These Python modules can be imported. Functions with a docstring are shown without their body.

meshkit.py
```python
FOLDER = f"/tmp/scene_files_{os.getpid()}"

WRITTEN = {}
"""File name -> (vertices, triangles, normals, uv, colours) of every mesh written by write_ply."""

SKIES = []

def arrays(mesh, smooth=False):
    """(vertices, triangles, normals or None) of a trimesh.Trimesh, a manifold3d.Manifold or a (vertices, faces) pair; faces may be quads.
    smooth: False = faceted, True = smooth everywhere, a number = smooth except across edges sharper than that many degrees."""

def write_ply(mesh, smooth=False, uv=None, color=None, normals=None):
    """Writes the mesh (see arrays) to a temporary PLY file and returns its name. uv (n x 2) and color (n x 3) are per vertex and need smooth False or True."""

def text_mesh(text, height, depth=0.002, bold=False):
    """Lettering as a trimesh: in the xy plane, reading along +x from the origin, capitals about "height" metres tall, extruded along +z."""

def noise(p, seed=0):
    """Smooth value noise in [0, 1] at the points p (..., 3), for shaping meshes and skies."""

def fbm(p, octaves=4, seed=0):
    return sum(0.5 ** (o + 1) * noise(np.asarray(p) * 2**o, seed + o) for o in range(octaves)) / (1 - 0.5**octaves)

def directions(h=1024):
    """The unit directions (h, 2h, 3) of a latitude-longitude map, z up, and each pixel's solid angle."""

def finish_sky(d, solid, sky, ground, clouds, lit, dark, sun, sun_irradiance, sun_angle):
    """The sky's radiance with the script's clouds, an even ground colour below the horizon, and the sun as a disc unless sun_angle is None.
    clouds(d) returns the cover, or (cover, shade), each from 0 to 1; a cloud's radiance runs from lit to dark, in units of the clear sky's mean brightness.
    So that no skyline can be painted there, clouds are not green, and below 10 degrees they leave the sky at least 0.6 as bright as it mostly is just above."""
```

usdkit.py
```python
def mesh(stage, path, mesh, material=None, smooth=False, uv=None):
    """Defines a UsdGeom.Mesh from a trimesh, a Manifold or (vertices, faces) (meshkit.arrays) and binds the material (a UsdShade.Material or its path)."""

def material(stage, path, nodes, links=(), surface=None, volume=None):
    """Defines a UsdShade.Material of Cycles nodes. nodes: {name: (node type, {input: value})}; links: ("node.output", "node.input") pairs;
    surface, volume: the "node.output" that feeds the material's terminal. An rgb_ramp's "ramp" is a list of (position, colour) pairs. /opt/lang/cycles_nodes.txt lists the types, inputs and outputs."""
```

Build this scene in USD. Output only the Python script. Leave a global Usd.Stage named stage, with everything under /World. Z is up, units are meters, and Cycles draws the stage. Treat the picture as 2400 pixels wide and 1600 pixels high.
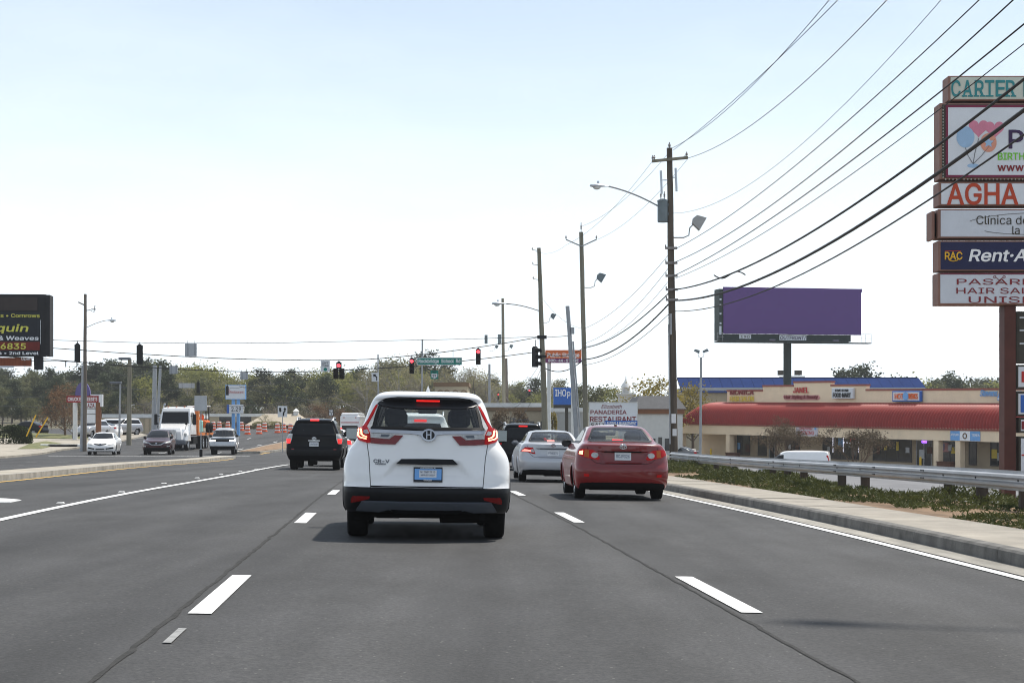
import math, random
import numpy as np, trimesh, usdkit, meshkit
from pxr import Usd, UsdGeom, UsdLux, UsdShade, Gf, Sdf
from shapely.geometry import Polygon, LineString, Point, box as sbox
from shapely.ops import unary_union
from scipy.interpolate import PchipInterpolator as PCH

stage = Usd.Stage.CreateInMemory()
UsdGeom.SetStageUpAxis(stage, 'Z')
UsdGeom.SetStageMetersPerUnit(stage, 1.0)
UsdGeom.Xform.Define(stage, '/World')
UsdGeom.Scope.Define(stage, '/World/Looks')
rng = np.random.default_rng(7)
random.seed(7)

# ------------------------------------------------------------------ camera, sky, sun
ZC = 1.24                      # camera height above the lane it drives in
F, CX, HY = 4300.0, 1200.0, 1003.0
cam = UsdGeom.Camera.Define(stage, '/World/camera')
cam.CreateHorizontalApertureAttr(36.0)
cam.CreateVerticalApertureAttr(24.0)
cam.CreateFocalLengthAttr(36.0 * F / 2400)
cam.CreateVerticalApertureOffsetAttr(36.0 * (HY - 800) / 2400)
cam.CreateFStopAttr(0.0)
cam.CreateClippingRangeAttr(Gf.Vec2f(0.1, 5000))
cam.CreateExposureAttr(0.52)
_x = UsdGeom.Xformable(cam)
_x.AddTranslateOp().Set(Gf.Vec3d(0, 0, ZC))
_x.AddRotateXYZOp().Set(Gf.Vec3f(90, 0, 0))

SUN_EL, SUN_AZ = math.radians(60), math.radians(40)
SUN = np.array([math.sin(SUN_AZ) * math.cos(SUN_EL), math.cos(SUN_AZ) * math.cos(SUN_EL), math.sin(SUN_EL)])
usdkit.material(stage, '/World/Looks/sky_look', {
    'tc': ('texture_coordinate', {}),
    'sky': ('sky_texture', {'sky_type': 'single_scattering', 'sun_disc': False, 'sun_elevation': SUN_EL, 'sun_rotation': SUN_AZ,
                            'air_density': 1.0, 'aerosol_density': 0.7, 'ozone_density': 1.0, 'altitude': 300.0}),
    'sep': ('separate_xyz', {}),
    'veil': ('rgb_ramp', {'ramp': [(0.0, (.93, .93, .93)), (0.06, (.88, .88, .88)), (0.13, (.58, .58, .58)), (0.22, (.37, .37, .37)), (0.5, (.30, .30, .30)), (1.0, (.25, .25, .25))]}),
    'map': ('mapping', {'scale': (1.6, 1.6, 7.0)}),
    'n': ('noise_texture', {'scale': 1.7, 'detail': 6.0, 'roughness': 0.55}),
    'cl': ('map_range', {'from_min': 0.40, 'from_max': 0.72, 'to_min': 0.0, 'to_max': 0.18, 'clamp': True}),
    'sum': ('math', {'math_type': 'add', 'use_clamp': True}),
    'mx': ('mix', {'mix_type': 'mix', 'color2': (9.7, 10.6, 11.3)}),
    'bg': ('background_shader', {'strength': 0.085}),
}, [('tc.generated', 'sep.vector'), ('sep.z', 'veil.fac'), ('tc.generated', 'map.vector'), ('map.vector', 'n.vector'), ('n.fac', 'cl.value'),
    ('veil.color', 'sum.value1'), ('cl.result', 'sum.value2'), ('sum.value', 'mx.fac'), ('sky.color', 'mx.color1'), ('mx.color', 'bg.color')], surface='bg.background')
dome = UsdLux.DomeLight.Define(stage, '/World/sky')
UsdShade.MaterialBindingAPI.Apply(dome.GetPrim()).Bind(UsdShade.Material.Get(stage, '/World/Looks/sky_look'))
sun = UsdLux.DistantLight.Define(stage, '/World/sun')
sun.CreateIntensityAttr(1.1)
sun.CreateNormalizeAttr(True)
sun.CreateAngleAttr(2.0)
sun.CreateColorAttr(Gf.Vec3f(1.0, 0.95, 0.87))
_z = SUN; _xx = np.cross([0, 0, 1.0], _z); _xx /= np.linalg.norm(_xx); _yy = np.cross(_z, _xx)
UsdGeom.Xformable(sun).AddTransformOp().Set(Gf.Matrix4d(*_xx, 0, *_yy, 0, *_z, 0, 0, 0, 0, 1))

# ------------------------------------------------------------------ scene graph helpers
_used = {}
def numbered(path):
    n = _used.get(path, -1) + 1
    _used[path] = n
    return path if n == 0 else f'{path}_{n:03d}'

def tag(prim, label=None, cat=None, group=None, kind=None):
    for k, v in (('label', label), ('category', cat), ('group', group), ('kind', kind)):
        if v: prim.SetCustomDataByKey(k, v)
    return prim

def thing(name, label, cat, loc=(0, 0, 0), rz=0.0, tilt=0.0, group=None, kind=None, scale=None, pitch=0.0):
    x = UsdGeom.Xform.Define(stage, numbered('/World/' + name))
    x.AddTranslateOp().Set(Gf.Vec3d(*map(float, loc)))
    if rz: x.AddRotateZOp().Set(math.degrees(rz))
    if tilt: x.AddRotateYOp().Set(math.degrees(tilt))
    if pitch: x.AddRotateXOp().Set(math.degrees(pitch))
    if scale: x.AddScaleOp().Set(Gf.Vec3f(*scale))
    return tag(x.GetPrim(), label, cat, group, kind)

def part(parent, name, mesh, mat, label=None, smooth=35, kind=None):
    if isinstance(mesh, (list, tuple)) and len(mesh) and isinstance(mesh[0], trimesh.Trimesh): mesh = cat_(mesh)
    path = numbered(str(parent.GetPath()) + '/' + name)
    p = usdkit.mesh(stage, path, mesh, '/World/Looks/' + mat, smooth=smooth).GetPrim()
    return tag(p, label, None, None, kind)

def top(name, mesh, mat, label=None, cat=None, group=None, kind=None, smooth=35):
    if isinstance(mesh, (list, tuple)) and isinstance(mesh[0], trimesh.Trimesh): mesh = cat_(mesh)
    p = usdkit.mesh(stage, numbered('/World/' + name), mesh, '/World/Looks/' + mat, smooth=smooth).GetPrim()
    return tag(p, label, cat, group, kind)

def dup(src, label, loc, rz=0.0, scale=None, group=None, tilt=0.0):
    cd = src.GetCustomData()
    base = src.GetName()
    while base[-1].isdigit() or base[-1] == '_': base = base[:-1]
    t = thing(base, label, cd['category'], loc, rz, tilt, group or cd.get('group'), None, scale)
    t.GetReferences().AddInternalReference(src.GetPath())
    t.SetInstanceable(True)
    return t

_protos = {}
def proto_class(name):
    c = stage.CreateClassPrim('/World/Looks/' + name) if False else stage.CreateClassPrim('/' + name)
    return c

# ------------------------------------------------------------------ materials
_done = set()
def mat(name, color, rough=0.6, metal=0.0, spec=0.3, var=0.10, scale=3.0, bump=0.0, bscale=40.0, coat=0.0, emit=None, es=0.0, color2=None, stretch=None, detail=5.0, coords='object', flake=None):
    if name in _done: return name
    _done.add(name)
    c = np.asarray(color, float)
    a, b = np.clip(c * (1 - var), 0, 1), (np.clip(c * (1 + var), 0, 1) if color2 is None else np.asarray(color2, float))
    src = ('g', 'geometry', 'g.position') if coords == 'world' else ('t', 'texture_coordinate', 't.object')
    nodes = {src[0]: (src[1], {}), 'mp': ('mapping', {'scale': stretch or (1, 1, 1)}), 'n': ('noise_texture', {'scale': scale, 'detail': detail, 'roughness': 0.6}),
             'r': ('rgb_ramp', {'ramp': [(0.3, tuple(a)), (0.7, tuple(b))]}),
             'p': ('principled_bsdf', {'roughness': rough, 'metallic': metal, 'specular_ior_level': spec, 'coat_weight': coat, 'coat_roughness': 0.04})}
    links = [(src[2], 'mp.vector'), ('mp.vector', 'n.vector'), ('n.fac', 'r.fac'), ('r.color', 'p.base_color')]
    if emit is not None:
        nodes['p'][1]['emission_color'] = emit; nodes['p'][1]['emission_strength'] = es
    if bump:
        nodes['bn'] = ('noise_texture', {'scale': bscale, 'detail': 4.0}); nodes['b'] = ('bump', {'strength': bump, 'distance': 0.02})
        links += [('mp.vector', 'bn.vector'), ('bn.fac', 'b.height'), ('b.normal', 'p.normal')]
    usdkit.material(stage, '/World/Looks/' + name, nodes, links, surface='p.BSDF')
    return name

def glass(name, tint, rough=0.02, ior=1.5):
    usdkit.material(stage, '/World/Looks/' + name, {
        't': ('transparent_bsdf', {'color': tint}), 'g': ('glossy_bsdf', {'color': (1, 1, 1), 'roughness': rough}),
        'f': ('layer_weight', {'blend': .5}), 'pw': ('math', {'math_type': 'power', 'value2': 4.0}), 'ml': ('math', {'math_type': 'multiply_add', 'value2': .6, 'value3': .045}), 'm': ('mix_closure', {})},
        [('f.facing', 'pw.value1'), ('pw.value', 'ml.value1'), ('ml.value', 'm.fac'), ('t.BSDF', 'm.closure1'), ('g.BSDF', 'm.closure2')], surface='m.closure')
    return name

def leaf_mat(name, c1, c2, trans=0.35, scale=0.9):
    usdkit.material(stage, '/World/Looks/' + name, {
        't': ('texture_coordinate', {}), 'n': ('noise_texture', {'scale': scale, 'detail': 3.0}), 'g': ('geometry', {}),
        'oi': ('object_info', {}), 'hv': ('math', {'math_type': 'multiply_add', 'value2': 0.5, 'value3': 0.75}),
        'ad': ('math', {'math_type': 'multiply_add', 'value2': 0.45}),
        'r': ('rgb_ramp', {'ramp': [(0.3, c1), (0.85, c2)]}), 'h': ('hsv', {}),
        'd': ('principled_bsdf', {'roughness': 0.7, 'specular_ior_level': 0.2}), 'tr': ('translucent_bsdf', {}), 'm': ('mix_closure', {'fac': trans})},
        [('t.object', 'n.vector'), ('g.random_per_island', 'ad.value1'), ('n.fac', 'ad.value3'), ('ad.value', 'r.fac'), ('r.color', 'h.color'), ('oi.random', 'hv.value1'), ('hv.value', 'h.value'),
         ('h.color', 'd.base_color'), ('h.color', 'tr.color'), ('d.BSDF', 'm.closure1'), ('tr.BSDF', 'm.closure2')], surface='m.closure')
    return name

# ------------------------------------------------------------------ mesh helpers
def cat_(ms): return trimesh.util.concatenate([m for m in ms if m is not None and len(m.faces)])
def bx(x0, x1, y0, y1, z0, z1):
    m = trimesh.creation.box([x1 - x0, y1 - y0, z1 - z0]); m.apply_translation([(x0 + x1) / 2, (y0 + y1) / 2, (z0 + z1) / 2]); return m
def rbox(x0, x1, y0, y1, z0, z1, r=0.02):
    """a box with chamfered edges"""
    import manifold3d as m3
    c = trimesh.creation.box([1, 1, 1]).vertices
    pts = []
    h = np.array([x1 - x0, y1 - y0, z1 - z0]) / 2; ctr = np.array([x0 + x1, y0 + y1, z0 + z1]) / 2
    r = min(r, *(h * .9))
    for s in np.ndindex(2, 2, 2):
        sg = np.array(s) * 2 - 1
        for k in range(3):
            d = h - r; d = d.copy(); d[k] = h[k]
            pts.append(ctr + sg * d)
    return trimesh.convex.convex_hull(np.array(pts))
def tube(pts, r, sides=8, caps=True):
    p = np.asarray(pts, float); r = np.broadcast_to(r, (len(p),))
    t = np.gradient(p, axis=0) if len(p) > 2 else np.repeat((p[1:] - p[:1]), 2, 0)
    t = t / (np.linalg.norm(t, axis=1, keepdims=True) + 1e-12)
    up = np.array([0, 0, 1.0]) if abs(t[:, 2]).mean() < .8 else np.array([1.0, 0, 0])
    a = np.cross(t, up); a /= np.linalg.norm(a, axis=1, keepdims=True) + 1e-12
    b = np.cross(t, a); ang = np.arange(sides) * 2 * np.pi / sides
    v = (p[:, None] + r[:, None, None] * (np.cos(ang)[None, :, None] * a[:, None] + np.sin(ang)[None, :, None] * b[:, None])).reshape(-1, 3)
    f = []
    n = len(p)
    i, j = np.meshgrid(np.arange(n - 1), np.arange(sides), indexing='ij')
    q = np.stack([i * sides + j, i * sides + (j + 1) % sides, (i + 1) * sides + (j + 1) % sides, (i + 1) * sides + j], -1).reshape(-1, 4)
    f = np.vstack([q[:, [0, 2, 1]], q[:, [0, 3, 2]]])
    if caps:
        v = np.vstack([v, p[0], p[-1]]); k = np.arange(sides)
        f = np.vstack([f, np.stack([np.full(sides, len(v) - 2), k, (k + 1) % sides], 1), np.stack([np.full(sides, len(v) - 1), (n - 1) * sides + (k + 1) % sides, (n - 1) * sides + k], 1)])
    return trimesh.Trimesh(v, f, process=False)
def cyl(p0, p1, r, sides=16, r2=None): return tube([p0, p1], [r, r if r2 is None else r2], sides)
def revolve(profile, axis='x', sides=24):
    """profile: (radius, along) pairs revolved about an axis"""
    pr = np.asarray(profile, float); n = len(pr); ang = np.arange(sides) * 2 * np.pi / sides
    v = np.stack([np.broadcast_to(pr[:, 1][:, None], (n, sides)), pr[:, 0][:, None] * np.cos(ang), pr[:, 0][:, None] * np.sin(ang)], -1).reshape(-1, 3)
    if axis == 'z': v = v[:, [1, 2, 0]]
    if axis == 'y': v = v[:, [2, 0, 1]]
    i, j = np.meshgrid(np.arange(n - 1), np.arange(sides), indexing='ij')
    q = np.stack([i * sides + j, i * sides + (j + 1) % sides, (i + 1) * sides + (j + 1) % sides, (i + 1) * sides + j], -1).reshape(-1, 4)
    return trimesh.Trimesh(v, np.vstack([q[:, [0, 1, 2]], q[:, [0, 2, 3]]]), process=False)
def ext(poly, d, y=0.0):
    """polygon in (x, z) made a slab: front face at y, thickness d going to +y"""
    if not isinstance(poly, Polygon): poly = Polygon(poly)
    m = trimesh.creation.extrude_polygon(poly.buffer(0), d, engine='earcut')
    v = m.vertices.copy(); m.vertices = np.stack([v[:, 0], y + d - v[:, 2], v[:, 1]], 1)
    return m
_tx = {}
def text(s, h, width=None, x=0.0, z=0.0, y=0.0, bold=True, shear=0.0, depth=0.01, align='c', serif=False):
    """lettering that stands upright and faces -y, its lower edge at z, centred on x; width fixes its length"""
    key = (s, bold)
    if key not in _tx: _tx[key] = meshkit.text_mesh(s, 1.0, 1.0, bold=bold)
    m = _tx[key].copy(); v = m.vertices.copy()
    v[:, 0] -= v[:, 0].min(); w = v[:, 0].max()
    sx = (width / w) if width else h
    xx = v[:, 0] * sx + shear * v[:, 1] * h; zz = v[:, 1] * h
    off = {'c': -(w * sx) / 2, 'l': 0, 'r': -w * sx}[align]
    m.vertices = np.stack([xx + off + x, y - v[:, 2] * depth, zz + z], 1)
    return m
def serif_bars(m, h, t=.10):
    return m

# pixel of the 2400 x 1600 photograph -> world, for a known distance or a known ground
def at(px, py, Y): return np.array([(px - CX) * Y / F, Y, ZC - (py - HY) * Y / F])
def PX(px, Y): return (px - CX) * Y / F
def PZ(py, Y): return ZC - (py - HY) * Y / F

# ------------------------------------------------------------------ terrain
_prof = PCH([-60, 0, 20, 60, 95, 118, 150, 200, 260, 340, 460, 900], [0, 0, -.005, -.27, -.46, -.49, -.15, .75, 1.6, 3.2, 5.5, 6])
def smooth(a, b, x):
    t = np.clip((np.asarray(x, float) - a) / (b - a), 0, 1); return t * t * (3 - 2 * t)
_railx = PCH([-40, 0, 28, 76, 100, 120, 200], [9.8, 8.8, 8.0, 6.6, 8.0, 9.5, 10])
def road_h(X, Y):
    X, Y = np.asarray(X, float), np.asarray(Y, float)
    return _prof(np.clip(Y, -60, 900)) - .016 * np.clip(X + .3, -8, 9) * (1 - smooth(60, 115, Y))
def lot_h(X, Y): return -1.72 - .025 * (np.clip(X, 8, 60) - 16)
def ground_h(X, Y):
    X, Y = np.asarray(X, float), np.asarray(Y, float)
    xr = _railx(np.clip(Y, -40, 200))
    h = road_h(X, Y)
    t = smooth(0.3, 5.0, X - xr) * (1 - smooth(205, 250, Y))
    h = h * (1 - t) + lot_h(X, Y) * t
    far = smooth(230, 420, Y)
    return h + far * 2.5 * (meshkit.noise(np.stack([X / 90, Y / 90, 0 * X], -1), 3) - .4)
def on_ground(px, py, dz=0.0, fn=road_h):
    """where the ray through a photo pixel meets the ground (plus dz)"""
    lo, hi = 6.0, 700.0
    k = (px - CX) / F; m = (py - HY) / F
    Ys = np.concatenate([np.linspace(6, 120, 1200), np.linspace(120, 700, 1200)[1:]])
    g = (ZC - m * Ys) - (fn(k * Ys, Ys) + dz)
    i = np.argmax(g < 0)
    if i == 0: i = len(Ys) - 1
    a, b = Ys[i - 1], Ys[i]; ga, gb = g[i - 1], g[i]
    Y = a + (b - a) * ga / (ga - gb + 1e-12)
    return k * Y, Y
def curve(pixels, dz=0.0): return np.array([on_ground(a, b, dz) for a, b in pixels])
def xcurve(pixels, dz=0.0, ext_=(-5, 140)):
    """a smooth X(Y) through photo pixels of a line that runs along the road"""
    c = curve(pixels, dz); c = c[np.argsort(c[:, 1])]
    A = np.polyfit(c[:, 1], c[:, 0], 2 if len(c) > 2 else 1)
    return lambda Y: np.polyval(A, Y)
# ------------------------------------------------------------------ surfaces
def asphalt_mat(name, c, dark, light, seed):
    usdkit.material(stage, '/World/Looks/' + name, {
        'g': ('geometry', {}),
        'm1': ('mapping', {'scale': (1.1, 0.05, 1), 'rotation': (0, 0, -0.058), 'location': (seed, 0, 0)}), 'n1': ('noise_texture', {'scale': 1.0, 'detail': 3.0}),
        'm2': ('mapping', {'scale': (1, .35, 1)}), 'n2': ('noise_texture', {'scale': 0.9, 'detail': 6.0, 'roughness': .65}),
        'n3': ('noise_texture', {'scale': 34.0, 'detail': 4.0, 'roughness': .85}),
        'v': ('voronoi_texture', {'scale': 9.0}), 'vl': ('math', {'math_type': 'less_than', 'value2': 0.07}),
        'r1': ('rgb_ramp', {'ramp': [(.30, tuple(np.array(c) * dark)), (.5, c), (.70, tuple(np.array(c) * light))]}),
        'r2': ('rgb_ramp', {'ramp': [(.28, (.66, .65, .63)), (.5, (1, 1, 1)), (.74, (1.30, 1.30, 1.33))]}),
        'r3': ('rgb_ramp', {'ramp': [(.30, (.42, .42, .42)), (.5, (1, 1, 1)), (.70, (1.75, 1.72, 1.64))]}),
        'x1': ('mix_color', {'blend_type': 'multiply', 'fac': 1.0}), 'x2': ('mix_color', {'blend_type': 'multiply', 'fac': 1.0}),
        'sx': ('separate_xyz', {}), 'wv': ('math', {'math_type': 'multiply', 'value2': 3.396}), 'sn': ('math', {'math_type': 'sine'}), 'am': ('math', {'math_type': 'multiply_add', 'value2': .055, 'value3': 1.0}), 'x4': ('mix_color', {'blend_type': 'multiply', 'fac': 1.0}), 'm0': ('mapping', {'rotation': (0, 0, .058)}),
        'x3': ('mix_color', {'b': (.27, .26, .24)}), 'vf': ('math', {'math_type': 'multiply', 'value2': .45}),
        'bp': ('bump', {'strength': .55, 'distance': .008}),
        'p': ('principled_bsdf', {'roughness': .8, 'specular_ior_level': .26}),
    }, [('g.position', 'm1.vector'), ('m1.vector', 'n1.vector'), ('g.position', 'm2.vector'), ('m2.vector', 'n2.vector'), ('g.position', 'n3.vector'), ('g.position', 'v.vector'),
        ('n1.fac', 'r1.fac'), ('n2.fac', 'r2.fac'), ('n3.fac', 'r3.fac'), ('r1.color', 'x1.a'), ('r2.color', 'x1.b'), ('g.position', 'm0.vector'), ('m0.vector', 'sx.vector'), ('sx.x', 'wv.value1'), ('wv.value', 'sn.value1'), ('sn.value', 'am.value1'), ('x1.result', 'x4.a'), ('am.value', 'x4.b'), ('x4.result', 'x2.a'), ('r3.color', 'x2.b'),
        ('v.distance', 'vl.value1'), ('vl.value', 'vf.value1'), ('vf.value', 'x3.fac'), ('x2.result', 'x3.a'), ('x3.result', 'p.base_color'), ('n3.fac', 'bp.height'), ('bp.normal', 'p.normal')], surface='p.BSDF')
asphalt_mat('asphalt', (.0365, .0362, .0364), .66, 1.36, 0)
mat('seam', (.024, .0235, .022), rough=.9, var=.5, scale=14, bump=.6, bscale=70, coords='world')
mat('old_asphalt', (.20, .20, .20), rough=.85, var=.18, scale=.5, bump=.2, bscale=60, coords='world')
mat('lot_asphalt', (.13, .13, .135), rough=.85, var=.2, scale=.4, bump=.2, bscale=60, coords='world')
mat('concrete', (.265, .240, .200), rough=.85, var=.22, scale=1.3, detail=9, bump=.25, bscale=55, coords='world')
mat('kerb_concrete', (.27, .255, .225), rough=.88, var=.35, scale=2.2, detail=10, bump=.35, bscale=45, coords='world')
mat('kerb_face', (.13, .125, .115), rough=.9, var=.40, scale=3.0, detail=10, bump=.35, bscale=45, coords='world')
mat('gutter', (.25, .235, .205), rough=.88, var=.35, scale=1.1, detail=9, bump=.2, coords='world', stretch=(2, .5, 1))
mat('median_concrete', (.29, .262, .215), rough=.88, var=.28, scale=1.0, detail=9, bump=.3, coords='world')
mat('white_paint', (.66, .66, .645), rough=.55, var=.30, scale=14, detail=10, coords='world', color2=(.84, .84, .82))
mat('worn_paint', (.22, .22, .215), rough=.7, var=.35, scale=9, detail=8, coords='world')
mat('yellow_paint', (.55, .34, .08), rough=.6, var=.15, scale=5, coords='world')
mat('dirt', (.19, .125, .075), rough=.95, var=.35, scale=2.0, detail=9, bump=.5, bscale=20, coords='world')
mat('grass_ground', (.075, .105, .030), rough=.95, var=.35, scale=.8, detail=9, bump=.5, bscale=20, coords='world', color2=(.20, .185, .085))
mat('far_ground', (.11, .10, .065), rough=.95, var=.4, scale=.12, detail=10, coords='world')

def grid_sheet(xs, ys, fn, dz):
    X, Y = np.meshgrid(xs, ys); Z = fn(X, Y) + dz
    v = np.stack([X, Y, Z], -1).reshape(-1, 3); n, m = len(ys), len(xs)
    i, j = np.meshgrid(np.arange(n - 1), np.arange(m - 1), indexing='ij'); a = i * m + j
    q = np.stack([a, a + 1, a + m + 1, a + m], -1).reshape(-1, 4)
    return trimesh.Trimesh(v, np.vstack([q[:, [0, 1, 2]], q[:, [0, 2, 3]]]), process=False)
def strip(xl, xr, ys, dz, fn=road_h, n=2, jitter=0):
    """a sheet between two lines X(Y) that follows the ground"""
    ys = np.asarray(ys, float)
    a, b = np.array([float(xl(y)) for y in ys]), np.array([float(xr(y)) for y in ys])
    t = np.linspace(0, 1, n)
    X = a[:, None] * (1 - t) + b[:, None] * t; Y = np.repeat(ys[:, None], n, 1)
    if jitter: X = X + jitter * (meshkit.fbm(np.stack([Y * 5, X * 3, X * 0], -1), 3) - .5)
    Z = fn(X, Y) + (dz if np.ndim(dz) == 0 else np.asarray(dz)[None, :])
    v = np.stack([X, Y, Z], -1).reshape(-1, 3); m = n
    i, j = np.meshgrid(np.arange(len(ys) - 1), np.arange(m - 1), indexing='ij'); q0 = i * m + j
    q = np.stack([q0, q0 + 1, q0 + m + 1, q0 + m], -1).reshape(-1, 4)
    return trimesh.Trimesh(v, np.vstack([q[:, [0, 1, 2]], q[:, [0, 2, 3]]]), process=False)
def slab(xl, xr, y0, y1, z0, z1, fn=road_h, step=1.5):
    """a raised piece between two lines, with its sides"""
    ys = np.linspace(y0, y1, max(2, int((y1 - y0) / step) + 1))
    n = len(ys); rows = []
    for y in ys:
        a, b = float(xl(y)), float(xr(y)); ga, gb = float(fn(a, y)), float(fn(b, y))
        rows += [[a, y, ga + z0], [a, y, ga + z1], [b, y, gb + z1], [b, y, gb + z0]]
    f = []
    for i in range(n - 1):
        k = 4 * i
        for a, b in ((0, 1), (1, 2), (2, 3)):
            f += [[k + a, k + 4 + a, k + 4 + b], [k + a, k + 4 + b, k + b]]
    f += [[0, 1, 2], [0, 2, 3], [4 * n - 4, 4 * n - 2, 4 * n - 3], [4 * n - 4, 4 * n - 1, 4 * n - 2]]
    return trimesh.Trimesh(np.array(rows), np.array(f), process=False)
def poly_slab(pts, h, fn=road_h, base=.004, size=1.5, bevel=0.0):
    """a flat raised island from an outline on the ground"""
    P = Polygon(pts).buffer(0)
    v2, f2 = trimesh.creation.triangulate_polygon(P, engine='earcut')
    v, f = trimesh.remesh.subdivide_to_size(np.column_stack([v2, np.zeros(len(v2))]), f2, size)
    tm = trimesh.Trimesh(v, f, process=True); v, f = tm.vertices, tm.faces
    n = trimesh.triangles.normals(v[f])[0]; f = np.where(n[:, 2:3] < 0, f[:, ::-1], f)
    topv = v.copy(); topv[:, 2] = fn(v[:, 0], v[:, 1]) + h
    e = np.sort(np.vstack([f[:, [0, 1]], f[:, [1, 2]], f[:, [2, 0]]]), 1); u, c = np.unique(e, axis=0, return_counts=True); bnd = u[c == 1]
    botv = v.copy(); botv[:, 2] = fn(v[:, 0], v[:, 1]) - .1; N = len(v)
    side = np.vstack([np.column_stack([bnd[:, 0], bnd[:, 1], bnd[:, 1] + N]), np.column_stack([bnd[:, 0], bnd[:, 1] + N, bnd[:, 0] + N])])
    return trimesh.Trimesh(np.vstack([topv, botv]), np.vstack([f, side]), process=False)

# lines that run along the road
L_LEFT = PCH([-20, 12, 23.4, 34.7, 60, 100], [-.1, -2.04, -2.7, -3.42, -4.95, -7.2])
L_RIGHT = PCH([-20, 12.8, 25.1, 36.4, 60, 100], [3.65, 1.64, .88, .18, -1.2, -3.4])
L_EDGE = PCH([-20, 16, 22.3, 38.1, 60, 80], [6.4, 4.46, 4.13, 3.27, 2.3, 1.5])
L_WHITE = PCH([-20, 5, 23.1, 32.75, 44, 73.6, 90], [-3.6, -5.35, -6.42, -6.97, -7.52, -9.15, -9.95])
L_YELLOW = PCH([-20, 43, 55, 64, 88, 104], [-9.3, -12.0, -13.0, -13.6, -14.75, -15.6])
K_FACE = lambda y: L_EDGE(y) + .12 + .34
K_BACK = lambda y: K_FACE(y) + .17
SW_BACK = PCH([-20, 15, 22, 30, 42, 52, 80], [8.6, 6.45, 6.08, 5.55, 5.15, 4.75, 3.9])

ys_far = np.concatenate([np.linspace(-40, 240, 141), np.linspace(250, 900, 66)])
xs_far = np.unique(np.concatenate([np.linspace(-420, -60, 37), np.linspace(-60, 60, 121), np.linspace(60, 420, 37)]))
top('ground', grid_sheet(xs_far, ys_far, ground_h, -.09), 'far_ground', kind='structure')
YS = np.concatenate([np.linspace(-20, 60, 161), np.linspace(60.5, 79.5, 39)])
edge_or_wide = lambda y: L_EDGE(y) + .12
road = thing('road', None, None, kind='structure')
part(road, 'carriageway', strip(lambda y: -58, edge_or_wide, YS, 0.0, n=56), 'asphalt')
YI = np.linspace(79.5, 230, 140)
part(road, 'crossing', strip(lambda y: -58, lambda y: L_EDGE(79.5) + .12 + (10 * smooth(79.5, 84, y) * (1 - smooth(108, 114, y))) - max(0, y - 79.5) * .035, YI, 0.0, n=60), 'asphalt')
# tarred seams beside the lane lines and in the turn lane
for ln, dx, w in ((L_LEFT, -.15, .03), (L_RIGHT, -.13, .025)):
    part(road, 'seam', strip(lambda y: ln(y) + dx - w * (.5 + .5 * meshkit.noise(np.array([y * 3, 1, 0]))), lambda y: ln(y) + dx + w * (.1 + .6 * meshkit.noise(np.array([y * 4, 5, 0]))), np.arange(8, 75, .12), .004, n=3, jitter=.035), 'seam')

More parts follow.
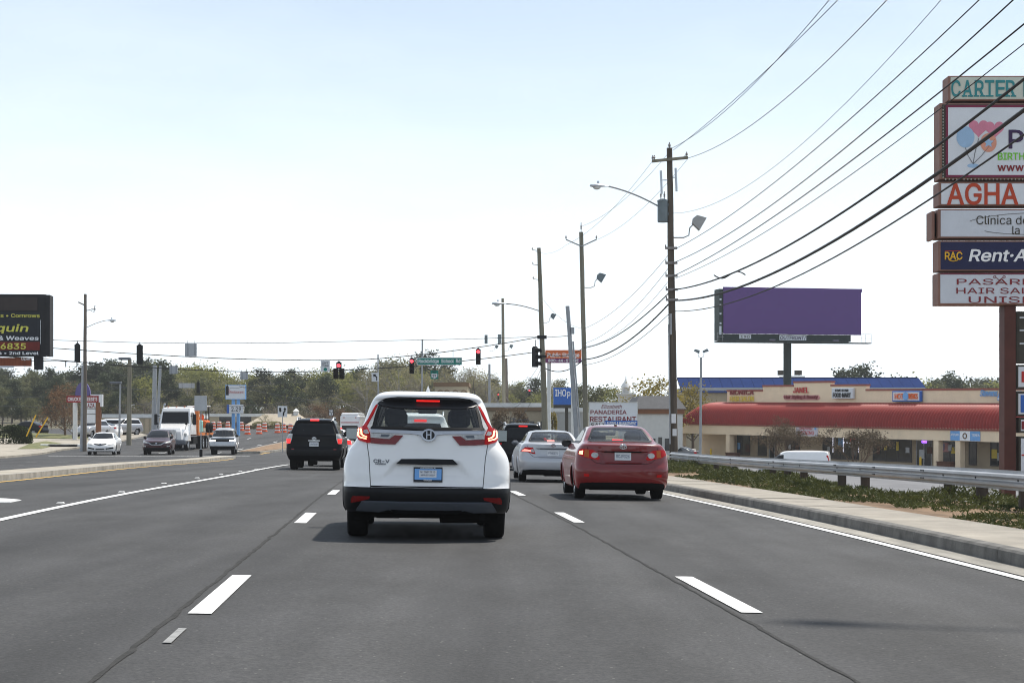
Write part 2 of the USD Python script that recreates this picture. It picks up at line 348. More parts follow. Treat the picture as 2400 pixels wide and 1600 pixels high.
mk = thing('road_marking', None, None, kind='structure')
def mark(name, xl, xr, y0, y1, m='white_paint', dz=.008):
    part(mk, name, strip(xl, xr, np.linspace(y0, y1, max(2, int(abs(y1 - y0) / 1.0) + 2)), dz), m)
for y0, y1 in ((0.6, 3.6), (11.97, 15.07), (23.36, 26.33), (34.68, 37.69), (46.2, 49.2), (57.6, 60.6), (69, 72)):
    mark('lane_dash', lambda y: L_LEFT(y) - .078, lambda y: L_LEFT(y) + .078, y0, y1)
for y0, y1 in ((0.9, 3.9), (12.62, 15.65), (24.7, 27.8), (36.0, 39.1), (47.5, 50.5), (59, 62)):
    mark('lane_dash', lambda y: L_RIGHT(y) - .075, lambda y: L_RIGHT(y) + .075, y0, y1)
mark('faded_dash', lambda y: L_LEFT(y) - .03, lambda y: L_LEFT(y) + .02, 10.35, 11.1, 'worn_paint')
mark('edge_line', lambda y: L_EDGE(y) - .06, lambda y: L_EDGE(y) + .06, -10, 78)
mark('turn_lane_line', lambda y: L_WHITE(y) - .07, lambda y: L_WHITE(y) + .07, -10, 76)
mark('yellow_line', lambda y: L_YELLOW(y) + .12, lambda y: L_YELLOW(y) + .27, 0, 100, 'yellow_paint')
a = [on_ground(*p) for p in ((0, 1167.8), (24, 1169), (50, 1171.8), (24, 1177), (-60, 1177), (-60, 1167.8))]
part(mk, 'turn_arrow', poly_slab(a, .008, size=.8), 'white_paint')
# lines across the junction
for (p0, p1) in (((55, 1083), (92, 1082.5)), ((129, 1082), (165, 1081.5)), ((208, 1081), (247, 1080.5)), ((290, 1080), (330, 1079.5)), ((368, 1079), (402, 1078.5)), ((117, 1093), (148, 1091.5)), ((33, 1090), (65, 1089)), ((-10, 1100), (25, 1098))):
    (x0, y0), (x1, y1) = on_ground(*p0), on_ground(*p1); ym = (y0 + y1) / 2
    mark('guide_dash', lambda y: x0, lambda y: x1, ym - .30, ym + .30, 'worn_paint')
mark('stop_line', lambda y: -29, lambda y: -16.4, 114.5, 115.1)
for ya in (85.5, 89.0): mark('crosswalk_line', lambda y: -14.6, lambda y: .5, ya, ya + .32, 'worn_paint')
for xx in (-20.0, -23.8):
    for ya in (124, 136, 148, 160, 172): mark('lane_dash', lambda y: xx - .06 - .02 * (y - 120), lambda y: xx + .06 - .02 * (y - 120), ya, ya + 3)
mark('far_edge_line', lambda y: -34 - .03 * (y - 120), lambda y: -33.8 - .03 * (y - 120), 122, 200, 'worn_paint')
mark('far_yellow_line', lambda y: -16.8 - .01 * (y - 120), lambda y: -16.6 - .01 * (y - 120), 122, 190, 'yellow_paint')
for k, (px, py) in enumerate(((142, 1179), (285, 1153), (384, 1132.6), (462, 1120), (518, 1111), (563, 1104.5), (600, 1099))):
    x, y = on_ground(px, py); z = float(road_h(x, y))
    part(mk, 'raised_marker', trimesh.convex.convex_hull(np.array([[x + sx * .06 * s, y + sy * .05 * s, z + h] for s, h in ((1, .004), (.65, .02)) for sx in (-1, 1) for sy in (-1, 1)])), 'white_paint')

# gutter, kerb, pavement on the right
YG = np.arange(6, 79, 1.0)
top('gutter', strip(lambda y: L_EDGE(y) + .115, K_FACE, YG, .006, n=3), 'gutter', kind='structure')
kb = thing('kerb', None, None, kind='structure')
for y0 in np.arange(6, 78, 3.05):
    y1 = y0 + 3.04
    ys = np.linspace(y0, y1, 4); rows = []; f = []
    for y in ys:
        a, b = float(K_FACE(y)), float(K_BACK(y)); g = float(road_h(a, y))
        rows += [[a, y, g - .05], [a + .012, y, g + .125], [a + .035, y, g + .148], [b, y, g + .152], [b, y, g - .05]]
    for i in range(3):
        for q in range(4):
            p, r = 5 * i + q, 5 * i + 5 + q
            f += [[p, r, r + 1], [p, r + 1, p + 1]]
    f += [[0, 1, 2], [0, 2, 3], [0, 3, 4], [15, 17, 16], [15, 18, 17], [15, 19, 18]]
    part(kb, 'kerb_stone', trimesh.Trimesh(np.array(rows), np.array(f), process=False), 'kerb_face', smooth=False)
pv = thing('pavement', None, None, kind='structure')
for y0 in np.arange(6.4, 78, 3.66):
    part(pv, 'paving_slab', slab(lambda y: K_BACK(y) + .012, SW_BACK, y0, y0 + 3.64, -.1, .145 + .006 * math.sin(y0 * 3)), 'concrete', smooth=False)

# planting bed, then the slope down to the car park
def bed_h(X, Y):
    return ground_h(X, Y) + .10 * (1 - smooth(0.5, 4, X - _railx(Y)))
top('verge', strip(SW_BACK, lambda y: _railx(y) + 9, np.arange(4, 84, 1.0), 0.0, fn=bed_h, n=20), 'dirt', kind='structure')
top('car_park', grid_sheet(np.linspace(6, 75, 40), np.linspace(86, 215, 60), lambda X, Y: np.where(X > _railx(Y) + 4.6, lot_h(X, Y), ground_h(X, Y) - .4), -.02), 'lot_asphalt', kind='structure')
top('car_park_front', grid_sheet(np.linspace(15.5, 75, 36), np.linspace(10, 86, 40), lot_h, -.02), 'lot_asphalt', kind='structure')
def juniper():
    N = 115000; r = np.random.default_rng(3)
    Y = 13 + 68 * r.random(N) ** 1.5; u = r.random(N)
    X = SW_BACK(Y) + .03 + u * (_railx(Y) + 2.4 - SW_BACK(Y))
    m = .55 * meshkit.fbm(np.stack([X * .9, Y * .45, 0 * X], -1), 3, 5) + .45 * meshkit.noise(np.stack([X * .35, Y * .22, 0 * X + 4], -1), 9)
    edge = np.clip((X - SW_BACK(Y)) / .7, 0, 1)
    keep = (m + .10 * edge) > .515
    X, Y, m = X[keep], Y[keep], m[keep]; n = len(X)
    hgt = (.03 + 1.0 * np.clip(m - .47, 0, .35)) * (.4 + .6 * np.clip((X - SW_BACK(Y)) / .6, 0, 1))
    z = bed_h(X, Y) + hgt * (.2 + .8 * r.random(n) ** .6)
    s = (.012 + .017 * r.random(n)) * (1 + Y / 45)
    d = r.normal(size=(n, 3)); d[:, 2] = np.abs(d[:, 2]) * .7 + .1; d /= np.linalg.norm(d, axis=1, keepdims=True)
    e = np.cross(d, r.normal(size=(n, 3))); e /= np.linalg.norm(e, axis=1, keepdims=True)
    c = np.stack([X, Y, z], -1)
    v = np.stack([c - e * s[:, None] * .4, c + e * s[:, None] * .4, c + d * s[:, None] * 2.2], 1).reshape(-1, 3)
    return trimesh.Trimesh(v, np.arange(3 * n).reshape(-1, 3), process=False)
leaf_mat('juniper_leaf', (.030, .045, .014), (.16, .17, .050), .3, 1.2)
top('ground_cover', juniper(), 'juniper_leaf', 'low green juniper spreading under the guardrail beside the pavement', 'ground cover', kind='stuff', smooth=False)

# medians
med = thing('median', None, None, kind='structure')
part(med, 'kerb_edge', slab(lambda y: L_YELLOW(y) - .22, lambda y: L_YELLOW(y) + .0, 0, 103.5, -.05, .15), 'kerb_concrete', smooth=False)
part(med, 'concrete_fill', slab(lambda y: L_YELLOW(y) - 1.55 + .012 * max(0, y - 55), lambda y: L_YELLOW(y) - .23, 0, 103.5, -.05, .142), 'median_concrete', smooth=False)
c = [on_ground(*p) for p in ((548, 1063), (575, 1057.5), (620, 1047.5), (668, 1037.5), (760, 1032), (760, 1048), (668, 1056.5), (610, 1062.5))]
fm = thing('far_median', None, None, kind='structure')
part(fm, 'kerb_edge', poly_slab(c, .14, size=3), 'kerb_concrete', smooth=False)
part(fm, 'grass_fill', poly_slab(list(Polygon(c).buffer(-.3).exterior.coords)[:-1], .17, size=3), 'dirt', smooth=False)

# left corner: concrete apron, grass mound, verge
c = [on_ground(*p) for p in ((-60, 1078), (0, 1074), (71, 1068), (143, 1056), (203, 1048.5), (236, 1040), (205, 1031.5), (0, 1029), (-60, 1029))]
top('left_pavement', poly_slab(c, .12, size=3), 'median_concrete', kind='structure', smooth=False)
c = [on_ground(*p, .13) for p in ((41, 1051.5), (68, 1040), (98, 1034.5), (125, 1035.5), (144, 1039), (130, 1043), (98, 1051))]
def mound(pts, h):
    m = poly_slab(pts, .14, size=.8); P = Polygon(pts).exterior
    for k in range(len(m.vertices) // 2):
        d = P.distance(Point(m.vertices[k, :2])); m.vertices[k, 2] += h * (1 - math.exp(-d / 1.5))
    return m
top('grass_mound', mound(c, .25), 'grass_ground', kind='structure')
c = [on_ground(*p) for p in ((-60, 1028), (60, 1028.5), (208, 1031), (212, 1026), (130, 1020), (-60, 1021))]
top('left_verge', mound(c, .2), 'grass_ground', kind='structure')
c = [on_ground(*p) for p in ((236, 1040), (280, 1036), (345, 1021), (330, 1017), (240, 1022), (212, 1030))]
top('far_pavement', poly_slab(c, .10, size=4), 'concrete', kind='structure', smooth=False)
# ------------------------------------------------------------------ vehicles
mat('paint_white', (.78, .775, .765), rough=.32, var=.015, coat=.9)
mat('paint_maroon', (.150, .0055, .006), rough=.34, var=.03, coat=.8)
mat('paint_silver', (.43, .44, .46), rough=.36, metal=.5, var=.02, coat=.6)
mat('paint_black', (.002, .0022, .003), rough=.2, spec=.16, var=.1)
mat('paint_grey', (.10, .105, .11), rough=.32, metal=.4, var=.05, coat=1.0)
mat('paint_wine', (.030, .005, .008), rough=.28, var=.05, coat=.5)
mat('trim_black', (.0055, .006, .007), rough=.42, spec=.2, var=.15, scale=30)
mat('trim_satin', (.085, .095, .112), rough=.32, metal=.2, spec=.4, var=.05, scale=8)
mat('under_dark', (.006, .006, .006), rough=.85, spec=.15, var=.3, scale=6)
mat('rubber', (.0075, .0075, .0075), rough=.8, spec=.2, var=.2, scale=12)
mat('alloy', (.45, .46, .47), rough=.35, metal=.8, var=.06)
mat('chrome', (.42, .43, .45), rough=.16, metal=1.0, var=.03)
mat('cabin_grey', (.022, .022, .023), rough=.85, var=.2, scale=6)
mat('seat_cloth', (.045, .044, .042), rough=.9, var=.15, scale=30)
mat('lamp_red', (.24, .002, .002), rough=.25, var=.25, spec=.2, scale=30, emit=(1, .01, .01), es=.07)
mat('lamp_red_dark', (.13, .002, .003), rough=.15, spec=.4, var=.15, scale=20, coat=.3)
mat('lamp_red_lit', (.5, .02, .02), rough=.2, var=.05, coat=.6, emit=(1, .02, .015), es=.8)
mat('lamp_pink_lit', (.6, .2, .18), rough=.2, var=.05, emit=(1, .30, .24), es=1.1)
mat('led_lit', (.9, .6, .45), rough=.3, var=.03, emit=(1, .33, .16), es=2.0)
mat('lamp_amber', (.40, .09, .008), rough=.25, var=.15, scale=20)
mat('lamp_amber_lit', (.6, .2, .03), rough=.2, var=.05, emit=(1, .35, .06), es=2.2)
mat('lamp_clear', (.42, .42, .41), rough=.15, var=.25, scale=25, coat=.5)
mat('head_lit', (.9, .88, .8), rough=.1, var=.05, emit=(1, .92, .75), es=3.0)
mat('plate_white', (.62, .63, .64), rough=.45, var=.05)
mat('plate_blue', (.16, .36, .68), rough=.45, var=.06)
mat('plate_ink', (.20, .22, .27), rough=.5, var=.1)
mat('decal_dark', (.02, .02, .022), rough=.4, var=.05)
glass('tint_glass', (.78, .82, .81)); glass('dark_glass', (.16, .18, .18)); glass('clear_glass', (.86, .90, .89))
mat('black_glass', (.004, .005, .006), rough=.05, spec=.26, var=.1)
mat('mirror_glass', (.16, .18, .19), rough=.08, metal=1.0, var=.02)

class Shell:
    """A car body as a stack of rounded plan outlines, one for each height."""
    def __init__(s, w, r, f, dr, df, pr=3.2, pf=3.0, recess=None, inset=0.0):
        g = lambda t: PCH(*zip(*t)) if not np.isscalar(t) else (lambda z, t=t: np.full(np.shape(z), float(t)))
        s.w, s.r, s.f, s.dr, s.df, s.pr, s.pf, s.recess, s.z0, s.z1 = g(w), g(r), g(f), g(dr), g(df), pr, pf, recess, w[0][0], w[-1][0]
    def rear(s, x, z):
        t = np.clip(np.abs(x) / np.maximum(s.w(z), .02), 0, .9995)
        y = s.r(z) + s.dr(z) * (1 - (1 - t ** s.pr) ** (1 / s.pr))
        return y + (s.recess(x, z) if s.recess else 0)
    def front(s, x, z):
        t = np.clip(np.abs(x) / np.maximum(s.w(z), .02), 0, .9995)
        return s.f(z) - s.df(z) * (1 - (1 - t ** s.pf) ** (1 / s.pf))
    def side(s, y, z):
        a = np.clip((s.r(z) + s.dr(z) - y) / s.dr(z), 0, .9995); b = np.clip((y - s.f(z) + s.df(z)) / s.df(z), 0, .9995)
        return s.w(z) * (1 - a ** s.pr) ** (1 / s.pr) * (1 - b ** s.pf) ** (1 / s.pf)
    def levels(s, n):
        z = np.linspace(s.z0, s.z1, 1500); c = np.stack([z, s.r(z) * .6, s.f(z) * .35, s.w(z)], 1)
        d = np.concatenate([[0], np.cumsum(np.linalg.norm(np.diff(c, axis=0), axis=1))])
        return np.interp(np.linspace(0, d[-1], n), d, z)
    def loft(s, n=70, ne=30, ns=90):
        zs = s.levels(n)
        a = np.linspace(np.pi, 0, 2 * ne + 1)
        cx = np.sign(np.cos(a)) * np.abs(np.cos(a)) ** (2 / s.pr); rows = []
        cf = np.sign(np.cos(a)) * np.abs(np.cos(a)) ** (2 / s.pf)
        for z in zs:
            w = float(s.w(z)); xr = w * np.clip(cx, -.9999, .9999); yr = s.rear(xr, z); xf = w * np.clip(cf[::-1], -.9999, .9999); yf = s.front(xf, z)
            t = np.linspace(0, 1, ns + 2)[1:-1]
            right = np.stack([np.full(ns, w), yr[-1] + (yf[0] - yr[-1]) * t], 1); left = np.stack([np.full(ns, -w), yf[-1] + (yr[0] - yf[-1]) * t], 1)
            ring = np.vstack([np.stack([xr, yr], 1), right, np.stack([xf, yf], 1), left])
            rows.append(np.column_stack([ring, np.full(len(ring), z)]))
        m = len(rows[0]); v = np.vstack(rows)
        i, j = np.meshgrid(np.arange(n - 1), np.arange(m), indexing='ij')
        q = np.stack([i * m + j, i * m + (j + 1) % m, (i + 1) * m + (j + 1) % m, (i + 1) * m + j], -1).reshape(-1, 4)
        f = np.vstack([q[:, [0, 1, 2]], q[:, [0, 2, 3]]])
        capv = np.array([[0, (s.r(s.z1) + s.f(s.z1)) / 2, s.z1]]); k = np.arange(m); b = (n - 1) * m
        f = np.vstack([f, np.column_stack([b + k, b + (k + 1) % m, np.full(m, len(v))])])
        return trimesh.Trimesh(np.vstack([v, capv]), f, process=False)
    def point(s, face, a, z):
        a, z = np.asarray(a, float), np.asarray(z, float)
        if face == 'rear': return np.stack([a, s.rear(a, z), z], -1)
        if face == 'front': return np.stack([a, s.front(a, z), z], -1)
        sg = -1 if face == 'left' else 1
        return np.stack([sg * s.side(a, z), a, z], -1)
    def normal(s, face, a, z):
        e = .004; da = (s.point(face, a + e, z) - s.point(face, a - e, z)); dz = (s.point(face, a, z + e) - s.point(face, a, z - e))
        n = np.cross(da, dz); n /= np.linalg.norm(n, axis=-1, keepdims=True) + 1e-12
        want = {'rear': (1, -1), 'front': (1, 1), 'left': (0, -1), 'right': (0, 1)}[face]
        sg = np.where(n[..., want[0]] * want[1] < 0, -1.0, 1.0)
        return n * sg[..., None]
    def patch(s, face, pts, off=.006, size=.07, depth=.012):
        P = (pts if isinstance(pts, Polygon) else Polygon(pts)).buffer(0)
        out = []
        for P in getattr(P, 'geoms', [P]):
            v2, f = trimesh.creation.triangulate_polygon(P, engine='earcut')
            v, f = trimesh.remesh.subdivide_to_size(np.column_stack([v2, np.zeros(len(v2))]), f, size)
            tm = trimesh.Trimesh(v, f, process=True); v, f = tm.vertices, tm.faces
            p = s.point(face, v[:, 0], v[:, 1]); n = s.normal(face, v[:, 0], v[:, 1])
            o = p + n * off; i_ = p - n * depth
            fn = np.cross(o[f[:, 1]] - o[f[:, 0]], o[f[:, 2]] - o[f[:, 0]]); flip = (fn * n[f[:, 0]]).sum(1) < 0
            f = np.where(flip[:, None], f[:, ::-1], f)
            e = np.vstack([f[:, [0, 1]], f[:, [1, 2]], f[:, [2, 0]]]); key = np.sort(e, 1)
            _, inv, c = np.unique(key, axis=0, return_inverse=True, return_counts=True); bnd = e[c[inv.ravel()] == 1]; N = len(v)
            side = np.vstack([np.column_stack([bnd[:, 0], bnd[:, 0] + N, bnd[:, 1] + N]), np.column_stack([bnd[:, 0], bnd[:, 1] + N, bnd[:, 1]])])
            out.append(trimesh.Trimesh(np.vstack([o, i_]), np.vstack([f, side]), process=False))
        return cat_(out)

def mir(pts): return [(-a, z) for a, z in pts][::-1]
def sym(half): return list(half) + [(-a, z) for a, z in half[::-1]]
def cut(m, shell, holes, arches, rear_black=None):
    """leave out the faces inside window openings and wheel arches"""
    c = m.triangles_center; keep = np.ones(len(c), bool)
    n = m.face_normals
    import shapely
    for face, P in holes:
        P = Polygon(P).buffer(-.012)
        if face in ('rear', 'front'):
            L = (shell.rear(c[:, 0], c[:, 2]), shell.front(c[:, 0], c[:, 2]))[face == 'front']
            near = np.abs(L - c[:, 1]) < .06; q = c[:, [0, 2]]
        else:
            near = (c[:, 0] * (-1 if face == 'left' else 1) > 0) & (np.abs(n[:, 0]) > .4); q = c[:, [1, 2]]
        keep &= ~(near & shapely.contains_xy(P, q[:, 0], q[:, 1]))
    for y, z, R in arches:
        keep &= ~((np.abs(c[:, 0]) > .5) & ((c[:, 1] - y) ** 2 + (c[:, 2] - z) ** 2 < R * R))
    return keep
def sub(m, keep): 
    o = trimesh.Trimesh(m.vertices, m.faces[keep], process=False); o.remove_unreferenced_vertices(); return o

def tyre_mesh(R, w): 
    h = w / 2
    return revolve([(R * .62, -h * .80), (R * .80, -h * .98), (R * .93, -h * .96), (R * .985, -h * .82), (R, -h * .55), (R, h * .55), (R * .985, h * .82), (R * .93, h * .96), (R * .80, h * .98), (R * .62, h * .80)], sides=36)
def rim_mesh(R, w, spokes=5):
    r = R * .64; h = w / 2; ms = [revolve([(r, -h * .7), (r, h * .82), (r * .90, h * .80), (r * .86, h * .55), (r * .86, -h * .7)], sides=30)]
    ms.append(revolve([(.001, h * .70), (r * .22, h * .70), (r * .24, h * .35), (.001, h * .3)], sides=14))
    for k in range(spokes):
        a = 2 * math.pi * k / spokes
        for d in (-.10, .10):
            b0, b1 = np.array([0, r * .18]), np.array([0, r * .90]); 
            p0 = np.array([h * .62, r * .18 * math.cos(a + d), r * .18 * math.sin(a + d)]); p1 = np.array([h * .74, r * .90 * math.cos(a + d * 1.6), r * .90 * math.sin(a + d * 1.6)])
            ms.append(tube([p0, p1], [.035, .026], 6))
    ms.append(revolve([(r * .84, h * .1), (.001, h * .1)], sides=20))
    return cat_(ms)
def wheel(t, x, y, R, w, rim='alloy', spokes=5):
    k = part(t, 'wheel', tyre_mesh(R, w).apply_translation([x, y, R]), 'rubber')
    m = rim_mesh(R, w, spokes)
    if x < 0: m.vertices = m.vertices * [-1, 1, 1]; m.faces = m.faces[:, ::-1]
    part(k, 'rim', m.apply_translation([x, y, R]), rim)

def headrest(x, y, z): return rbox(x - .13, x + .13, y - .05, y + .05, z, z + .19, .05)
def seat(x, y, z, w=.25): return cat_([rbox(x - w, x + w, y - .07, y + .07, z, z + .56, .06), rbox(x - w, x + w, y, y + .5, z - .08, z + .06, .05), headrest(x, y - .02, z + .62), cyl((x - .05, y, z + .5), (x - .05, y, z + .66), .012, 6), cyl((x + .05, y, z + .5), (x + .05, y, z + .66), .012, 6)])

def build_car(name, label, cat, loc, rz, S, sp, group=None, tilt=0.0, zs=1.0):
    """sp: colours, wheels, window outlines and the list of pieces that sit on the body"""
    t = thing(name, label, cat, loc, rz, tilt, group, scale=(1, 1, zs) if zs != 1 else None)
    R, ww = sp['R'], sp['tw']; arch = [(y, R, R * 1.16) for y in sp['axles']]
    seethru = sp.get('seethru', False)
    holes = [(w[0], w[1]) for w in sp['windows']] if seethru else []
    m = S.loft(*sp.get('res', (64, 26, 80))); keep = cut(m, S, holes, arch)
    c = m.triangles_center
    cl = sp.get('cladding'); black = cl(c) if cl else np.zeros(len(c), bool)
    part(t, 'body', sub(m, keep & ~black), sp['paint'], smooth=30)
    if black.any(): part(t, sp.get('cladding_name', 'lower_cladding'), sub(m, keep & black), 'trim_black', smooth=30)
    W0 = float(S.w(R)); L0, L1 = float(S.r(R)), float(S.f(R))
    ub = [bx(-W0 + ww + .06, W0 - ww - .06, L0 + .22, L1 - .22, sp.get('clear', .22), R * 1.9)]
    for y in sp['axles']: ub += [bx(-W0 + .10, W0 - .10, y - R * 1.2, y + R * 1.2, R * 2.14, R * 2.2)]
    part(t, 'underbody', ub + sp.get('under', []), 'under_dark', smooth=False)
    arcs = np.linspace(-.15, math.pi + .15, 22)
    for y in sp['axles']:
        for sg in (-1, 1):
            yy, zz = y + arch[0][2] * np.cos(arcs), R + arch[0][2] * np.sin(arcs); zz = np.maximum(zz, S.z0 + .01)
            part(t, 'arch_lip', tube(np.stack([sg * (S.side(yy, zz) + .002), yy, zz], 1), sp.get('lip', .014), 6), sp.get('lip_mat', sp['paint']))
            wheel(t, sg * (W0 - ww / 2 - .02), y, R, ww, sp.get('rim', 'alloy'))
    if seethru:
        z = np.linspace(S.z0, S.z1, 60)
        I = Shell([(a, float(max(S.w(a) - .05, .01))) for a in z], [(a, float(S.r(a) + .07)) for a in z], [(a, float(S.f(a) - .07)) for a in z], [(a, float(S.dr(a))) for a in z], [(a, float(S.df(a))) for a in z], S.pr, S.pf)
        I.z1 = S.z1 - .035; I.z0 = .62
        mi = I.loft(46, 22, 60); big = [(fc, list(Polygon(P).buffer(.03).exterior.coords)[:-1]) for fc, P in holes]
        part(t, 'cabin_lining', sub(mi, cut(mi, I, big, [])), 'cabin_grey')
        part(t, 'cabin_floor', bx(-W0 + .15, W0 - .15, L0 + .5, L1 - 1.2, .60, .63), 'cabin_grey', smooth=False)
        for k, st in enumerate(sp['seats']): part(t, 'seat', seat(*st), 'seat_cloth')
        d = sp['dash']
        part(t, 'dashboard', [rbox(-W0 + .18, W0 - .18, d - .25, d + .45, .75, sp.get('dash_z', 1.02), .06), revolve([(.17, -.015), (.19, 0), (.17, .015), (.16, 0), (.17, -.015)], 'y', 20).apply_translation([-.37, d - .38, .98])], 'cabin_grey')
        part(t, 'cabin_mirror', [rbox(-.12, .12, d - .15, d - .11, sp['mz'] - .035, sp['mz'] + .035, .015), cyl((0, d - .12, sp['mz']), (0, d + .05, sp['mz'] + .08), .012, 6)], 'trim_black')
    names = {'rear': 'rear_window', 'front': 'windscreen', 'left': 'side_window', 'right': 'side_window'}
    for w in sp['windows']:
        face, P, gm = w[:3]; Pg = Polygon(P)
        ring = Pg.buffer(.012).difference(Pg.buffer(-w[3] if len(w) > 3 else -.03))
        part(t, names[face], S.patch(face, Pg.buffer(-.004), .002, .09, .003), gm, smooth=50)
        part(t, 'window_seal', S.patch(face, ring, .005, .09, .012), 'trim_black')
    made = {}
    for pc in sp['pieces']:
        nm, mt, face, pts = pc[:4]; o = pc[4] if len(pc) > 4 else {}
        for k, q in enumerate([pts, mir(pts) if not isinstance(pts, Polygon) else None] if o.get('m') else [pts]):
            par = made[o['on'] + (f'_{k}' if o.get('m') else '_0')] if 'on' in o else t
            rc = S.recess; S.recess = None if o.get('flat') else rc
            made[nm + f'_{k}'] = part(par, nm, S.patch(face, q, o.get('off', .008), o.get('size', .06), o.get('depth', .012)), mt, o.get('label')); S.recess = rc
    for nm, ms, mt in sp.get('extra', []): 
        nn, _, on = nm.partition('@')
        part(made[on + '_0'] if on else t, nn, ms, mt)
    return t

def plate_text(S, s, h, w, x, z, face='rear', y=None, mt=None):
    yy = float(S.rear(np.array(0.0), np.array(z))) if y is None else y
    return text(s, h, w, x, z, yy, depth=.003)
def rear_text(S, s, h, w, x, z, off=.006, shear=0):
    m = text(s, h, w, x, z, 0, depth=1.0, shear=shear); v = m.vertices.copy(); lift = -v[:, 1]
    p = S.point('rear', v[:, 0], v[:, 2]); n = S.normal('rear', v[:, 0], v[:, 2])
    m.vertices = p + n * (off * lift)[:, None]; return m
def door_mirror(S, y, z, x, w=.20, h=.15, glassy=True):
    """a pair of door mirrors: shells, arms and glass"""
    sh, gl = [], []
    for sg in (-1, 1):
        x0 = float(S.side(np.array(y), np.array(z)))
        a = rbox(0, w, -.06, .06, -h / 2, h / 2, .06).apply_translation([x0 + x, y, z + .02])
        arm = tube([(x0 - .04, y + .02, z - .05), (x0 + x + .03, y, z - .03)], [.035, .03], 8)
        g = rbox(.015, w - .012, -.066, -.055, -h / 2 + .015, h / 2 - .012, .004).apply_translation([x0 + x, y, z + .02])
        for m in (a, arm, g): m.vertices = m.vertices * [sg, 1, 1]; 
        if sg < 0:
            for m in (a, arm, g): m.faces = m.faces[:, ::-1]
        sh.append(cat_([a, arm])); gl.append(g)
    return sh, gl

def ground_pose(px, Y, dx=0):
    X = PX(px, Y); return (X, Y, float(road_h(X, Y)))

# ---- the white SUV in front, traced from behind
def c1(rx, ry):
    z = (1467 + (rx - 838) * .0175 - ry) / 815.
    return ((rx - 838) / 815. * (1 + .025 * min(1, max(0, (z - .95) / .5))), z)
def C1(*p): return [c1(*q) for q in p]
def recess1(x, z):
    ax = np.abs(x); k = np.clip((z - .66) / .20, 0, 1)
    wide = .50 - .17 * k
    return .035 * (1 - smooth(wide - .05, wide + .04, ax)) * smooth(.64, .72, z) * (1 - smooth(.84, .87, z))
Z = Shell(
    w=[(.30, .88), (.36, .912), (.55, .922), (.78, .925), (.90, .905), (.98, .870), (1.06, .815), (1.12, .782), (1.20, .755), (1.27, .715), (1.36, .685), (1.48, .645), (1.56, .605), (1.605, .56), (1.637, .475), (1.651, .31), (1.657, .08)],
    r=[(.30, .16), (.36, .08), (.46, .01), (.54, 0), (.585, .02), (.62, .045), (.70, .055), (.80, .085), (1.0, .12), (1.1, .13), (1.2, .16), (1.3, .23), (1.45, .34), (1.53, .41), (1.56, .36), (1.60, .36), (1.64, .60), (1.652, .95), (1.657, 1.5)],
    f=[(.30, 4.4), (.45, 4.55), (.6, 4.56), (.8, 4.48), (.95, 4.25), (1.02, 3.9), (1.08, 3.45), (1.12, 3.28), (1.3, 2.85), (1.5, 2.38), (1.6, 2.1), (1.64, 1.95), (1.657, 1.6)],
    dr=[(.3, .42), (.6, .42), (.95, .40), (1.1, .42), (1.25, .34), (1.5, .26), (1.6, .30), (1.657, .05)], df=[(.3, .7), (.9, .8), (1.1, .5), (1.5, .35), (1.6, .3), (1.657, .05)], pr=3.0, pf=2.6, recess=recess1)
win = C1((838, 192), (700, 189), (570, 186), (470, 198), (425, 216), (402, 240), (374, 330), (344, 470), (600, 478), (838, 482))
winP = sym(win)
sidew = [(.75, 1.16), (.85, 1.46), (1.3, 1.50), (2.2, 1.50), (3.0, 1.16)]
tl = C1((213, 480), (226, 460), (262, 450), (300, 443), (318, 478), (330, 512), (331, 590), (305, 592), (232, 572), (213, 535))
blade = C1((378, 258), (390, 250), (396, 256), (360, 335), (302, 443), (266, 450), (312, 385), (350, 310))
Hm = [rear_text(Z, 'H', .074, .058, 0.012, c1(850, 530)[1] - .037, .038)]
ring = Polygon([(.012 + .074 * math.cos(a), c1(850, 530)[1] + .054 * math.sin(a)) for a in np.linspace(0, 2 * math.pi, 28)[:-1]])
plateP = C1((718, 808), (976, 812), (976, 943), (718, 939))
zp = (c1(847, 940)[1], c1(847, 810)[1])
ms, mg = door_mirror(Z, 3.0, 1.13, .05, .235, .165)
tail_pipe = [cyl((.16, .35, .27), (.70, .45, .27), .085, 14), cyl((.62, .24, .26), (.62, .6, .26), .035, 12), bx(-.5, .5, .7, .95, .26, .34), cyl((-.75, .95, .33), (.75, .95, .33), .05, 10), bx(-.55, -.30, .3, .9, .235, .36), bx(-.1, .2, .5, 1.1, .23, .30), bx(-.8, -.62, .55, .7, .2, .5), bx(.62, .8, .55, .7, .2, .5)]
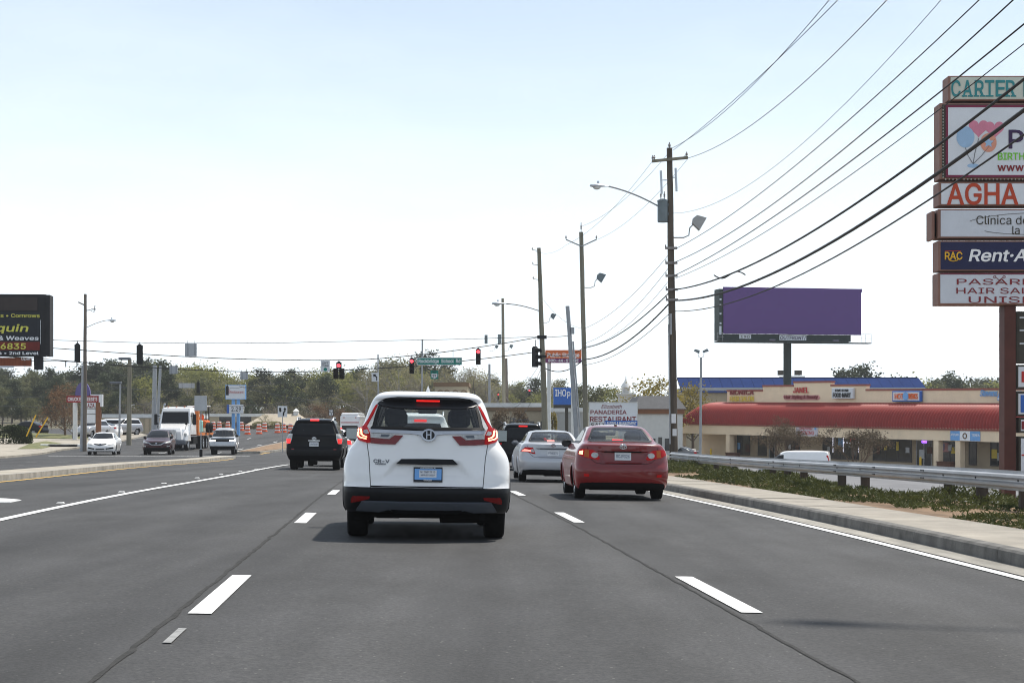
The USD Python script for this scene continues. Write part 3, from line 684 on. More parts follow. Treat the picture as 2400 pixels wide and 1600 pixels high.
extra = [('emblem_letter@emblem', Hm, 'chrome'), ('model_badge', [rear_text(Z, 'CR-V', .036, .175, *c1(430, 768)), rear_text(Z, 'HONDA', .017, .115, *c1(425, 785))], 'trim_satin'),
    ('plate_lettering@number_plate', [rear_text(Z, 'M  TMP TF  D', .020, .16, 0.008, zp[0] + .095, .017), rear_text(Z, 'MPR 07 2019', .020, .15, 0.008, zp[0] + .06, .017), rear_text(Z, 'GEORGIA', .014, .17, 0.01, zp[1] - .021, .024), rear_text(Z, 'DEALER', .011, .09, 0.01, zp[0] + .006, .024)], 'plate_white'),
    ('roof_fin', trimesh.convex.convex_hull(np.array([(-.03, .98, 1.64), (.03, .98, 1.64), (0, 1.0, 1.722), (-.022, 1.2, 1.64), (.022, 1.2, 1.64), (0, 1.04, 1.715)])), 'paint_white'),
    ('rear_wiper', [tube([(.02, .155, 1.205), (-.2, .17, 1.225), (-.42, .17, 1.215)], [.012, .011, .006], 6), rbox(-.02, .06, .13, .17, 1.19, 1.225, .012)], 'trim_black'),
    ('door_mirror', ms[0], 'trim_black'), ('door_mirror', ms[1], 'trim_black'), ('mirror_glass', mg[0], 'mirror_glass'), ('mirror_glass', mg[1], 'mirror_glass')]
led = lambda *p: LineString(C1(*p)).buffer(.0075)
pieces = [
    ('spoiler_panel', 'decal_dark', 'rear', sym(C1((838, 190), (700, 187), (570, 184), (470, 196), (425, 214), (402, 238), (440, 262), (560, 282), (838, 290))), {'off': .010, 'label': 'black spoiler band over the rear window'}),
    ('brake_light', 'lamp_red_lit', 'rear', sym(C1((838, 201), (735, 199), (735, 208), (838, 210))), {'off': .016, 'label': 'lit high brake light'}),
    ('tail_light', 'lamp_red', 'rear', tl, {'m': 1, 'off': .020}), ('light_blade', 'lamp_red', 'rear', blade, {'m': 1, 'off': .014}),
    ('pillar_strip', 'lamp_clear', 'rear', C1((397, 252), (404, 250), (374, 335), (348, 440), (322, 470), (304, 446), (363, 336)), {'m': 1, 'off': .008}),
    ('light_strip', 'led_lit', 'rear', led((231, 476), (233, 530), (250, 548), (300, 560)), {'m': 0, 'off': .026}), ('light_strip', 'led_lit', 'rear', led((258, 476), (264, 518), (280, 533), (304, 541)), {'m': 0, 'off': .026}),
    ('light_strip', 'led_lit', 'rear', Polygon(mir(led((231, 476), (233, 530), (250, 548), (300, 560)).exterior.coords[:-1])), {'off': .026}), ('light_strip', 'led_lit', 'rear', Polygon(mir(led((258, 476), (264, 518), (280, 533), (304, 541)).exterior.coords[:-1])), {'off': .026}),
    ('reverse_light', 'lamp_clear', 'rear', C1((286, 482), (312, 478), (328, 512), (300, 516), (280, 500)), {'m': 1, 'off': .026, 'on': 'tail_light'}),
    ('tailgate_light', 'lamp_red_dark', 'rear', C1((336, 548), (500, 560), (548, 524), (622, 528), (552, 606), (420, 602), (336, 594)), {'m': 1, 'off': .014}),
    ('tailgate_lens', 'lamp_clear', 'rear', C1((336, 506), (540, 518), (498, 556), (336, 545)), {'m': 1, 'off': .013}),
    ('tailgate_lamp', 'trim_satin', 'rear', C1((430, 517), (505, 520), (490, 542), (425, 538)), {'m': 1, 'off': .016, 'on': 'tailgate_lens'}),
    ('chrome_bar', 'chrome', 'rear', sym(C1((838, 492), (720, 488), (560, 482), (338, 474), (338, 502), (560, 510), (700, 514), (775, 528), (806, 556), (838, 562))), {'off': .018, 'size': .05}),
    ('emblem', 'decal_dark', 'rear', ring.buffer(0), {'off': .026}), ('emblem_ring', 'chrome', 'rear', ring.buffer(.008).difference(ring.buffer(-.008)), {'off': .034}),
    ('handle_garnish', 'trim_black', 'rear', sym(C1((838, 735), (608, 735), (566, 776), (838, 786))), {'off': .012, 'flat': 1}),
    ('shut_line', 'under_dark', 'rear', LineString(C1((300, 596), (318, 720), (338, 990))).buffer(.0035), {'off': .0015}),
    ('shut_line', 'under_dark', 'rear', LineString(mir(C1((300, 596), (318, 720), (338, 990)))).buffer(.0035), {'off': .0015}),
    ('shut_line', 'under_dark', 'rear', LineString([(-.61, .592), (.61, .592)]).buffer(.006), {'off': .003}),
    ('reflector', 'lamp_red_dark', 'rear', C1((166, 1085), (185, 1062), (334, 1064), (328, 1086), (220, 1112), (166, 1122)), {'m': 1, 'off': .008}),
    ('bumper_insert', 'trim_satin', 'rear', sym(C1((838, 1114), (640, 1112), (480, 1108), (264, 1102), (214, 1178), (420, 1188), (500, 1170), (560, 1188), (838, 1190))), {'off': .030, 'size': .05}),
    ('bumper_slot', 'trim_black', 'rear', sym(C1((838, 1176), (640, 1172), (520, 1166), (560, 1198), (838, 1200))), {'off': .034}),
    ('number_plate', 'decal_dark', 'rear', plateP, {'off': .012}),
    ('plate_ground', 'plate_blue', 'rear', C1((728, 824), (968, 828), (966, 928), (728, 924)), {'off': .016, 'on': 'number_plate', 'm': 0}),
    ('plate_panel', 'plate_white', 'rear', C1((768, 838), (924, 841), (922, 910), (768, 907)), {'off': .019}),
]
for i, e in enumerate(extra):
    if e[0].startswith('plate_lettering'):
        extra[i] = ('plate_lettering@number_plate', e[1][2:], 'plate_white'); extra.append(('permit_lettering@number_plate', [m.apply_translation([0, -.006, 0]) for m in e[1][:2]], 'plate_ink'))
crv = dict(paint='paint_white', R=.352, tw=.235, axles=(.93, 3.59), windows=[('rear', winP, 'tint_glass', .035), ('front', sym([(-.0, 1.12), (-.66, 1.14), (-.50, 1.53), (0, 1.56)]), 'clear_glass'), ('left', sidew, 'dark_glass'), ('right', sidew, 'dark_glass')],
    seethru=True, seats=[(-.38, 2.0, .66), (.38, 2.0, .66), (-.36, 1.12, .62), (.36, 1.12, .62)], dash=3.0, mz=1.45, dash_z=1.06, res=(84, 36, 110), clear=.24, under=tail_pipe, lip=.016, lip_mat='trim_black',
    cladding=lambda c: (c[:, 2] < .585) & ((c[:, 1] < 1.0) | (c[:, 2] < .40) | (c[:, 1] > 4.2)), pieces=pieces, extra=extra)
HEAD = math.atan(.058)      # the road's heading: slightly to the left of straight ahead
p = ground_pose(998.4, 20.0)
build_car('white_suv', 'white SUV with lit brake lights stopped nearest, in the middle lane', 'suv', (p[0], p[1], p[2] + .0), HEAD * .85, Z, crv, tilt=.016)

# ---- saloons
def sedan_shell(W=1.76, L=4.54, H=1.465, dz=1.10):
    k = W / 1.76; l = L / 4.54; h = H / 1.465
    return Shell(
        w=[(.20 * h, .80 * k), (.26 * h, .845 * k), (.45 * h, .874 * k), (.62 * h, .88 * k), (.80 * h, .872 * k), (.93 * h, .845 * k), (1.02 * h, .80 * k), (1.08 * h, .745 * k), (1.115 * h, .70 * k), (1.22 * h, .645 * k), (1.36 * h, .57 * k), (1.41 * h, .52 * k), (1.44 * h, .43 * k), (1.458 * h, .28 * k), (1.465 * h, .05 * k)],
        r=[(.20 * h, .14), (.28 * h, .05), (.45 * h, 0), (.58 * h, .0), (.66 * h, .03), (.70 * h, .055), (.85 * h, .09), (1.0 * h, .10), (1.06 * h, .10), (1.09 * h, .16), (1.105 * h, .36), (1.12 * h, .55 * l), (1.25 * h, .86 * l), (1.38 * h, 1.20 * l), (1.42 * h, 1.36 * l), (1.45 * h, 1.6 * l), (1.465 * h, 2.05 * l)],
        f=[(.20 * h, 4.42 * l), (.35 * h, 4.52 * l), (.5 * h, 4.54 * l), (.65 * h, 4.48 * l), (.76 * h, 4.30 * l), (.86 * h, 3.95 * l), (.95 * h, 3.5 * l), (1.0 * h, 3.3 * l), (1.05 * h, 3.18 * l), (1.25 * h, 2.80 * l), (1.40 * h, 2.48 * l), (1.44 * h, 2.3 * l), (1.465 * h, 2.1 * l)],
        dr=[(.2, .36), (.6, .40), (1.0 * h, .40), (1.09 * h, .34), (1.13 * h, .22), (1.4 * h, .18), (1.465 * h, .05)], df=[(.2, .7), (.7, .85), (.95, .7), (1.05 * h, .45), (1.4 * h, .3), (1.465 * h, .05)], pr=2.9, pf=2.5,
        recess=lambda x, z: .045 * (1 - smooth(.40, .50, np.abs(x) + .35 * (.92 - z))) * smooth(.69 * h, .74 * h, z) * (1 - smooth(.93 * h, .95 * h, z)))
Sc = sedan_shell()
def c2(rx, ry): return ((rx - 1300) / 856., (1372 + (rx - 1300) * .035 - ry) / 856. * 1.0)
def C2(*p): return [c2(*q) for q in p]
winr = sym([(0, 1.405), (-.40, 1.395), (-.475, 1.375), (-.60, 1.15), (-.55, 1.135), (0, 1.142)])
wins = [(1.30, 1.10), (1.55, 1.33), (1.9, 1.38), (2.35, 1.38), (3.02, 1.10)]
winf = sym([(0, 1.06), (-.66, 1.08), (-.52, 1.36), (0, 1.40)])
def toyota(x, z, w, h):
    E = lambda a, b, cx, cz: Polygon([(cx + a * math.cos(t), cz + b * math.sin(t)) for t in np.linspace(0, 2 * math.pi, 28)[:-1]])
    o = []
    for a, b, cz in ((w, h, z), (w * .45, h * .95, z), (w * .75, h * .42, z + h * .45)):
        e = E(a, b, x, cz); o.append(e.difference(e.buffer(-.010)))
    return unary_union(o)
def sedan_bits(S, lampL, plate, plate_s, emblem_z, shut_z, k=1.0):
    return [('shut_line', 'under_dark', 'rear', LineString([(-.66 * k, 1.02), (-.60 * k, .80), (-.52 * k, shut_z + .02), (-.40, shut_z), (.40, shut_z), (.52 * k, shut_z + .02), (.60 * k, .80), (.66 * k, 1.02)]).buffer(.004), {'off': .0015}),
            ('emblem', 'chrome', 'rear', toyota(0, emblem_z, .068, .045), {'off': .016, 'size': .03})] + lampL + [
            ('number_plate', 'plate_white', 'rear', [(-.152, plate), (.152, plate), (.152, plate + .155), (-.152, plate + .155)], {'off': .012})]
ms, mg = door_mirror(Sc, 2.95, 1.05, .02, .20, .14)
lamp = [('tail_light', 'lamp_red', 'rear', [(-.82, .885), (-.80, .965), (-.755, .985), (-.56, .97), (-.50, .93), (-.43, .80), (-.47, .775), (-.60, .80), (-.74, .83)], {'m': 1, 'off': .012}),
        ('turn_lamp', 'lamp_amber', 'rear', [(-.715, .835), (-.70, .965), (-.625, .965), (-.63, .825)], {'m': 1, 'off': .016, 'on': 'tail_light'}),
        ('reverse_lamp', 'lamp_clear', 'rear', [(-.525 + .062 * math.cos(a), .865 + .055 * math.sin(a)) for a in np.linspace(0, 2 * math.pi, 18)[:-1]], {'m': 1, 'off': .020, 'on': 'tail_light'}),
        ('brake_lens', 'led_lit', 'rear', [(-.80, .885), (-.785, .94), (-.73, .95), (-.735, .87)], {'off': .018, 'on': 'tail_light', 'm': 0}),
        ('brake_light', 'lamp_red_lit', 'rear', [(-.15, 1.150), (.05, 1.150), (.05, 1.166), (-.15, 1.166)], {'off': .010}),
        ('boot_handle', 'under_dark', 'rear', [(-.36, .925), (.36, .925), (.34, .945), (-.34, .945)], {'off': .006}),
        ('reflector', 'lamp_red', 'rear', [(-.72, .455), (-.63, .45), (-.63, .50), (-.72, .51)], {'m': 1, 'off': .008}),
        ('lower_valance', 'under_dark', 'rear', [(-.80, .21), (.80, .21), (.78, .325), (.55, .345), (-.55, .345), (-.78, .325)], {'off': .010})]
cor = dict(paint='paint_maroon', R=.315, tw=.20, axles=(.95, 3.55), windows=[('rear', winr, 'tint_glass', .02), ('front', winf, 'clear_glass'), ('left', wins, 'dark_glass'), ('right', wins, 'dark_glass')],
    seethru=True, seats=[(-.36, 2.1, .52), (.36, 2.1, .52), (-.34, 1.35, .50), (.34, 1.35, .50)], dash=2.9, mz=1.28, dash_z=.98, res=(80, 30, 90), clear=.19, lip=.014,
    under=[bx(-.55, .55, .3, .9, .20, .3), cyl((.35, .1, .24), (.35, .6, .24), .03, 10), cyl((-.75, .95, .3), (.75, .95, .3), .04, 8)],
    pieces=sedan_bits(Sc, lamp, .775, '', 1.035, .705), extra=[('plate_lettering@number_plate', rear_text(Sc, 'RCJ9326', .062, .25, 0, .82, .015), 'plate_ink'), ('door_mirror', ms[0], 'trim_black'), ('door_mirror', ms[1], 'trim_black'), ('mirror_glass', mg[0], 'black_glass'), ('mirror_glass', mg[1], 'black_glass'),
        ('roof_aerial', revolve([(.001, .05), (.028, .03), (.03, 0)], 'z', 12).apply_translation([0, 1.55, 1.435]), 'decal_dark')])
p = ground_pose(1460, 34.0)
build_car('red_sedan', 'dark red sedan with lit brake lights in the right lane beside the guardrail', 'car', p, HEAD * .8, Sc, cor, tilt=.016, zs=.96)

Sy = sedan_shell(1.82, 4.80, 1.47)
ms, mg = door_mirror(Sy, 3.1, 1.06, .02, .20, .14)
lamp = [('tail_light', 'lamp_red', 'rear', [(-.86, .86), (-.74, .98), (-.54, .975), (-.47, .80), (-.55, .80), (-.68, .845)], {'m': 1, 'off': .012}),
        ('brake_lens', 'lamp_pink_lit', 'rear', [(-.83, .868), (-.76, .925), (-.60, .905), (-.585, .85), (-.68, .865)], {'m': 1, 'off': .016, 'on': 'tail_light'}),
        ('reverse_lamp', 'lamp_clear', 'rear', [(-.59, .85), (-.60, .915), (-.53, .93), (-.50, .83)], {'m': 1, 'off': .017, 'on': 'tail_light'}),
        ('brake_light', 'lamp_pink_lit', 'rear', [(-.13, 1.150), (.07, 1.150), (.07, 1.172), (-.13, 1.172)], {'off': .010}),
        ('boot_handle', 'trim_satin', 'rear', [(-.37, .925), (.37, .925), (.35, .945), (-.35, .945)], {'off': .008}),
        ('lower_valance', 'under_dark', 'rear', [(-.82, .21), (.82, .21), (.80, .34), (.55, .36), (-.55, .36), (-.80, .34)], {'off': .010})]
cam_ = dict(paint='paint_silver', R=.325, tw=.205, axles=(1.0, 3.77), windows=[('rear', [(a * 1.03, z * 1.003) for a, z in winr], 'tint_glass', .02), ('front', [(a * 1.03, z) for a, z in winf], 'clear_glass'), ('left', [(y * 1.06, z) for y, z in wins], 'dark_glass'), ('right', [(y * 1.06, z) for y, z in wins], 'dark_glass')],
    seethru=True, seats=[(-.36, 2.25, .52), (.36, 2.25, .52), (-.34, 1.42, .50), (.34, 1.42, .50)], dash=3.08, mz=1.28, dash_z=.98, res=(66, 24, 70), clear=.2,
    under=[bx(-.55, .55, .3, .9, .22, .3), bx(-.2, .25, .3, .9, .17, .3)], pieces=sedan_bits(Sy, lamp, .745, '', 1.035, .70, 1.03),
    extra=[('plate_lettering@number_plate', rear_text(Sy, 'PTH5074', .06, .25, 0, .79, .015), 'plate_ink'), ('door_mirror', ms[0], 'trim_satin'), ('door_mirror', ms[1], 'trim_satin')])
p = ground_pose(1296, 48.8)
build_car('silver_sedan', 'silver sedan with pink lit tail lights stopped ahead of the dark red sedan', 'car', p, HEAD * .8, Sy, cam_, tilt=.016, zs=.95)

# ---- big SUVs seen from behind
def suv_shell(W=1.92, L=4.82, H=1.78, sl=.10, tuck=.0):
    k = W / 1.92; h = H / 1.78
    return Shell(
        w=[(.34, .84 * k), (.42, .90 * k), (.6, .95 * k), (.85, .96 * k), (1.02, .945 * k), (1.12, .92 * k), (1.18 * h, .88 * k), (1.35 * h, .80 * k), (1.55 * h, .71 * k), (1.66 * h, .66 * k), (1.72 * h, .60 * k), (1.755 * h, .50 * k), (1.775 * h, .30 * k), (1.78 * h, .05 * k)],
        r=[(.34, .14), (.45, .03), (.6, 0), (.72, .01), (.76, .07), (.95, .09), (1.15 * h, .10), (1.3 * h, .14 + sl * .4), (1.6 * h, .22 + sl), (1.68 * h, .20 + sl), (1.73 * h, .30 + sl), (1.77 * h, .7), (1.78 * h, 1.4)],
        f=[(.34, L - .1), (.55, L), (.8, L - .02), (.98, L - .12), (1.08, L - .5), (1.14 * h, L - 1.25), (1.18 * h, L - 1.42), (1.4 * h, L - 1.85), (1.66 * h, L - 2.3), (1.74 * h, L - 2.6), (1.78 * h, L - 3.0)],
        dr=[(.34, .3), (1.0, .3), (1.3, .22), (1.7 * h, .22), (1.78 * h, .05)], df=[(.34, .5), (1.0, .5), (1.2, .4), (1.7 * h, .3), (1.78 * h, .05)], pr=3.8, pf=3.2)
def suv(name, label, pose, rz, S, paint, pieces, W, L, H, R=.39, gm='black_glass', extra=(), wr=None, bodykw=None):
    k, h = W / 1.92, H / 1.78
    wr = wr or sym([(0, 1.64 * h), (-.56 * k, 1.62 * h), (-.62 * k, 1.55 * h), (-.74 * k, 1.22 * h), (0, 1.20 * h)])
    ws = [(.45, 1.22 * h), (.62, 1.58 * h), (2.2, 1.62 * h), (L - 2.15, 1.60 * h), (L - 1.62, 1.22 * h)]
    ms, mg = door_mirror(S, L - 1.75, 1.22 * h, .03, .2, .19)
    sp = dict(paint=paint, R=R, tw=.26, axles=(.98, L - .95), windows=[('rear', wr, gm, .02), ('left', ws, 'black_glass'), ('right', ws, 'black_glass'), ('front', sym([(0, 1.19 * h), (-.76 * k, 1.22 * h), (-.62 * k, 1.6 * h), (0, 1.64 * h)]), 'black_glass')], res=(60, 24, 70), clear=.30,
        pieces=pieces, extra=[('door_mirror', ms[0], 'trim_black'), ('door_mirror', ms[1], 'trim_black')] + list(extra), **(bodykw or {}))
    return build_car(name, label, 'suv', pose, rz, S, sp, tilt=.01)
def rails(k, h, L, m='alloy'):
    return [('roof_rail', [tube([(sg * .60 * k, .55, 1.70 * h), (sg * .61 * k, .70, 1.80 * h), (sg * .61 * k, L - 2.7, 1.80 * h), (sg * .60 * k, L - 2.5, 1.71 * h)], .022, 8), cyl((sg * .61 * k, 1.3, 1.72 * h), (sg * .61 * k, 1.3, 1.8 * h), .02, 6)], m) for sg in (-1, 1)]
S4 = suv_shell(1.90, 4.82, 1.76)
pcs = [('tail_light', 'lamp_clear', 'rear', [(-.93, .98), (-.91, 1.10), (-.86, 1.22), (-.73, 1.22), (-.74, 1.06), (-.80, .90), (-.90, .88)], {'m': 1, 'off': .02}),
       ('brake_lens', 'lamp_red_lit', 'rear', [(-.91, .90), (-.92, 1.06), (-.78, 1.06), (-.80, .90)], {'m': 1, 'off': .026, 'on': 'tail_light'}),
       ('brake_light', 'lamp_red_lit', 'rear', [(-.15, 1.665), (.15, 1.665), (.15, 1.705), (-.15, 1.705)], {'off': .02}),
       ('number_plate', 'plate_white', 'rear', [(-.155, .80), (.155, .80), (.155, .95), (-.155, .95)], {'off': .015}), ('chrome_strip', 'chrome', 'rear', [(-.20, .985), (.20, .985), (.20, 1.015), (-.20, 1.015)], {'off': .02}),
       ('emblem', 'chrome', 'rear', toyota(0, 1.07, .075, .05), {'off': .014, 'size': .03}), ('bumper_step', 'trim_black', 'rear', [(-.86, .50), (.86, .50), (.86, .70), (-.86, .70)], {'off': .02}),
       ('reflector', 'lamp_red_dark', 'rear', [(-.75, .69), (-.66, .69), (-.66, .72), (-.75, .72)], {'m': 1, 'off': .024})]
ex = rails(1, 1.76 / 1.78, 4.82) + [('plate_lettering@number_plate', rear_text(S4, 'AVT238', .06, .24, 0, .845, .018), 'plate_ink'), ('rear_wiper', [tube([(-.02, .17, 1.24), (-.38, .22, 1.34)], [.014, .008], 6), tube([(.1, .19, 1.26), (.30, .24, 1.36)], [.016, .008], 6)], 'alloy'), ('spare_hanger', bx(-.12, .12, .1, .5, .30, .45), 'under_dark')]
p = ground_pose(735, 62.0)
suv('black_suv', 'black SUV with silver roof rails and lit brake lights left of the white SUV', p, HEAD * .8, S4, 'paint_black', pcs, 1.90, 4.82, 1.76, extra=ex, bodykw=dict(under=[cyl((-.8, .98, .36), (.8, .98, .36), .06, 8), bx(-.2, .05, .4, 1.1, .22, .4)]))
S5 = suv_shell(1.88, 4.70, 1.76)
pcs5 = [('brake_light', 'lamp_red_lit', 'rear', [(-.16, 1.63), (.16, 1.63), (.16, 1.665), (-.16, 1.665)], {'off': .02}), ('tail_light', 'lamp_red', 'rear', [(-.90, .95), (-.86, 1.22), (-.76, 1.22), (-.80, .95)], {'m': 1, 'off': .02}),
        ('number_plate', 'plate_white', 'rear', [(-.15, .85), (.15, .85), (.15, 1.0), (-.15, 1.0)], {'off': .015})]
def bicycle_on_roof():
    ms = []
    for y in (-.53, .53):
        a = np.linspace(0, 2 * math.pi, 25); ms.append(tube(np.stack([y + .33 * np.cos(a), 0 * a, .33 + .33 * np.sin(a)], 1), .022, 6, False))
        ms += [tube([(y, 0, .33), (y + .31 * math.cos(q), 0, .33 + .31 * math.sin(q))], .004, 4) for q in np.linspace(0, 6.28, 13)[:-1]]
    return ms
p = ground_pose(1226, 68)
suv('dark_grey_suv', 'charcoal SUV with silver roof rails ahead of the silver sedan', p, HEAD * .8, S5, 'paint_black', pcs5, 1.88, 4.70, 1.76, extra=rails(1.05, 1.76 / 1.78, 4.7, 'paint_silver') + [('plate_lettering@number_plate', rear_text(S5, 'QBF417', .06, .24, 0, .90, .018), 'plate_ink')])
S8 = suv_shell(1.80, 4.5, 1.70)
p = ground_pose(1216, 75.6)
suv('grey_suv', 'dark grey SUV hidden behind the charcoal SUV, carrying the bicycle', p, HEAD * .8, S8, 'paint_grey', [('tail_light', 'lamp_red', 'rear', [(-.84, .95), (-.80, 1.12), (-.72, 1.12), (-.74, .95)], {'m': 1, 'off': .02}), ('bike_rack', 'trim_black', 'rear', [(-.5, .98), (.5, .98), (.5, 1.04), (-.5, 1.04)], {'off': .30, 'depth': .02})], 1.80, 4.5, 1.70)
b = thing('bicycle', 'bicycle carried upright crosswise just ahead of the charcoal SUV', 'bicycle', (PX(1216, 75.2), 75.2, float(road_h(0, 75)) + 1.12), 0)
w = bicycle_on_roof(); n = len(w) // 2
for half in (w[:n], w[n:]): 
    part(b, 'wheel', [half[0]] + half[1:], 'rubber')
part(b, 'frame', [tube([(-.53, 0, .33), (-.05, 0, .28), (.40, 0, .82), (.53, 0, .33)], .018, 6), tube([(-.53, 0, .33), (-.20, 0, .80), (.40, 0, .85)], .016, 6), tube([(-.05, 0, .28), (-.22, 0, .86)], .016, 6), tube([(.40, -.2, .92), (.40, .2, .92)], .014, 6), bx(-.33, -.12, -.06, .06, .86, .90)], 'trim_satin')
S6 = suv_shell(1.80, 4.6, 1.78)
pcs6 = [('brake_light', 'lamp_red_lit', 'rear', [(-.16, 1.54), (.16, 1.54), (.16, 1.60), (-.16, 1.60)], {'off': .02}), ('tail_light', 'lamp_red_lit', 'rear', [(-.92, .95), (-.88, 1.18), (-.78, 1.18), (-.80, .95)], {'m': 1, 'off': .02}),
        ('number_plate', 'plate_white', 'rear', [(-.15, .85), (.15, .85), (.15, 1.0), (-.15, 1.0)], {'off': .015})]
p = ground_pose(984, 47)
suv('white_suv', 'white SUV with roof rails glimpsed through the rear window of the nearest white SUV', p, HEAD * .8, S6, 'paint_white', pcs6, 1.80, 4.6, 1.78, extra=rails(.97, 1.0, 4.6), wr=sym([(0, 1.50), (-.50, 1.48), (-.60, 1.20), (0, 1.18)]))
pcs7 = [('brake_light', 'lamp_red_lit', 'rear', [(-.2, 1.15), (.2, 1.15), (.2, 1.19), (-.2, 1.19)], {'off': .01}), ('tail_light', 'lamp_red_lit', 'rear', [(-.86, .84), (-.82, 1.0), (-.62, 1.0), (-.66, .86)], {'m': 1, 'off': .012})]
Sw = sedan_shell(1.80, 4.6, 1.46)
cw = dict(paint='paint_white', R=.32, tw=.2, axles=(.95, 3.6), windows=[('rear', winr, 'black_glass', .02), ('left', wins, 'black_glass'), ('right', wins, 'black_glass'), ('front', winf, 'black_glass')], res=(50, 20, 50), pieces=pcs7)
p = ground_pose(771, 71)
build_car('white_sedan', 'white sedan mostly hidden behind the right side of the black SUV', 'car', p, HEAD * .8, Sw, cw)

# ---- oncoming vehicles, seen from the front (built facing +y and turned round)
def front_lit(pts): return pts
Sf = sedan_shell(1.82, 4.8, 1.47)
camf = [('headlight', 'lamp_clear', 'front', [(-.84, .66), (-.80, .76), (-.60, .74), (-.46, .66), (-.60, .63)], {'m': 1, 'off': .01}), ('grille', 'trim_black', 'front', [(-.42, .70), (0, .60), (.42, .70), (.36, .735), (0, .715), (-.36, .735)], {'off': .008}),
        ('emblem', 'chrome', 'front', toyota(0, .69, .07, .048), {'off': .02, 'size': .03}),
        ('lower_grille', 'trim_black', 'front', [(-.82, .42), (-.36, .36), (-.36, .44), (-.80, .52)], {'m': 1, 'off': .008}), ('bumper_grille', 'trim_black', 'front', [(-.28, .35), (.28, .35), (.28, .42), (-.28, .42)], {'off': .008}),
        ('chin', 'trim_black', 'front', [(-.78, .21), (.78, .21), (.76, .26), (-.76, .26)], {'off': .006})]
def oncoming(name, label, cat, px, Y, S, sp, dz=0):
    # the given pixel is the middle of the nose
    L = float(np.max(S.f(np.linspace(S.z0, S.z1, 50)))); rz = math.pi + .10
    X = PX(px, Y); 
    return build_car(name, label, cat, (X - math.sin(rz) * -L * -1 * 0 + (-math.sin(.10)) * L * -1 * -1, Y + L * math.cos(.10), float(road_h(X, Y + 2)) + dz), rz, S, sp)
ms, mg = door_mirror(Sf, 3.1, 1.06, .02, .2, .14)
oncoming('white_sedan', 'white oncoming sedan at the stop line, nearest the left pavement', 'car', 234, 117.5, Sf, dict(paint='paint_white', R=.325, tw=.2, axles=(1.0, 3.77), windows=[('front', winf, 'black_glass', .02), ('left', wins, 'black_glass'), ('right', wins, 'black_glass'), ('rear', winr, 'black_glass')], res=(56, 24, 60), pieces=camf, extra=[('door_mirror', m, 'paint_white') for m in ms]))
Sv = Shell(w=[(.28, .86), (.36, .90), (.6, .912), (.85, .91), (1.0, .87), (1.1, .80), (1.3, .72), (1.5, .62), (1.58, .54), (1.63, .40), (1.655, .1)],
    r=[(.28, .1), (.5, 0), (.9, .1), (1.2, .16), (1.5, .40), (1.6, .40), (1.655, 1.4)], f=[(.28, 4.4), (.45, 4.53), (.65, 4.54), (.82, 4.45), (.95, 4.15), (1.04, 3.6), (1.08, 3.35), (1.3, 2.9), (1.55, 2.35), (1.62, 2.1), (1.655, 1.7)],
    dr=[(.28, .4), (1.1, .4), (1.6, .3), (1.655, .05)], df=[(.28, .7), (.9, .75), (1.1, .45), (1.6, .3), (1.655, .05)], pr=3, pf=2.7)
winf2 = sym([(0, 1.12), (-.70, 1.13), (-.53, 1.52), (0, 1.57)])
pv_ = [('headlight', 'lamp_clear', 'front', [(-.88, .80), (-.84, .90), (-.60, .83), (-.50, .76), (-.62, .74)], {'m': 1, 'off': .012}), ('grille', 'trim_black', 'front', [(-.50, .80), (-.30, .66), (.30, .66), (.50, .80), (0, .84)], {'off': .010}), ('chrome_wing', 'chrome', 'front', [(-.62, .82), (-.32, .64), (0, .63), (0, .67), (-.29, .68), (-.56, .84)], {'m': 1, 'off': .016}),
       ('fog_light', 'lamp_clear', 'front', [(-.84, .54), (-.66, .52), (-.66, .59), (-.83, .61)], {'m': 1, 'off': .012}), ('emblem', 'chrome', 'front', [(-.055, .70), (.055, .70), (.06, .78), (-.06, .78)], {'off': .024}),
       ('lower_cladding', 'trim_black', 'front', [(-.86, .29), (.86, .29), (.80, .47), (-.80, .47)], {'off': .006})]
ms, mg = door_mirror(Sv, 3.1, 1.10, .03, .2, .16)
wv = [(.7, 1.12), (.85, 1.45), (2.2, 1.49), (3.1, 1.12)]
oncoming('wine_red_suv', 'dark wine red oncoming SUV in front of the white truck', 'suv', 366, 118.5, Sv, dict(paint='paint_wine', R=.345, tw=.22, axles=(.9, 3.58), windows=[('front', winf2, 'black_glass', .02), ('left', wv, 'black_glass'), ('right', wv, 'black_glass'), ('rear', sym([(0, 1.55), (-.5, 1.52), (-.66, 1.16), (0, 1.16)]), 'black_glass')], res=(56, 24, 60), pieces=pv_, extra=[('door_mirror', m, 'trim_black') for m in ms]))
So = suv_shell(1.74, 4.55, 1.74)
po = [('headlight', 'head_lit', 'front', [(-.80, .86), (-.80, .98), (-.46, .97), (-.46, .87)], {'m': 1, 'off': .012}), ('grille', 'trim_black', 'front', [(-.42, .86), (.42, .86), (.42, .97), (-.42, .97)], {'off': .012}), ('chrome_bumper', 'paint_silver', 'front', [(-.84, .60), (.84, .60), (.84, .76), (-.84, .76)], {'off': .03}),
      ('bonnet_deflector', 'black_glass', 'front', sym([(0, .985), (-.74, .985), (-.76, 1.075), (0, 1.085)]), {'off': .03}), ('chin', 'trim_black', 'front', [(-.78, .36), (.78, .36), (.80, .56), (-.80, .56)], {'off': .012})]
ms, mg = door_mirror(So, 2.85, 1.2, .03, .2, .17)
ho = 1.74 / 1.78
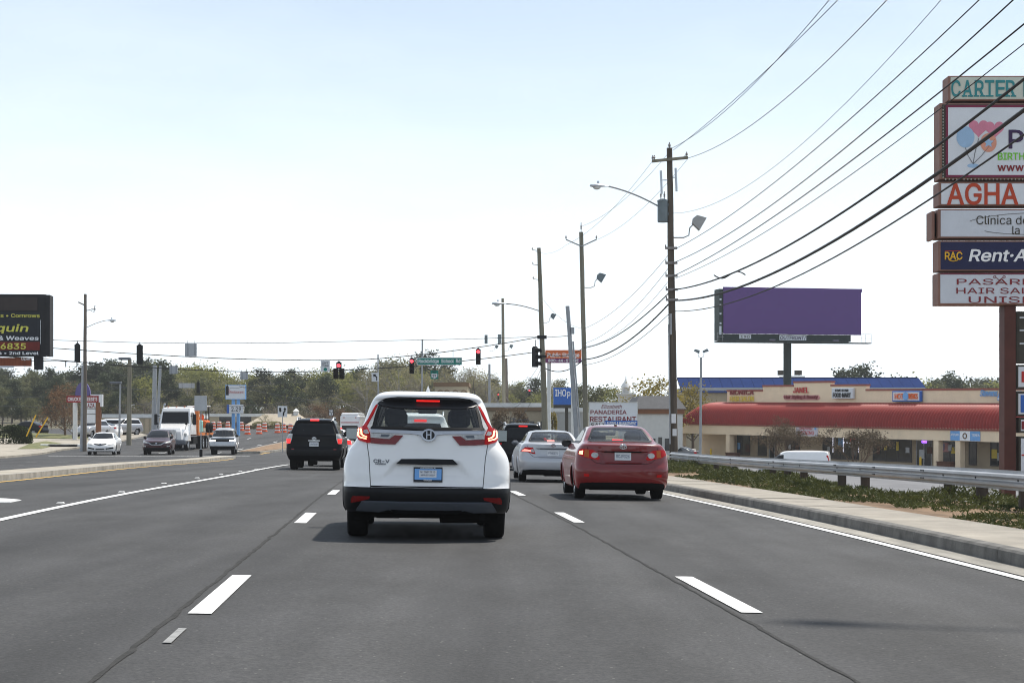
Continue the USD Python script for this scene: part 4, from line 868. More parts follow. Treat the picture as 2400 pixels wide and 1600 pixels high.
oncoming('silver_suv', 'older silver oncoming SUV with headlights on beside the median', 'suv', 521, 118.5, So, dict(paint='paint_silver', R=.37, tw=.24, axles=(.95, 3.6), windows=[('front', sym([(0, 1.19 * ho), (-.69, 1.22 * ho), (-.57, 1.6 * ho), (0, 1.64 * ho)]), 'black_glass', .02), ('left', [(.45, 1.22), (.6, 1.55), (2.4, 1.58), (3.0, 1.22)], 'black_glass'), ('right', [(.45, 1.22), (.6, 1.55), (2.4, 1.58), (3.0, 1.22)], 'black_glass')], res=(54, 22, 60), pieces=po, extra=[('door_mirror', m, 'trim_black') for m in ms], clear=.3))

# ---- the white truck with an orange flatbed
mat('truck_orange', (.55, .16, .03), rough=.55, var=.25, scale=2.5)
mat('tank_green', (.02, .22, .17), rough=.5, var=.1); mat('tank_aqua', (.25, .55, .52), rough=.5, var=.1); mat('cone_orange', (.75, .14, .02), rough=.5, var=.1); mat('bag_cream', (.65, .60, .48), rough=.8, var=.1)
X, Y = PX(397, 132), 132.0
tr = thing('flatbed_truck', 'white day cab truck with an orange flatbed behind the wine red SUV', 'truck', (X, Y, float(road_h(X, Y + 2))), -.02)
def hullpts(*p): return trimesh.convex.convex_hull(np.array(p, float))
both = lambda l: [(sx * a, b, c) for a, b, c in l for sx in (-1, 1)]
part(tr, 'cab', hullpts(*both([(1.12, 1.9, 1.15), (1.16, 2.0, 1.9), (1.0, 2.35, 3.05), (.85, 2.45, 3.12), (1.16, 4.1, 1.15), (1.14, 4.1, 1.9), (1.05, 4.0, 3.1), (.9, 3.9, 3.18)])), 'paint_white')
part(tr, 'bonnet', hullpts(*both([(.82, .25, .75), (.78, .15, 1.35), (.70, .35, 1.62), (1.14, 2.0, .95), (1.10, 2.0, 1.95), (.95, 1.6, 1.92), (1.10, 1.1, .95), (1.0, .9, 1.5)])), 'paint_white')
part(tr, 'windscreen', hullpts(*both([(1.0, 1.985, 1.98), (.92, 2.225, 2.80), (1.0, 2.08, 1.97), (.92, 2.38, 2.80)])), 'black_glass')
part(tr, 'sun_visor', hullpts(*both([(.95, 2.22, 2.86), (.9, 2.34, 3.06), (.95, 2.4, 2.86), (.9, 2.45, 3.06)])), 'paint_white')
for sg in (-1, 1):
    part(tr, 'side_window', hullpts((sg * 1.155, 2.3, 2.0), (sg * 1.155, 3.4, 2.0), (sg * 1.10, 2.6, 2.75), (sg * 1.10, 3.4, 2.75), (sg * 1.165, 2.3, 2.0), (sg * 1.165, 3.4, 2.0), (sg * 1.115, 2.6, 2.75), (sg * 1.115, 3.4, 2.75)), 'black_glass')
    part(tr, 'headlight', rbox(sg * .95 - .16, sg * .95 + .16, .62, .80, 1.05, 1.28, .05), 'lamp_clear')
    part(tr, 'door_mirror', [rbox(sg * 1.42 - .12, sg * 1.42 + .12, 2.0, 2.12, 1.85, 2.65, .04), tube([(sg * 1.12, 2.1, 2.5), (sg * 1.42, 2.06, 2.5)], .025, 6), tube([(sg * 1.12, 2.1, 1.95), (sg * 1.42, 2.06, 1.95)], .025, 6)], 'trim_black')
    part(tr, 'bonnet_mirror', [cyl((sg * .95, .9, 1.45), (sg * 1.08, .75, 1.9), .018, 6), rbox(sg * 1.08 - .09, sg * 1.08 + .09, .7, .78, 1.85, 2.05, .03)], 'trim_black')
    part(tr, 'mudguard', hullpts(*[(sg * a, b, c) for a, b, c in ((1.22, .5, .7), (1.22, .75, 1.12), (1.22, 1.5, 1.12), (1.22, 1.8, .7), (.85, .5, .7), (.85, .75, 1.12), (.85, 1.5, 1.12), (.85, 1.8, .7))]), 'paint_white')
    wheel(tr, sg * 1.02, 1.15, .52, .30)
    for yy in (6.6, 7.9): wheel(tr, sg * .98, yy, .52, .55)
part(tr, 'grille', [rbox(-.45, .45, .10, .24, .80, 1.50, .04)] + [bx(-.42, .42, .085, .11, z, z + .03) for z in np.arange(.86, 1.46, .085)], 'chrome')
part(tr, 'bumper', rbox(-1.18, 1.18, -.05, .4, .40, .78, .08), 'trim_satin')
part(tr, 'chassis', [bx(-.5, .5, .6, 11, .6, .95), cyl((-1, 7.2, .5), (1, 7.2, .5), .1, 8), bx(.7, 1.15, 3.0, 4.6, .45, .95), bx(-1.15, -.7, 3.0, 4.6, .45, .95)], 'under_dark', smooth=False)
part(tr, 'headboard', [bx(-1.22, 1.22, 4.55, 4.68, 1.15, 3.05), bx(-1.24, -1.05, 4.5, 4.9, 1.1, 3.05), bx(1.05, 1.24, 4.5, 4.9, 1.1, 3.05)], 'truck_orange', smooth=False)
part(tr, 'flatbed', [bx(-1.25, 1.25, 4.7, 11.2, 1.08, 1.28)] , 'truck_orange', smooth=False)
for i, x in enumerate((-.6, 0, .6)): part(tr, 'roof_light', rbox(x - .06, x + .06, 2.45, 2.6, 3.14, 3.22, .02), 'lamp_amber')
part(tr, 'exhaust_stack', [cyl((-1.28, 4.3, .9), (-1.28, 4.3, 3.3), .07, 10), tube([(-1.28, 4.3, 3.3), (-1.24, 4.42, 3.42)], .07, 10)], 'chrome')
o = np.array([X, Y, float(road_h(X, Y + 2)) + 1.28])
def load(name, label, cat, m, ms):
    M_ = cat_(ms) if isinstance(ms, list) else ms
    return top(name, M_.apply_translation(o), m, label, cat)
load('water_tank', 'green water tank on the orange flatbed', 'tank', 'tank_green', [rbox(.62, 1.12, 5.4, 6.4, .003, .95, .08), revolve([(.001, .05), (.12, .04), (.13, 0)], 'z', 12).apply_translation([.85, 5.9, .95])])
load('water_tank', 'pale aqua water tank beside the green one on the flatbed', 'tank', 'tank_aqua', [rbox(1.14, 1.24, 5.42, 6.4, .003, .93, .04), rbox(.62, 1.2, 6.6, 7.4, .003, .93, .08)])
load('cream_sack', 'cream sack heaped on top of the tanks on the flatbed', 'sack', 'bag_cream', trimesh.creation.icosphere(2, 1).apply_scale([.35, .4, .3]).apply_translation([.85, 5.9, 1.26]))
lift = thing('compact_loader', 'small loader with a white cab roof standing at the back of the flatbed', 'loader', tuple(o + np.array([.75, 8.2, 0])), 0)
part(lift, 'roof', rbox(-.85, .75, -.6, .9, 1.95, 2.05, .04), 'paint_white')
for sx in (-.7, .6):
    for sy in (-.5, .8): part(lift, 'cab_post', bx(sx - .04, sx + .04, sy - .04, sy + .04, .9, 1.95), 'trim_black', smooth=False)
part(lift, 'body', [rbox(-.75, .65, -.9, 1.1, .35, .95, .08), rbox(-.3, .3, -.1, .5, .95, 1.4, .1)], 'cone_orange')
for sx in (-.85, .75):
    for sy in (-.55, .75): part(lift, 'wheel', tyre_mesh(.38, .25).apply_translation([sx, sy, .381]), 'rubber')
# ------------------------------------------------------------------ guardrail
mat('galvanised', (.42, .43, .44), rough=.42, metal=.55, var=.18, scale=2.5, detail=8, coords='world', stretch=(1, .3, 1))
mat('post_wood', (.060, .048, .038), rough=.9, var=.4, scale=6, stretch=(1, 1, .15))
mat('pole_wood', (.15, .125, .10), rough=.9, var=.38, scale=7, stretch=(1, 1, .05), detail=8)
mat('pole_wood_green', (.19, .175, .13), rough=.9, var=.32, scale=7, stretch=(1, 1, .05), detail=8)
mat('pole_wood_dark', (.075, .060, .048), rough=.9, var=.42, scale=6, stretch=(1, 1, .06), detail=8, color2=(.13, .105, .08))
mat('pole_metal', (.30, .31, .32), rough=.5, metal=.4, var=.1)
mat('lamp_shell', (.50, .54, .58), rough=.45, metal=.2, var=.08); mat('lamp_lens', (.60, .62, .60), rough=.2, var=.1)
mat('flood_grey', (.34, .34, .33), rough=.6, var=.1); mat('transformer_grey', (.14, .17, .18), rough=.5, var=.15); mat('porcelain', (.22, .20, .19), rough=.3, var=.2)
mat('cable', (.018, .018, .019), rough=.7, spec=.3, var=.2); mat('cable_grey', (.10, .10, .105), rough=.6, var=.2)
mat('signal_black', (.012, .013, .013), rough=.55, spec=.3, var=.2); mat('lens_off', (.02, .016, .012), rough=.2, var=.2); mat('lens_red_lit', (.6, .03, .03), rough=.3, emit=(1, .06, .08), es=2.2)
mat('sign_back', (.42, .43, .44), rough=.5, metal=.3, var=.08); mat('sign_white', (.66, .67, .68), rough=.5, var=.04); mat('sign_green', (.010, .20, .15), rough=.45, var=.05); mat('sign_black', (.012, .012, .013), rough=.5)
mat('text_white', (.80, .80, .80), rough=.5, var=.02)

def w_beam():
    prof = [(-.012, .315), (.0, .30), (-.002, .275), (-.078, .245), (-.082, .205), (-.012, .175), (-.006, .155), (-.012, .135), (-.082, .105), (-.078, .065), (-.002, .035), (0, .010), (-.012, -.003)]
    ys = np.concatenate([np.arange(12, 40, 1.0), np.arange(40, 77.5, 1.5)]); n = len(prof); v = []
    for y in ys:
        x = float(_railx(y)); z = float(ground_h(x, y)) + .42
        v += [(x + a, y, z + b) for a, b in prof]
    f = []
    for i in range(len(ys) - 1):
        for k in range(n - 1):
            a = i * n + k; f += [[a, a + n, a + n + 1], [a, a + n + 1, a + 1]]
    return trimesh.Trimesh(np.array(v), np.array(f), process=False)
gr = thing('guardrail', 'long galvanised guardrail on dark wooden posts along the planted verge', 'guardrail')
part(gr, 'beam', w_beam(), 'galvanised', smooth=40)
def rail_at(px):
    y = 40.0
    for _ in range(40): y = F * float(_railx(y)) / (px - CX)
    return y
posts = [rail_at(p) for p in (1636, 1672, 1714, 1802, 1837, 1875, 1963, 2017, 2212, 2288, 2388, 2520)] + [72.5, 76.5]
for y in posts:
    x = float(_railx(y)); z = float(ground_h(x, y))
    part(gr, 'post', rbox(x + .012, x + .19, y - .08, y + .08, z - .4, z + .70, .012), 'post_wood')
    part(gr, 'bolt', [cyl((x - .105 * 0 - .02, y, z + .58), (x + .02, y, z + .58), .018, 8)], 'under_dark')
for y in (16, 19.8, 23.6, 27.4, 34.5, 38.4, 42.2, 50, 57.6, 65.2):
    x = float(_railx(y)); z = float(ground_h(x, y)) + .42
    part(gr, 'splice_bolt', [cyl((x - .09, y + dy, z + dz), (x - .06, y + dy, z + dz), .016, 6) for dy in (-.11, 0, .11) for dz in (.225, .085)], 'under_dark')

# ------------------------------------------------------------------ utility poles
def shaft(p0, p1, r0, r1, n=12, sides=14):
    p0, p1 = np.array(p0), np.array(p1); t = np.linspace(0, 1, n)[:, None]
    pts = p0 + (p1 - p0) * t; w = (meshkit.noise(np.column_stack([t * 7, t * 0 + p0[0], t * 0 + 3])) - .5) * .05
    pts[:, 0] += w * np.sin(t[:, 0] * math.pi)
    return tube(pts, r0 + (r1 - r0) * t[:, 0], sides)
def cobra(p, q, size=1.0, sag=.35, r=.035):
    """street lamp arm from p on the pole to the head at q, and the head"""
    p, q = np.array(p, float), np.array(q, float); t = np.linspace(0, 1, 12)[:, None]
    pts = p + (q - p) * t; pts[:, 2] += sag * np.sin(t[:, 0] * math.pi * .55) * (1 - .3 * t[:, 0])
    d = q - p; d[2] = 0; d /= np.linalg.norm(d); L = .80 * size
    end = pts[-1]
    prof = [(.001, 0), (.045, .02), (.06, .12), (.11, .28), (.17, .45), (.17, .62), (.11, .76), (.001, .80)]
    h = revolve([(a * size, b * size) for a, b in prof], 'x', 14); v = h.vertices * [1, 1, .62]
    v[:, 2] = np.where(v[:, 2] < 0, v[:, 2] * .55, v[:, 2])
    ang = math.atan2(d[1], d[0]); ca, sa = math.cos(ang), math.sin(ang)
    v = np.stack([v[:, 0] * ca - v[:, 1] * sa, v[:, 0] * sa + v[:, 1] * ca, v[:, 2]], 1); h.vertices = v + end
    lens = trimesh.creation.icosphere(2, 1); lens.apply_scale([.16 * size, .13 * size, .10 * size]); lens.apply_translation(end + d * .50 * size + [0, 0, -.05 * size])
    eye = cyl(end + d * .45 * size + [0, 0, .08 * size], end + d * .45 * size + [0, 0, .2 * size], .05 * size, 8)
    return tube(pts, r, 8), cat_([h, eye]), lens
def flood(p, s=1.0, sg=1):
    """box floodlight on a bent arm, its face turned down and outwards"""
    p = np.array(p, float)
    arm = tube([p, p + [sg * .55 * s, 0, 0], p + [sg * .78 * s, 0, .10 * s], p + [sg * .82 * s, 0, .42 * s], p + [sg * 1.02 * s, 0, .62 * s]], .03 * s, 6)
    b = trimesh.convex.convex_hull(np.array([(-.30, -.24, -.30), (.30, -.24, -.30), (-.30, .24, -.30), (.30, .24, -.30), (-.20, -.20, .12), (.20, -.20, .12), (-.20, .20, .12), (.20, .20, .12), (0, -.1, .2), (0, .1, .2)]) * s)
    b.apply_transform(trimesh.transformations.rotation_matrix(sg * -1.05, [0, 1, 0])); b.apply_translation(p + [sg * 1.12 * s, 0, .72 * s])
    return arm, b
def insul(p, h=.3, r=.06): return revolve([(.02, 0), (.02, h * .3), (r, h * .35), (r * .5, h * .5), (r, h * .55), (r * .4, h * .75), (.02, h), (.001, h)], 'z', 10).apply_translation(p)
def lean_pole(name, label, base, topp, Y, d0, d1, m='pole_wood', group=None, cat='utility pole'):
    """base and top pixels of the axis"""
    X0, X1 = PX(base[0], Y), PX(topp[0], Y); z0, z1 = float(ground_h(X0, Y)) - .3, PZ(topp[1], Y)
    k = (PZ(base[1], Y) - z0) / max(z1 - z0, 1)
    t = thing(name, label, cat, (X0, Y, 0), 0, group=group)
    part(t, 'shaft', shaft((0, 0, z0), (X1 - X0, 0, z1), d0 / 2, d1 / 2), m)
    def on(py): z = PZ(py, Y); return np.array([(X1 - X0) * (z - z0) / (z1 - z0), 0, z])
    return t, on, (X0, Y)
def rel(t0, px, py, Y, dy=0): return np.array([PX(px, Y) - t0[0], dy, PZ(py, Y)])

# nearest pole on the right
P1Y = 79.0
t, on, o = lean_pole('utility_pole', 'tall dark wooden pole with transformer and street lamp, nearest on the right', (1580, 1064), (1569, 347), P1Y, .38, .24, 'pole_wood_dark')
part(t, 'crossarm', rbox(-.78, .78, -.06, .06, -.06, .06, .01).apply_transform(trimesh.transformations.rotation_matrix(-.10, [0, 1, 0])).apply_translation(on(375) + [0, -.16, 0]), 'pole_wood_green')
for k in (-.74, .72): part(t, 'insulator', [insul(on(375) + [k, -.16, .04 + (.07 if k > 0 else -.08)], .22, .07), insul(on(375) + [k * .9, -.16, .0], .18, .06)], 'porcelain')
part(t, 'insulator', insul(on(349), .28, .08), 'porcelain')
part(t, 'transformer', [revolve([(.001, 0), (.21, 0), (.225, .04), (.225, .86), (.24, .88), (.24, .93), (.10, 1.0), (.001, 1.0)], 'z', 20).apply_translation(on(521) + [-.34, -.05, 0]), bx(-.2, .0, -.1, .02, .3, .4).apply_translation(on(521)), bx(-.2, .0, -.1, .02, .7, .8).apply_translation(on(521))], 'transformer_grey')
for dx in (-.42, -.27): part(t, 'bushing', insul(on(521) + [dx, -.05, .98], .34, .05), 'porcelain')
for dx, py in ((-.36, 428), (.28, 422)): part(t, 'fuse_cutout', [cyl(on(py) + [dx, -.1, -.5], on(py) + [dx - .04, -.1, .5], .05, 8), cyl(on(py) + [0, 0, .1], on(py) + [dx, -.1, .1], .025, 6)], 'lamp_shell')
a, h, l = cobra(on(500), rel(o, 1425, 458, P1Y, -.6), 1.05, .45)
part(t, 'lamp_arm', a, 'pole_metal'); k = part(t, 'lamp_head', h, 'lamp_shell'); part(k, 'lamp_lens', l, 'lamp_lens')
a, b = flood(on(557), 1.0); part(t, 'floodlight_arm', a, 'pole_metal'); part(t, 'floodlight', b, 'flood_grey')
part(t, 'riser_pipe', [cyl(on(1040) + [-.17, -.17, 0], on(760) + [-.15, -.15, 0], .035, 8), bx(-.12, -.02, -.26, -.14, -.45, .45).apply_translation(on(760))], 'pole_metal')
part(t, 'paper_notice', [bx(-.10, .10, -.205, -.196, -.3, .10).apply_translation(on(975)), bx(-.06, .12, -.205, -.196, -.2, .1).apply_translation(on(1010))], 'sign_white', smooth=False)
for py in (582, 617, 647, 679, 703): part(t, 'cable_clamp', [bx(-.26, .26, -.2, -.1, -.05, .05).apply_translation(on(py)), cyl(on(py) + [-.24, -.15, 0], on(py) + [-.24, -.15, .14], .03, 6)], 'porcelain')
# the pole beside the viewpoint that the near wires run to; its lamp arm reaches over the road
t = thing('utility_pole', 'tall wooden pole with a street lamp, out of frame beside the pavement', 'utility pole', (9.2, 15.4, 0))
part(t, 'shaft', shaft((0, 0, float(ground_h(9.2, 15.4)) - .3), (0, 0, 13.2), .19, .13), 'pole_wood_dark')
a, h, l = cobra((-.1, 0, 8.7), (-3.05, .72, 9.3), 1.1, .3, .04); part(t, 'lamp_arm', a, 'pole_metal'); k = part(t, 'lamp_head', h, 'lamp_shell'); part(k, 'lamp_lens', l, 'lamp_lens')
# second pole
P2Y = 113.0
t, on, o2 = lean_pole('utility_pole', 'greenish wooden pole with a floodlight behind the bakery sign', (1375, 1001), (1362, 544), P2Y, .33, .26, 'pole_wood_green')
part(t, 'crossarm', tube([on(570) + [-.95, -.1, .22], on(578) + [0, -.15, 0], on(570) + [.92, -.1, .22]], .045, 6), 'pole_metal')
for dx in (-.95, .92): part(t, 'insulator', insul(on(570) + [dx, -.1, .22], .25, .07), 'porcelain')
part(t, 'insulator', insul(on(544), .6, .06), 'porcelain')
a, b = flood(on(674), .95); part(t, 'floodlight_arm', a, 'pole_metal'); part(t, 'floodlight', b, 'transformer_grey')
# leaning stub
t, on, _ = lean_pole('utility_pole', 'leaning grey stub pole with no crossarm right of the pancake house sign', (1356, 1017), (1330, 717), 110, .32, .24, 'pole_metal')
part(t, 'conduit', [cyl(on(1000) + [.22, -.15, 0], on(800) + [.18, -.12, 0], .05, 8), bx(.1, .3, -.2, -.05, -.2, .2).apply_translation(on(775))], 'pole_metal')
# pole that carries the signal wires
P4Y = 116.0
t, on, o4 = lean_pole('utility_pole', 'tall wooden pole carrying the signal wires beside the orange storage sign', (1280, 1007), (1263, 581), P4Y, .42, .24, 'pole_wood_green')
for py in (588, 622, 656): part(t, 'insulator_bracket', [tube([on(py), on(py) + [-.42, -.1, .06]], .02, 6), insul(on(py) + [-.42, -.1, .05], .16, .06)], 'porcelain')
a, h, l = cobra(on(730), rel(o4, 1186, 720, P4Y, -.3), 1.15, .30); part(t, 'lamp_arm', a, 'pole_metal'); k = part(t, 'lamp_head', h, 'lamp_shell'); part(k, 'lamp_lens', l, 'lamp_lens')
a, b = flood(on(756), .62); part(t, 'floodlight_arm', a, 'pole_metal'); part(t, 'floodlight', b, 'transformer_grey')
part(t, 'guy_clamp', [bx(-.3, .3, -.25, .25, -.1, .1).apply_translation(on(790)), bx(-.3, .25, -.25, .25, -.08, .08).apply_translation(on(835))], 'cable')
# farther poles
far = [('wooden pole with a dark box halfway up, beyond the signal wire pole', (1182, 990), (1178, 699), 190, .42, .28, 'pole_wood_green'), ('short wooden pole standing close beside the pole with the dark box', (1190, 985), (1186, 840), 195, .34, .3, 'pole_wood'),
       ('thin grey pole left of the pole with the dark box', (1147, 985), (1147, 853), 210, .34, .26, 'pole_metal'), ('slim grey pole rising behind the green street name sign', (988, 930), (990, 795), 200, .22, .18, 'pole_metal'), ('thin pole left of the red signal above the nearest white SUV roof', (887, 960), (886, 830), 200, .2, .16, 'pole_metal'),
       ('grey wooden pole behind the wine red SUV, left of a second leaning one', (360, 1004), (363, 856), 165, .48, .36, 'pole_metal'), ('leaning grey pole just right of the upright one behind the white truck', (366, 1000), (376, 857), 168, .34, .22, 'pole_metal'), ('grey wooden pole between the white van and the white truck', (302, 1016), (304, 842), 150, .42, .3, 'pole_wood_green'),
       ('thin dark lamp pole right of the red plaza sign', (279, 1010), (282, 898), 160, .2, .14, 'pole_metal'), ('slim steel pole right beside the wooden lamp pole on the left', (192, 1018), (195, 855), 131, .3, .24, 'pole_metal')]
for lb, b_, t_, Y, d0, d1, m in far:
    t, on, o = lean_pole('utility_pole', lb, b_, t_, Y, d0, d1, m)
    if 'dark box' in lb and 'short' not in lb:
        part(t, 'meter_box', bx(-.55, -.2, -.2, .2, -.5, .5).apply_translation(on(795)), 'transformer_grey', smooth=False)
        a, b = flood(on(822), .7); part(t, 'floodlight_arm', a, 'pole_metal'); part(t, 'floodlight', b, 'transformer_grey')
    if 'thin dark lamp' in lb or 'white van and' in lb: part(t, 'lamp_head', rbox(-.9, .1, -.2, .2, -.05, .15, .05).apply_translation(on(t_[1])), 'trim_satin')
PLY = 131.0
t, on, ol = lean_pole('utility_pole', 'wooden pole with a street lamp reaching right, on the left corner', (198, 1022), (200, 689), PLY, .34, .20, 'pole_wood')
part(t, 'crossarm', tube([on(716), on(708) + [-.48, -.1, 0]], .05, 6), 'pole_wood'); part(t, 'cable_bracket', [tube([on(728), on(728) + [.35, 0, .05], on(735) + [.62, 0, .1], on(728) + [.7, 0, .4]], .03, 6), trimesh.creation.torus(.16, .03, 12, 6).apply_translation(on(728) + [.6, 0, .1])], 'cable')
a, h, l = cobra(on(769), rel(ol, 250, 756, PLY, -.3), 1.0, .2, .025); part(t, 'lamp_arm', a, 'pole_metal'); k = part(t, 'lamp_head', h, 'lamp_shell'); part(k, 'lamp_lens', l, 'lamp_lens')
# parking lot light with two heads
Y = 128.0; t, on, o = lean_pole('lot_light', 'white car park light with twin heads in front of the red awning', (1641, 1085), (1643, 838), Y, .22, .14, 'pole_metal', cat='lamp post')
for sg in (-1, 1):
    b0 = on(838); part(t, 'lamp_arm', tube([b0, b0 + [sg * .18, 0, .06], b0 + [sg * .22, 0, .38]], .02, 6), 'pole_metal')
    hb = trimesh.convex.convex_hull(np.array([(-.2, -.12, -.06), (.22, -.12, -.10), (-.2, .12, -.06), (.22, .12, -.1), (-.16, -.1, .08), (.18, -.1, .12), (-.16, .1, .08), (.18, .1, .12)])); hb.apply_transform(trimesh.transformations.rotation_matrix(-.35 * sg, [0, 1, 0])); part(t, 'lamp_head', hb.apply_translation(b0 + [sg * .30, 0, .46]), 'transformer_grey')

# ------------------------------------------------------------------ wires
def catenary(a, b, sag, n=24):
    a, b = np.array(a, float), np.array(b, float); t = np.linspace(0, 1, n)[:, None]; p = a + (b - a) * t; p[:, 2] -= 4 * sag * (t * (1 - t))[:, 0]; return p
GW = 'wires on the roadside poles'
def wire(name, label, pts, r, m='cable', group=GW, sides=6): return top(name, tube(pts, r, sides), m, label, 'wire', group)
XN = 9.2; YN = 15.4
P1X = PX(1575, P1Y)
def near_wire(py1, pts, px1=1575, ox=0.0):
    """a wire from the nearest pole back to the next one beside the camera, fitted through points of it"""
    T, Zs = [0.0], [PZ(py1, P1Y)]; x0 = PX(px1, P1Y)
    for px, py in pts:
        k = (px - CX) / F; tt = (k * P1Y - x0) / ((XN + ox - x0) + k * (P1Y - YN)); Yp = P1Y + (YN - P1Y) * tt
        T.append(tt); Zs.append(ZC - (py - HY) * Yp / F)
    c = np.polyfit(T, Zs, 2, w=[3] + [1] * len(pts)); tt = np.linspace(0, 1, 34)
    return np.stack([x0 + (XN + ox - x0) * tt, P1Y + (YN - P1Y) * tt, np.polyval(c, tt)], 1)
NW = [(347, [(1755, 209), (1944, 0)], 1576, .010, 'thin top wire leaving the dark pole, upper of the close pair', -.2), (352, [(1776, 184), (1964, 0)], 1578, .010, 'thin top wire leaving the dark pole, lower of the close pair', 0),
      (371, [(1776, 277), (1918, 173), (2074, 0)], 1612, .011, 'thin wire from the right tip of the dark pole crossarm', .2), (500, [(1888, 337), (2057, 150), (2214, 0)], 1575, .007, 'faint thin wire just below the crossarm wires', 0),
      (587, [(1786, 459), (2000, 259), (2132, 150), (2306, 0)], 1575, .012, 'wire from the topmost clamp of the dark pole', 0), (617, [(1837, 469), (2000, 318), (2208, 150), (2383, 0)], 1575, .014, 'dark wire from the second clamp of the dark pole', 0),
      (648, [(1800, 520), (2000, 368), (2289, 150)], 1575, .015, 'dark wire from the third clamp of the dark pole', 0), (655, [(1800, 545), (2000, 397), (2346, 150)], 1575, .010, 'thin wire just below the third clamp of the dark pole', 0),
      (679, [(1837, 592), (2000, 467.7), (2203, 332), (2400, 196)], 1578, .027, 'thick cable crossing the bunny panel of the big sign', 0), (704, [(1786, 658), (2000, 529), (2199, 402.6), (2400, 265)], 1582, .036, 'thickest cable sweeping across the AGHA panel of the big sign', 0), (729, [(1837, 673), (2000, 563), (2207, 446.6), (2400, 324)], 1578, .018, 'lowest cable leaving the dark pole towards the big sign', 0)]
for py1, pts, px1, r, lb, ox in NW:
    lb = lb.replace('bunny panel', 'party panel')
    wire('overhead_wire', lb, near_wire(py1, pts, px1, ox), r)
s_ = np.linspace(0, 1, 12)
p = near_wire(679, [(1837, 592), (2000, 467.7), (2203, 332), (2400, 196)], 1578)[8]
top('cable_loop', tube(np.stack([p[0] - .5 + 1.1 * s_, p[1] + 0 * s_, p[2] - .12 * np.sin(s_ * 6.28)], 1), .022, 6), 'cable', 'coiled bit of cable hanging on the thick cable right of the dark pole', 'cable')
def A1(py, dx=0): return (PX(1575, P1Y) + dx, P1Y, PZ(py, P1Y))
def A2(py, px=1368): return (PX(px, P2Y), P2Y, PZ(py, P2Y))
def A4(py, px=1272): return (PX(px, P4Y), P4Y, PZ(py, P4Y))
for a, b, sg, r, lb in ((A1(371, -.75), A2(574, 1327), .5, .008, 'thin wire from the left crossarm tip of the dark pole'), (A1(349), A2(530, 1364), .5, .008, 'thin wire between the tops of the dark and greenish poles'), (A1(371, .7), A2(562, 1398), .5, .008, 'thin wire from the right crossarm tip down to the greenish pole'),
                       (A1(587), A2(770), .5, .011, 'upper wire between dark pole and greenish pole'), (A1(617), A2(805), .6, .011, 'second wire between dark pole and greenish pole'), (A1(648), A2(812), .7, .009, 'third thin wire between dark pole and greenish pole'),
                       (A1(679), A2(815), .5, .026, 'thick cable between dark pole and greenish pole'), (A1(704), A2(842), .6, .034, 'thickest cable between dark pole and greenish pole'), (A1(729), A2(855), .5, .014, 'lowest wire between dark pole and greenish pole'),
                       (A2(842), A4(862, 1276), .45, .03, 'thick cable from greenish pole to the signal wire pole'), (A2(815), A4(826, 1274), .35, .022, 'cable from greenish pole to the upper signal wire pole'), (A2(574, 1327), A4(589, 1255), .3, .007, 'thin high wire between the greenish pole and signal wire pole'), (A2(770), A4(700), .4, .009, 'thin wire rising from greenish pole to signal wire pole'),
                       (A4(788), at(1335, 786, 110), .05, .02, 'short cable from the signal wire pole to the leaning stub')):
    wire('overhead_wire', lb, catenary(a, b, sg), r)
for i, (py0, py1, px1, sg, lb) in enumerate(((835, 900, 1186, 1.2, 'upper'), (850, 930, 1186, 1.5, 'middle'), (866, 905, 1147, 2.4, 'lower'), (880, 940, 1147, 2.8, 'lowest'))):
    wire('overhead_wire', lb + ' drooping wire beyond the signal wire pole, in front of the far trees', catenary(A4(py0, 1274), at(px1, py1, 195), sg), .014, 'cable_grey')
GS = 'signal span wires'
def span(pts, r, lb, Y0, Y1):
    n = len(pts); px = np.array([p[0] for p in pts], float); t = (px - px[0]) / (px[-1] - px[0])
    P = np.array([at(a, b, Y0 + (Y1 - Y0) * q) for (a, b), q in zip(pts, t)])
    c = [PCH(t, P[:, k]) for k in range(3)]; tt = np.linspace(0, 1, 40)
    return wire('span_wire', lb, np.stack([q(tt) for q in c], 1), r, 'cable', GS)
span([(-160, 790), (126, 797), (319, 802.5), (600, 804), (755, 801), (1100, 794), (1262, 789)], .018, 'highest span wire, carrying the two dark signals on the left', 98, P4Y)
span([(-160, 801), (112, 815), (319, 829), (600, 842), (742, 844), (832, 843), (985, 831), (1100, 816.6), (1262, 790)], .028, 'middle span wire, carrying the three red signals', 112, P4Y)
span([(-160, 826), (99, 841), (319, 859), (600, 871), (717, 871), (806, 867), (959, 858), (1100, 844), (1262, 824)], .028, 'lowest span wire, steadying the red signals', 114, P4Y)
span([(-160, 858), (99, 845), (200, 850)], .014, 'short wire from the black billboard to the wooden lamp pole', 120, PLY)
span([(200, 846), (260, 872), (302, 882), (330, 878), (362, 866)], .018, 'pale drooping cable between the left poles', PLY, 165)
span([(304, 900), (330, 948), (345, 950), (360, 930)], .022, 'deep hanging loop of pale cable between the grey poles', 150, 165)
for a, b, lb in (((-100, 925), (300, 905), 'upper faint wire in front of the left woods'), ((-100, 945), (500, 930), 'middle faint wire in front of the left woods'), ((250, 905), (660, 895), 'faint wire in front of the woods behind the truck'), ((400, 950), (860, 915), 'lower faint wire in front of the woods behind the truck'), ((560, 905), (900, 940), 'faint falling wire in front of the woods behind the black SUV')):
    wire('far_wire', lb, catenary(at(*a, 178), at(*b, 178), .6), .022, 'cable_grey', 'faint wires before the woods')

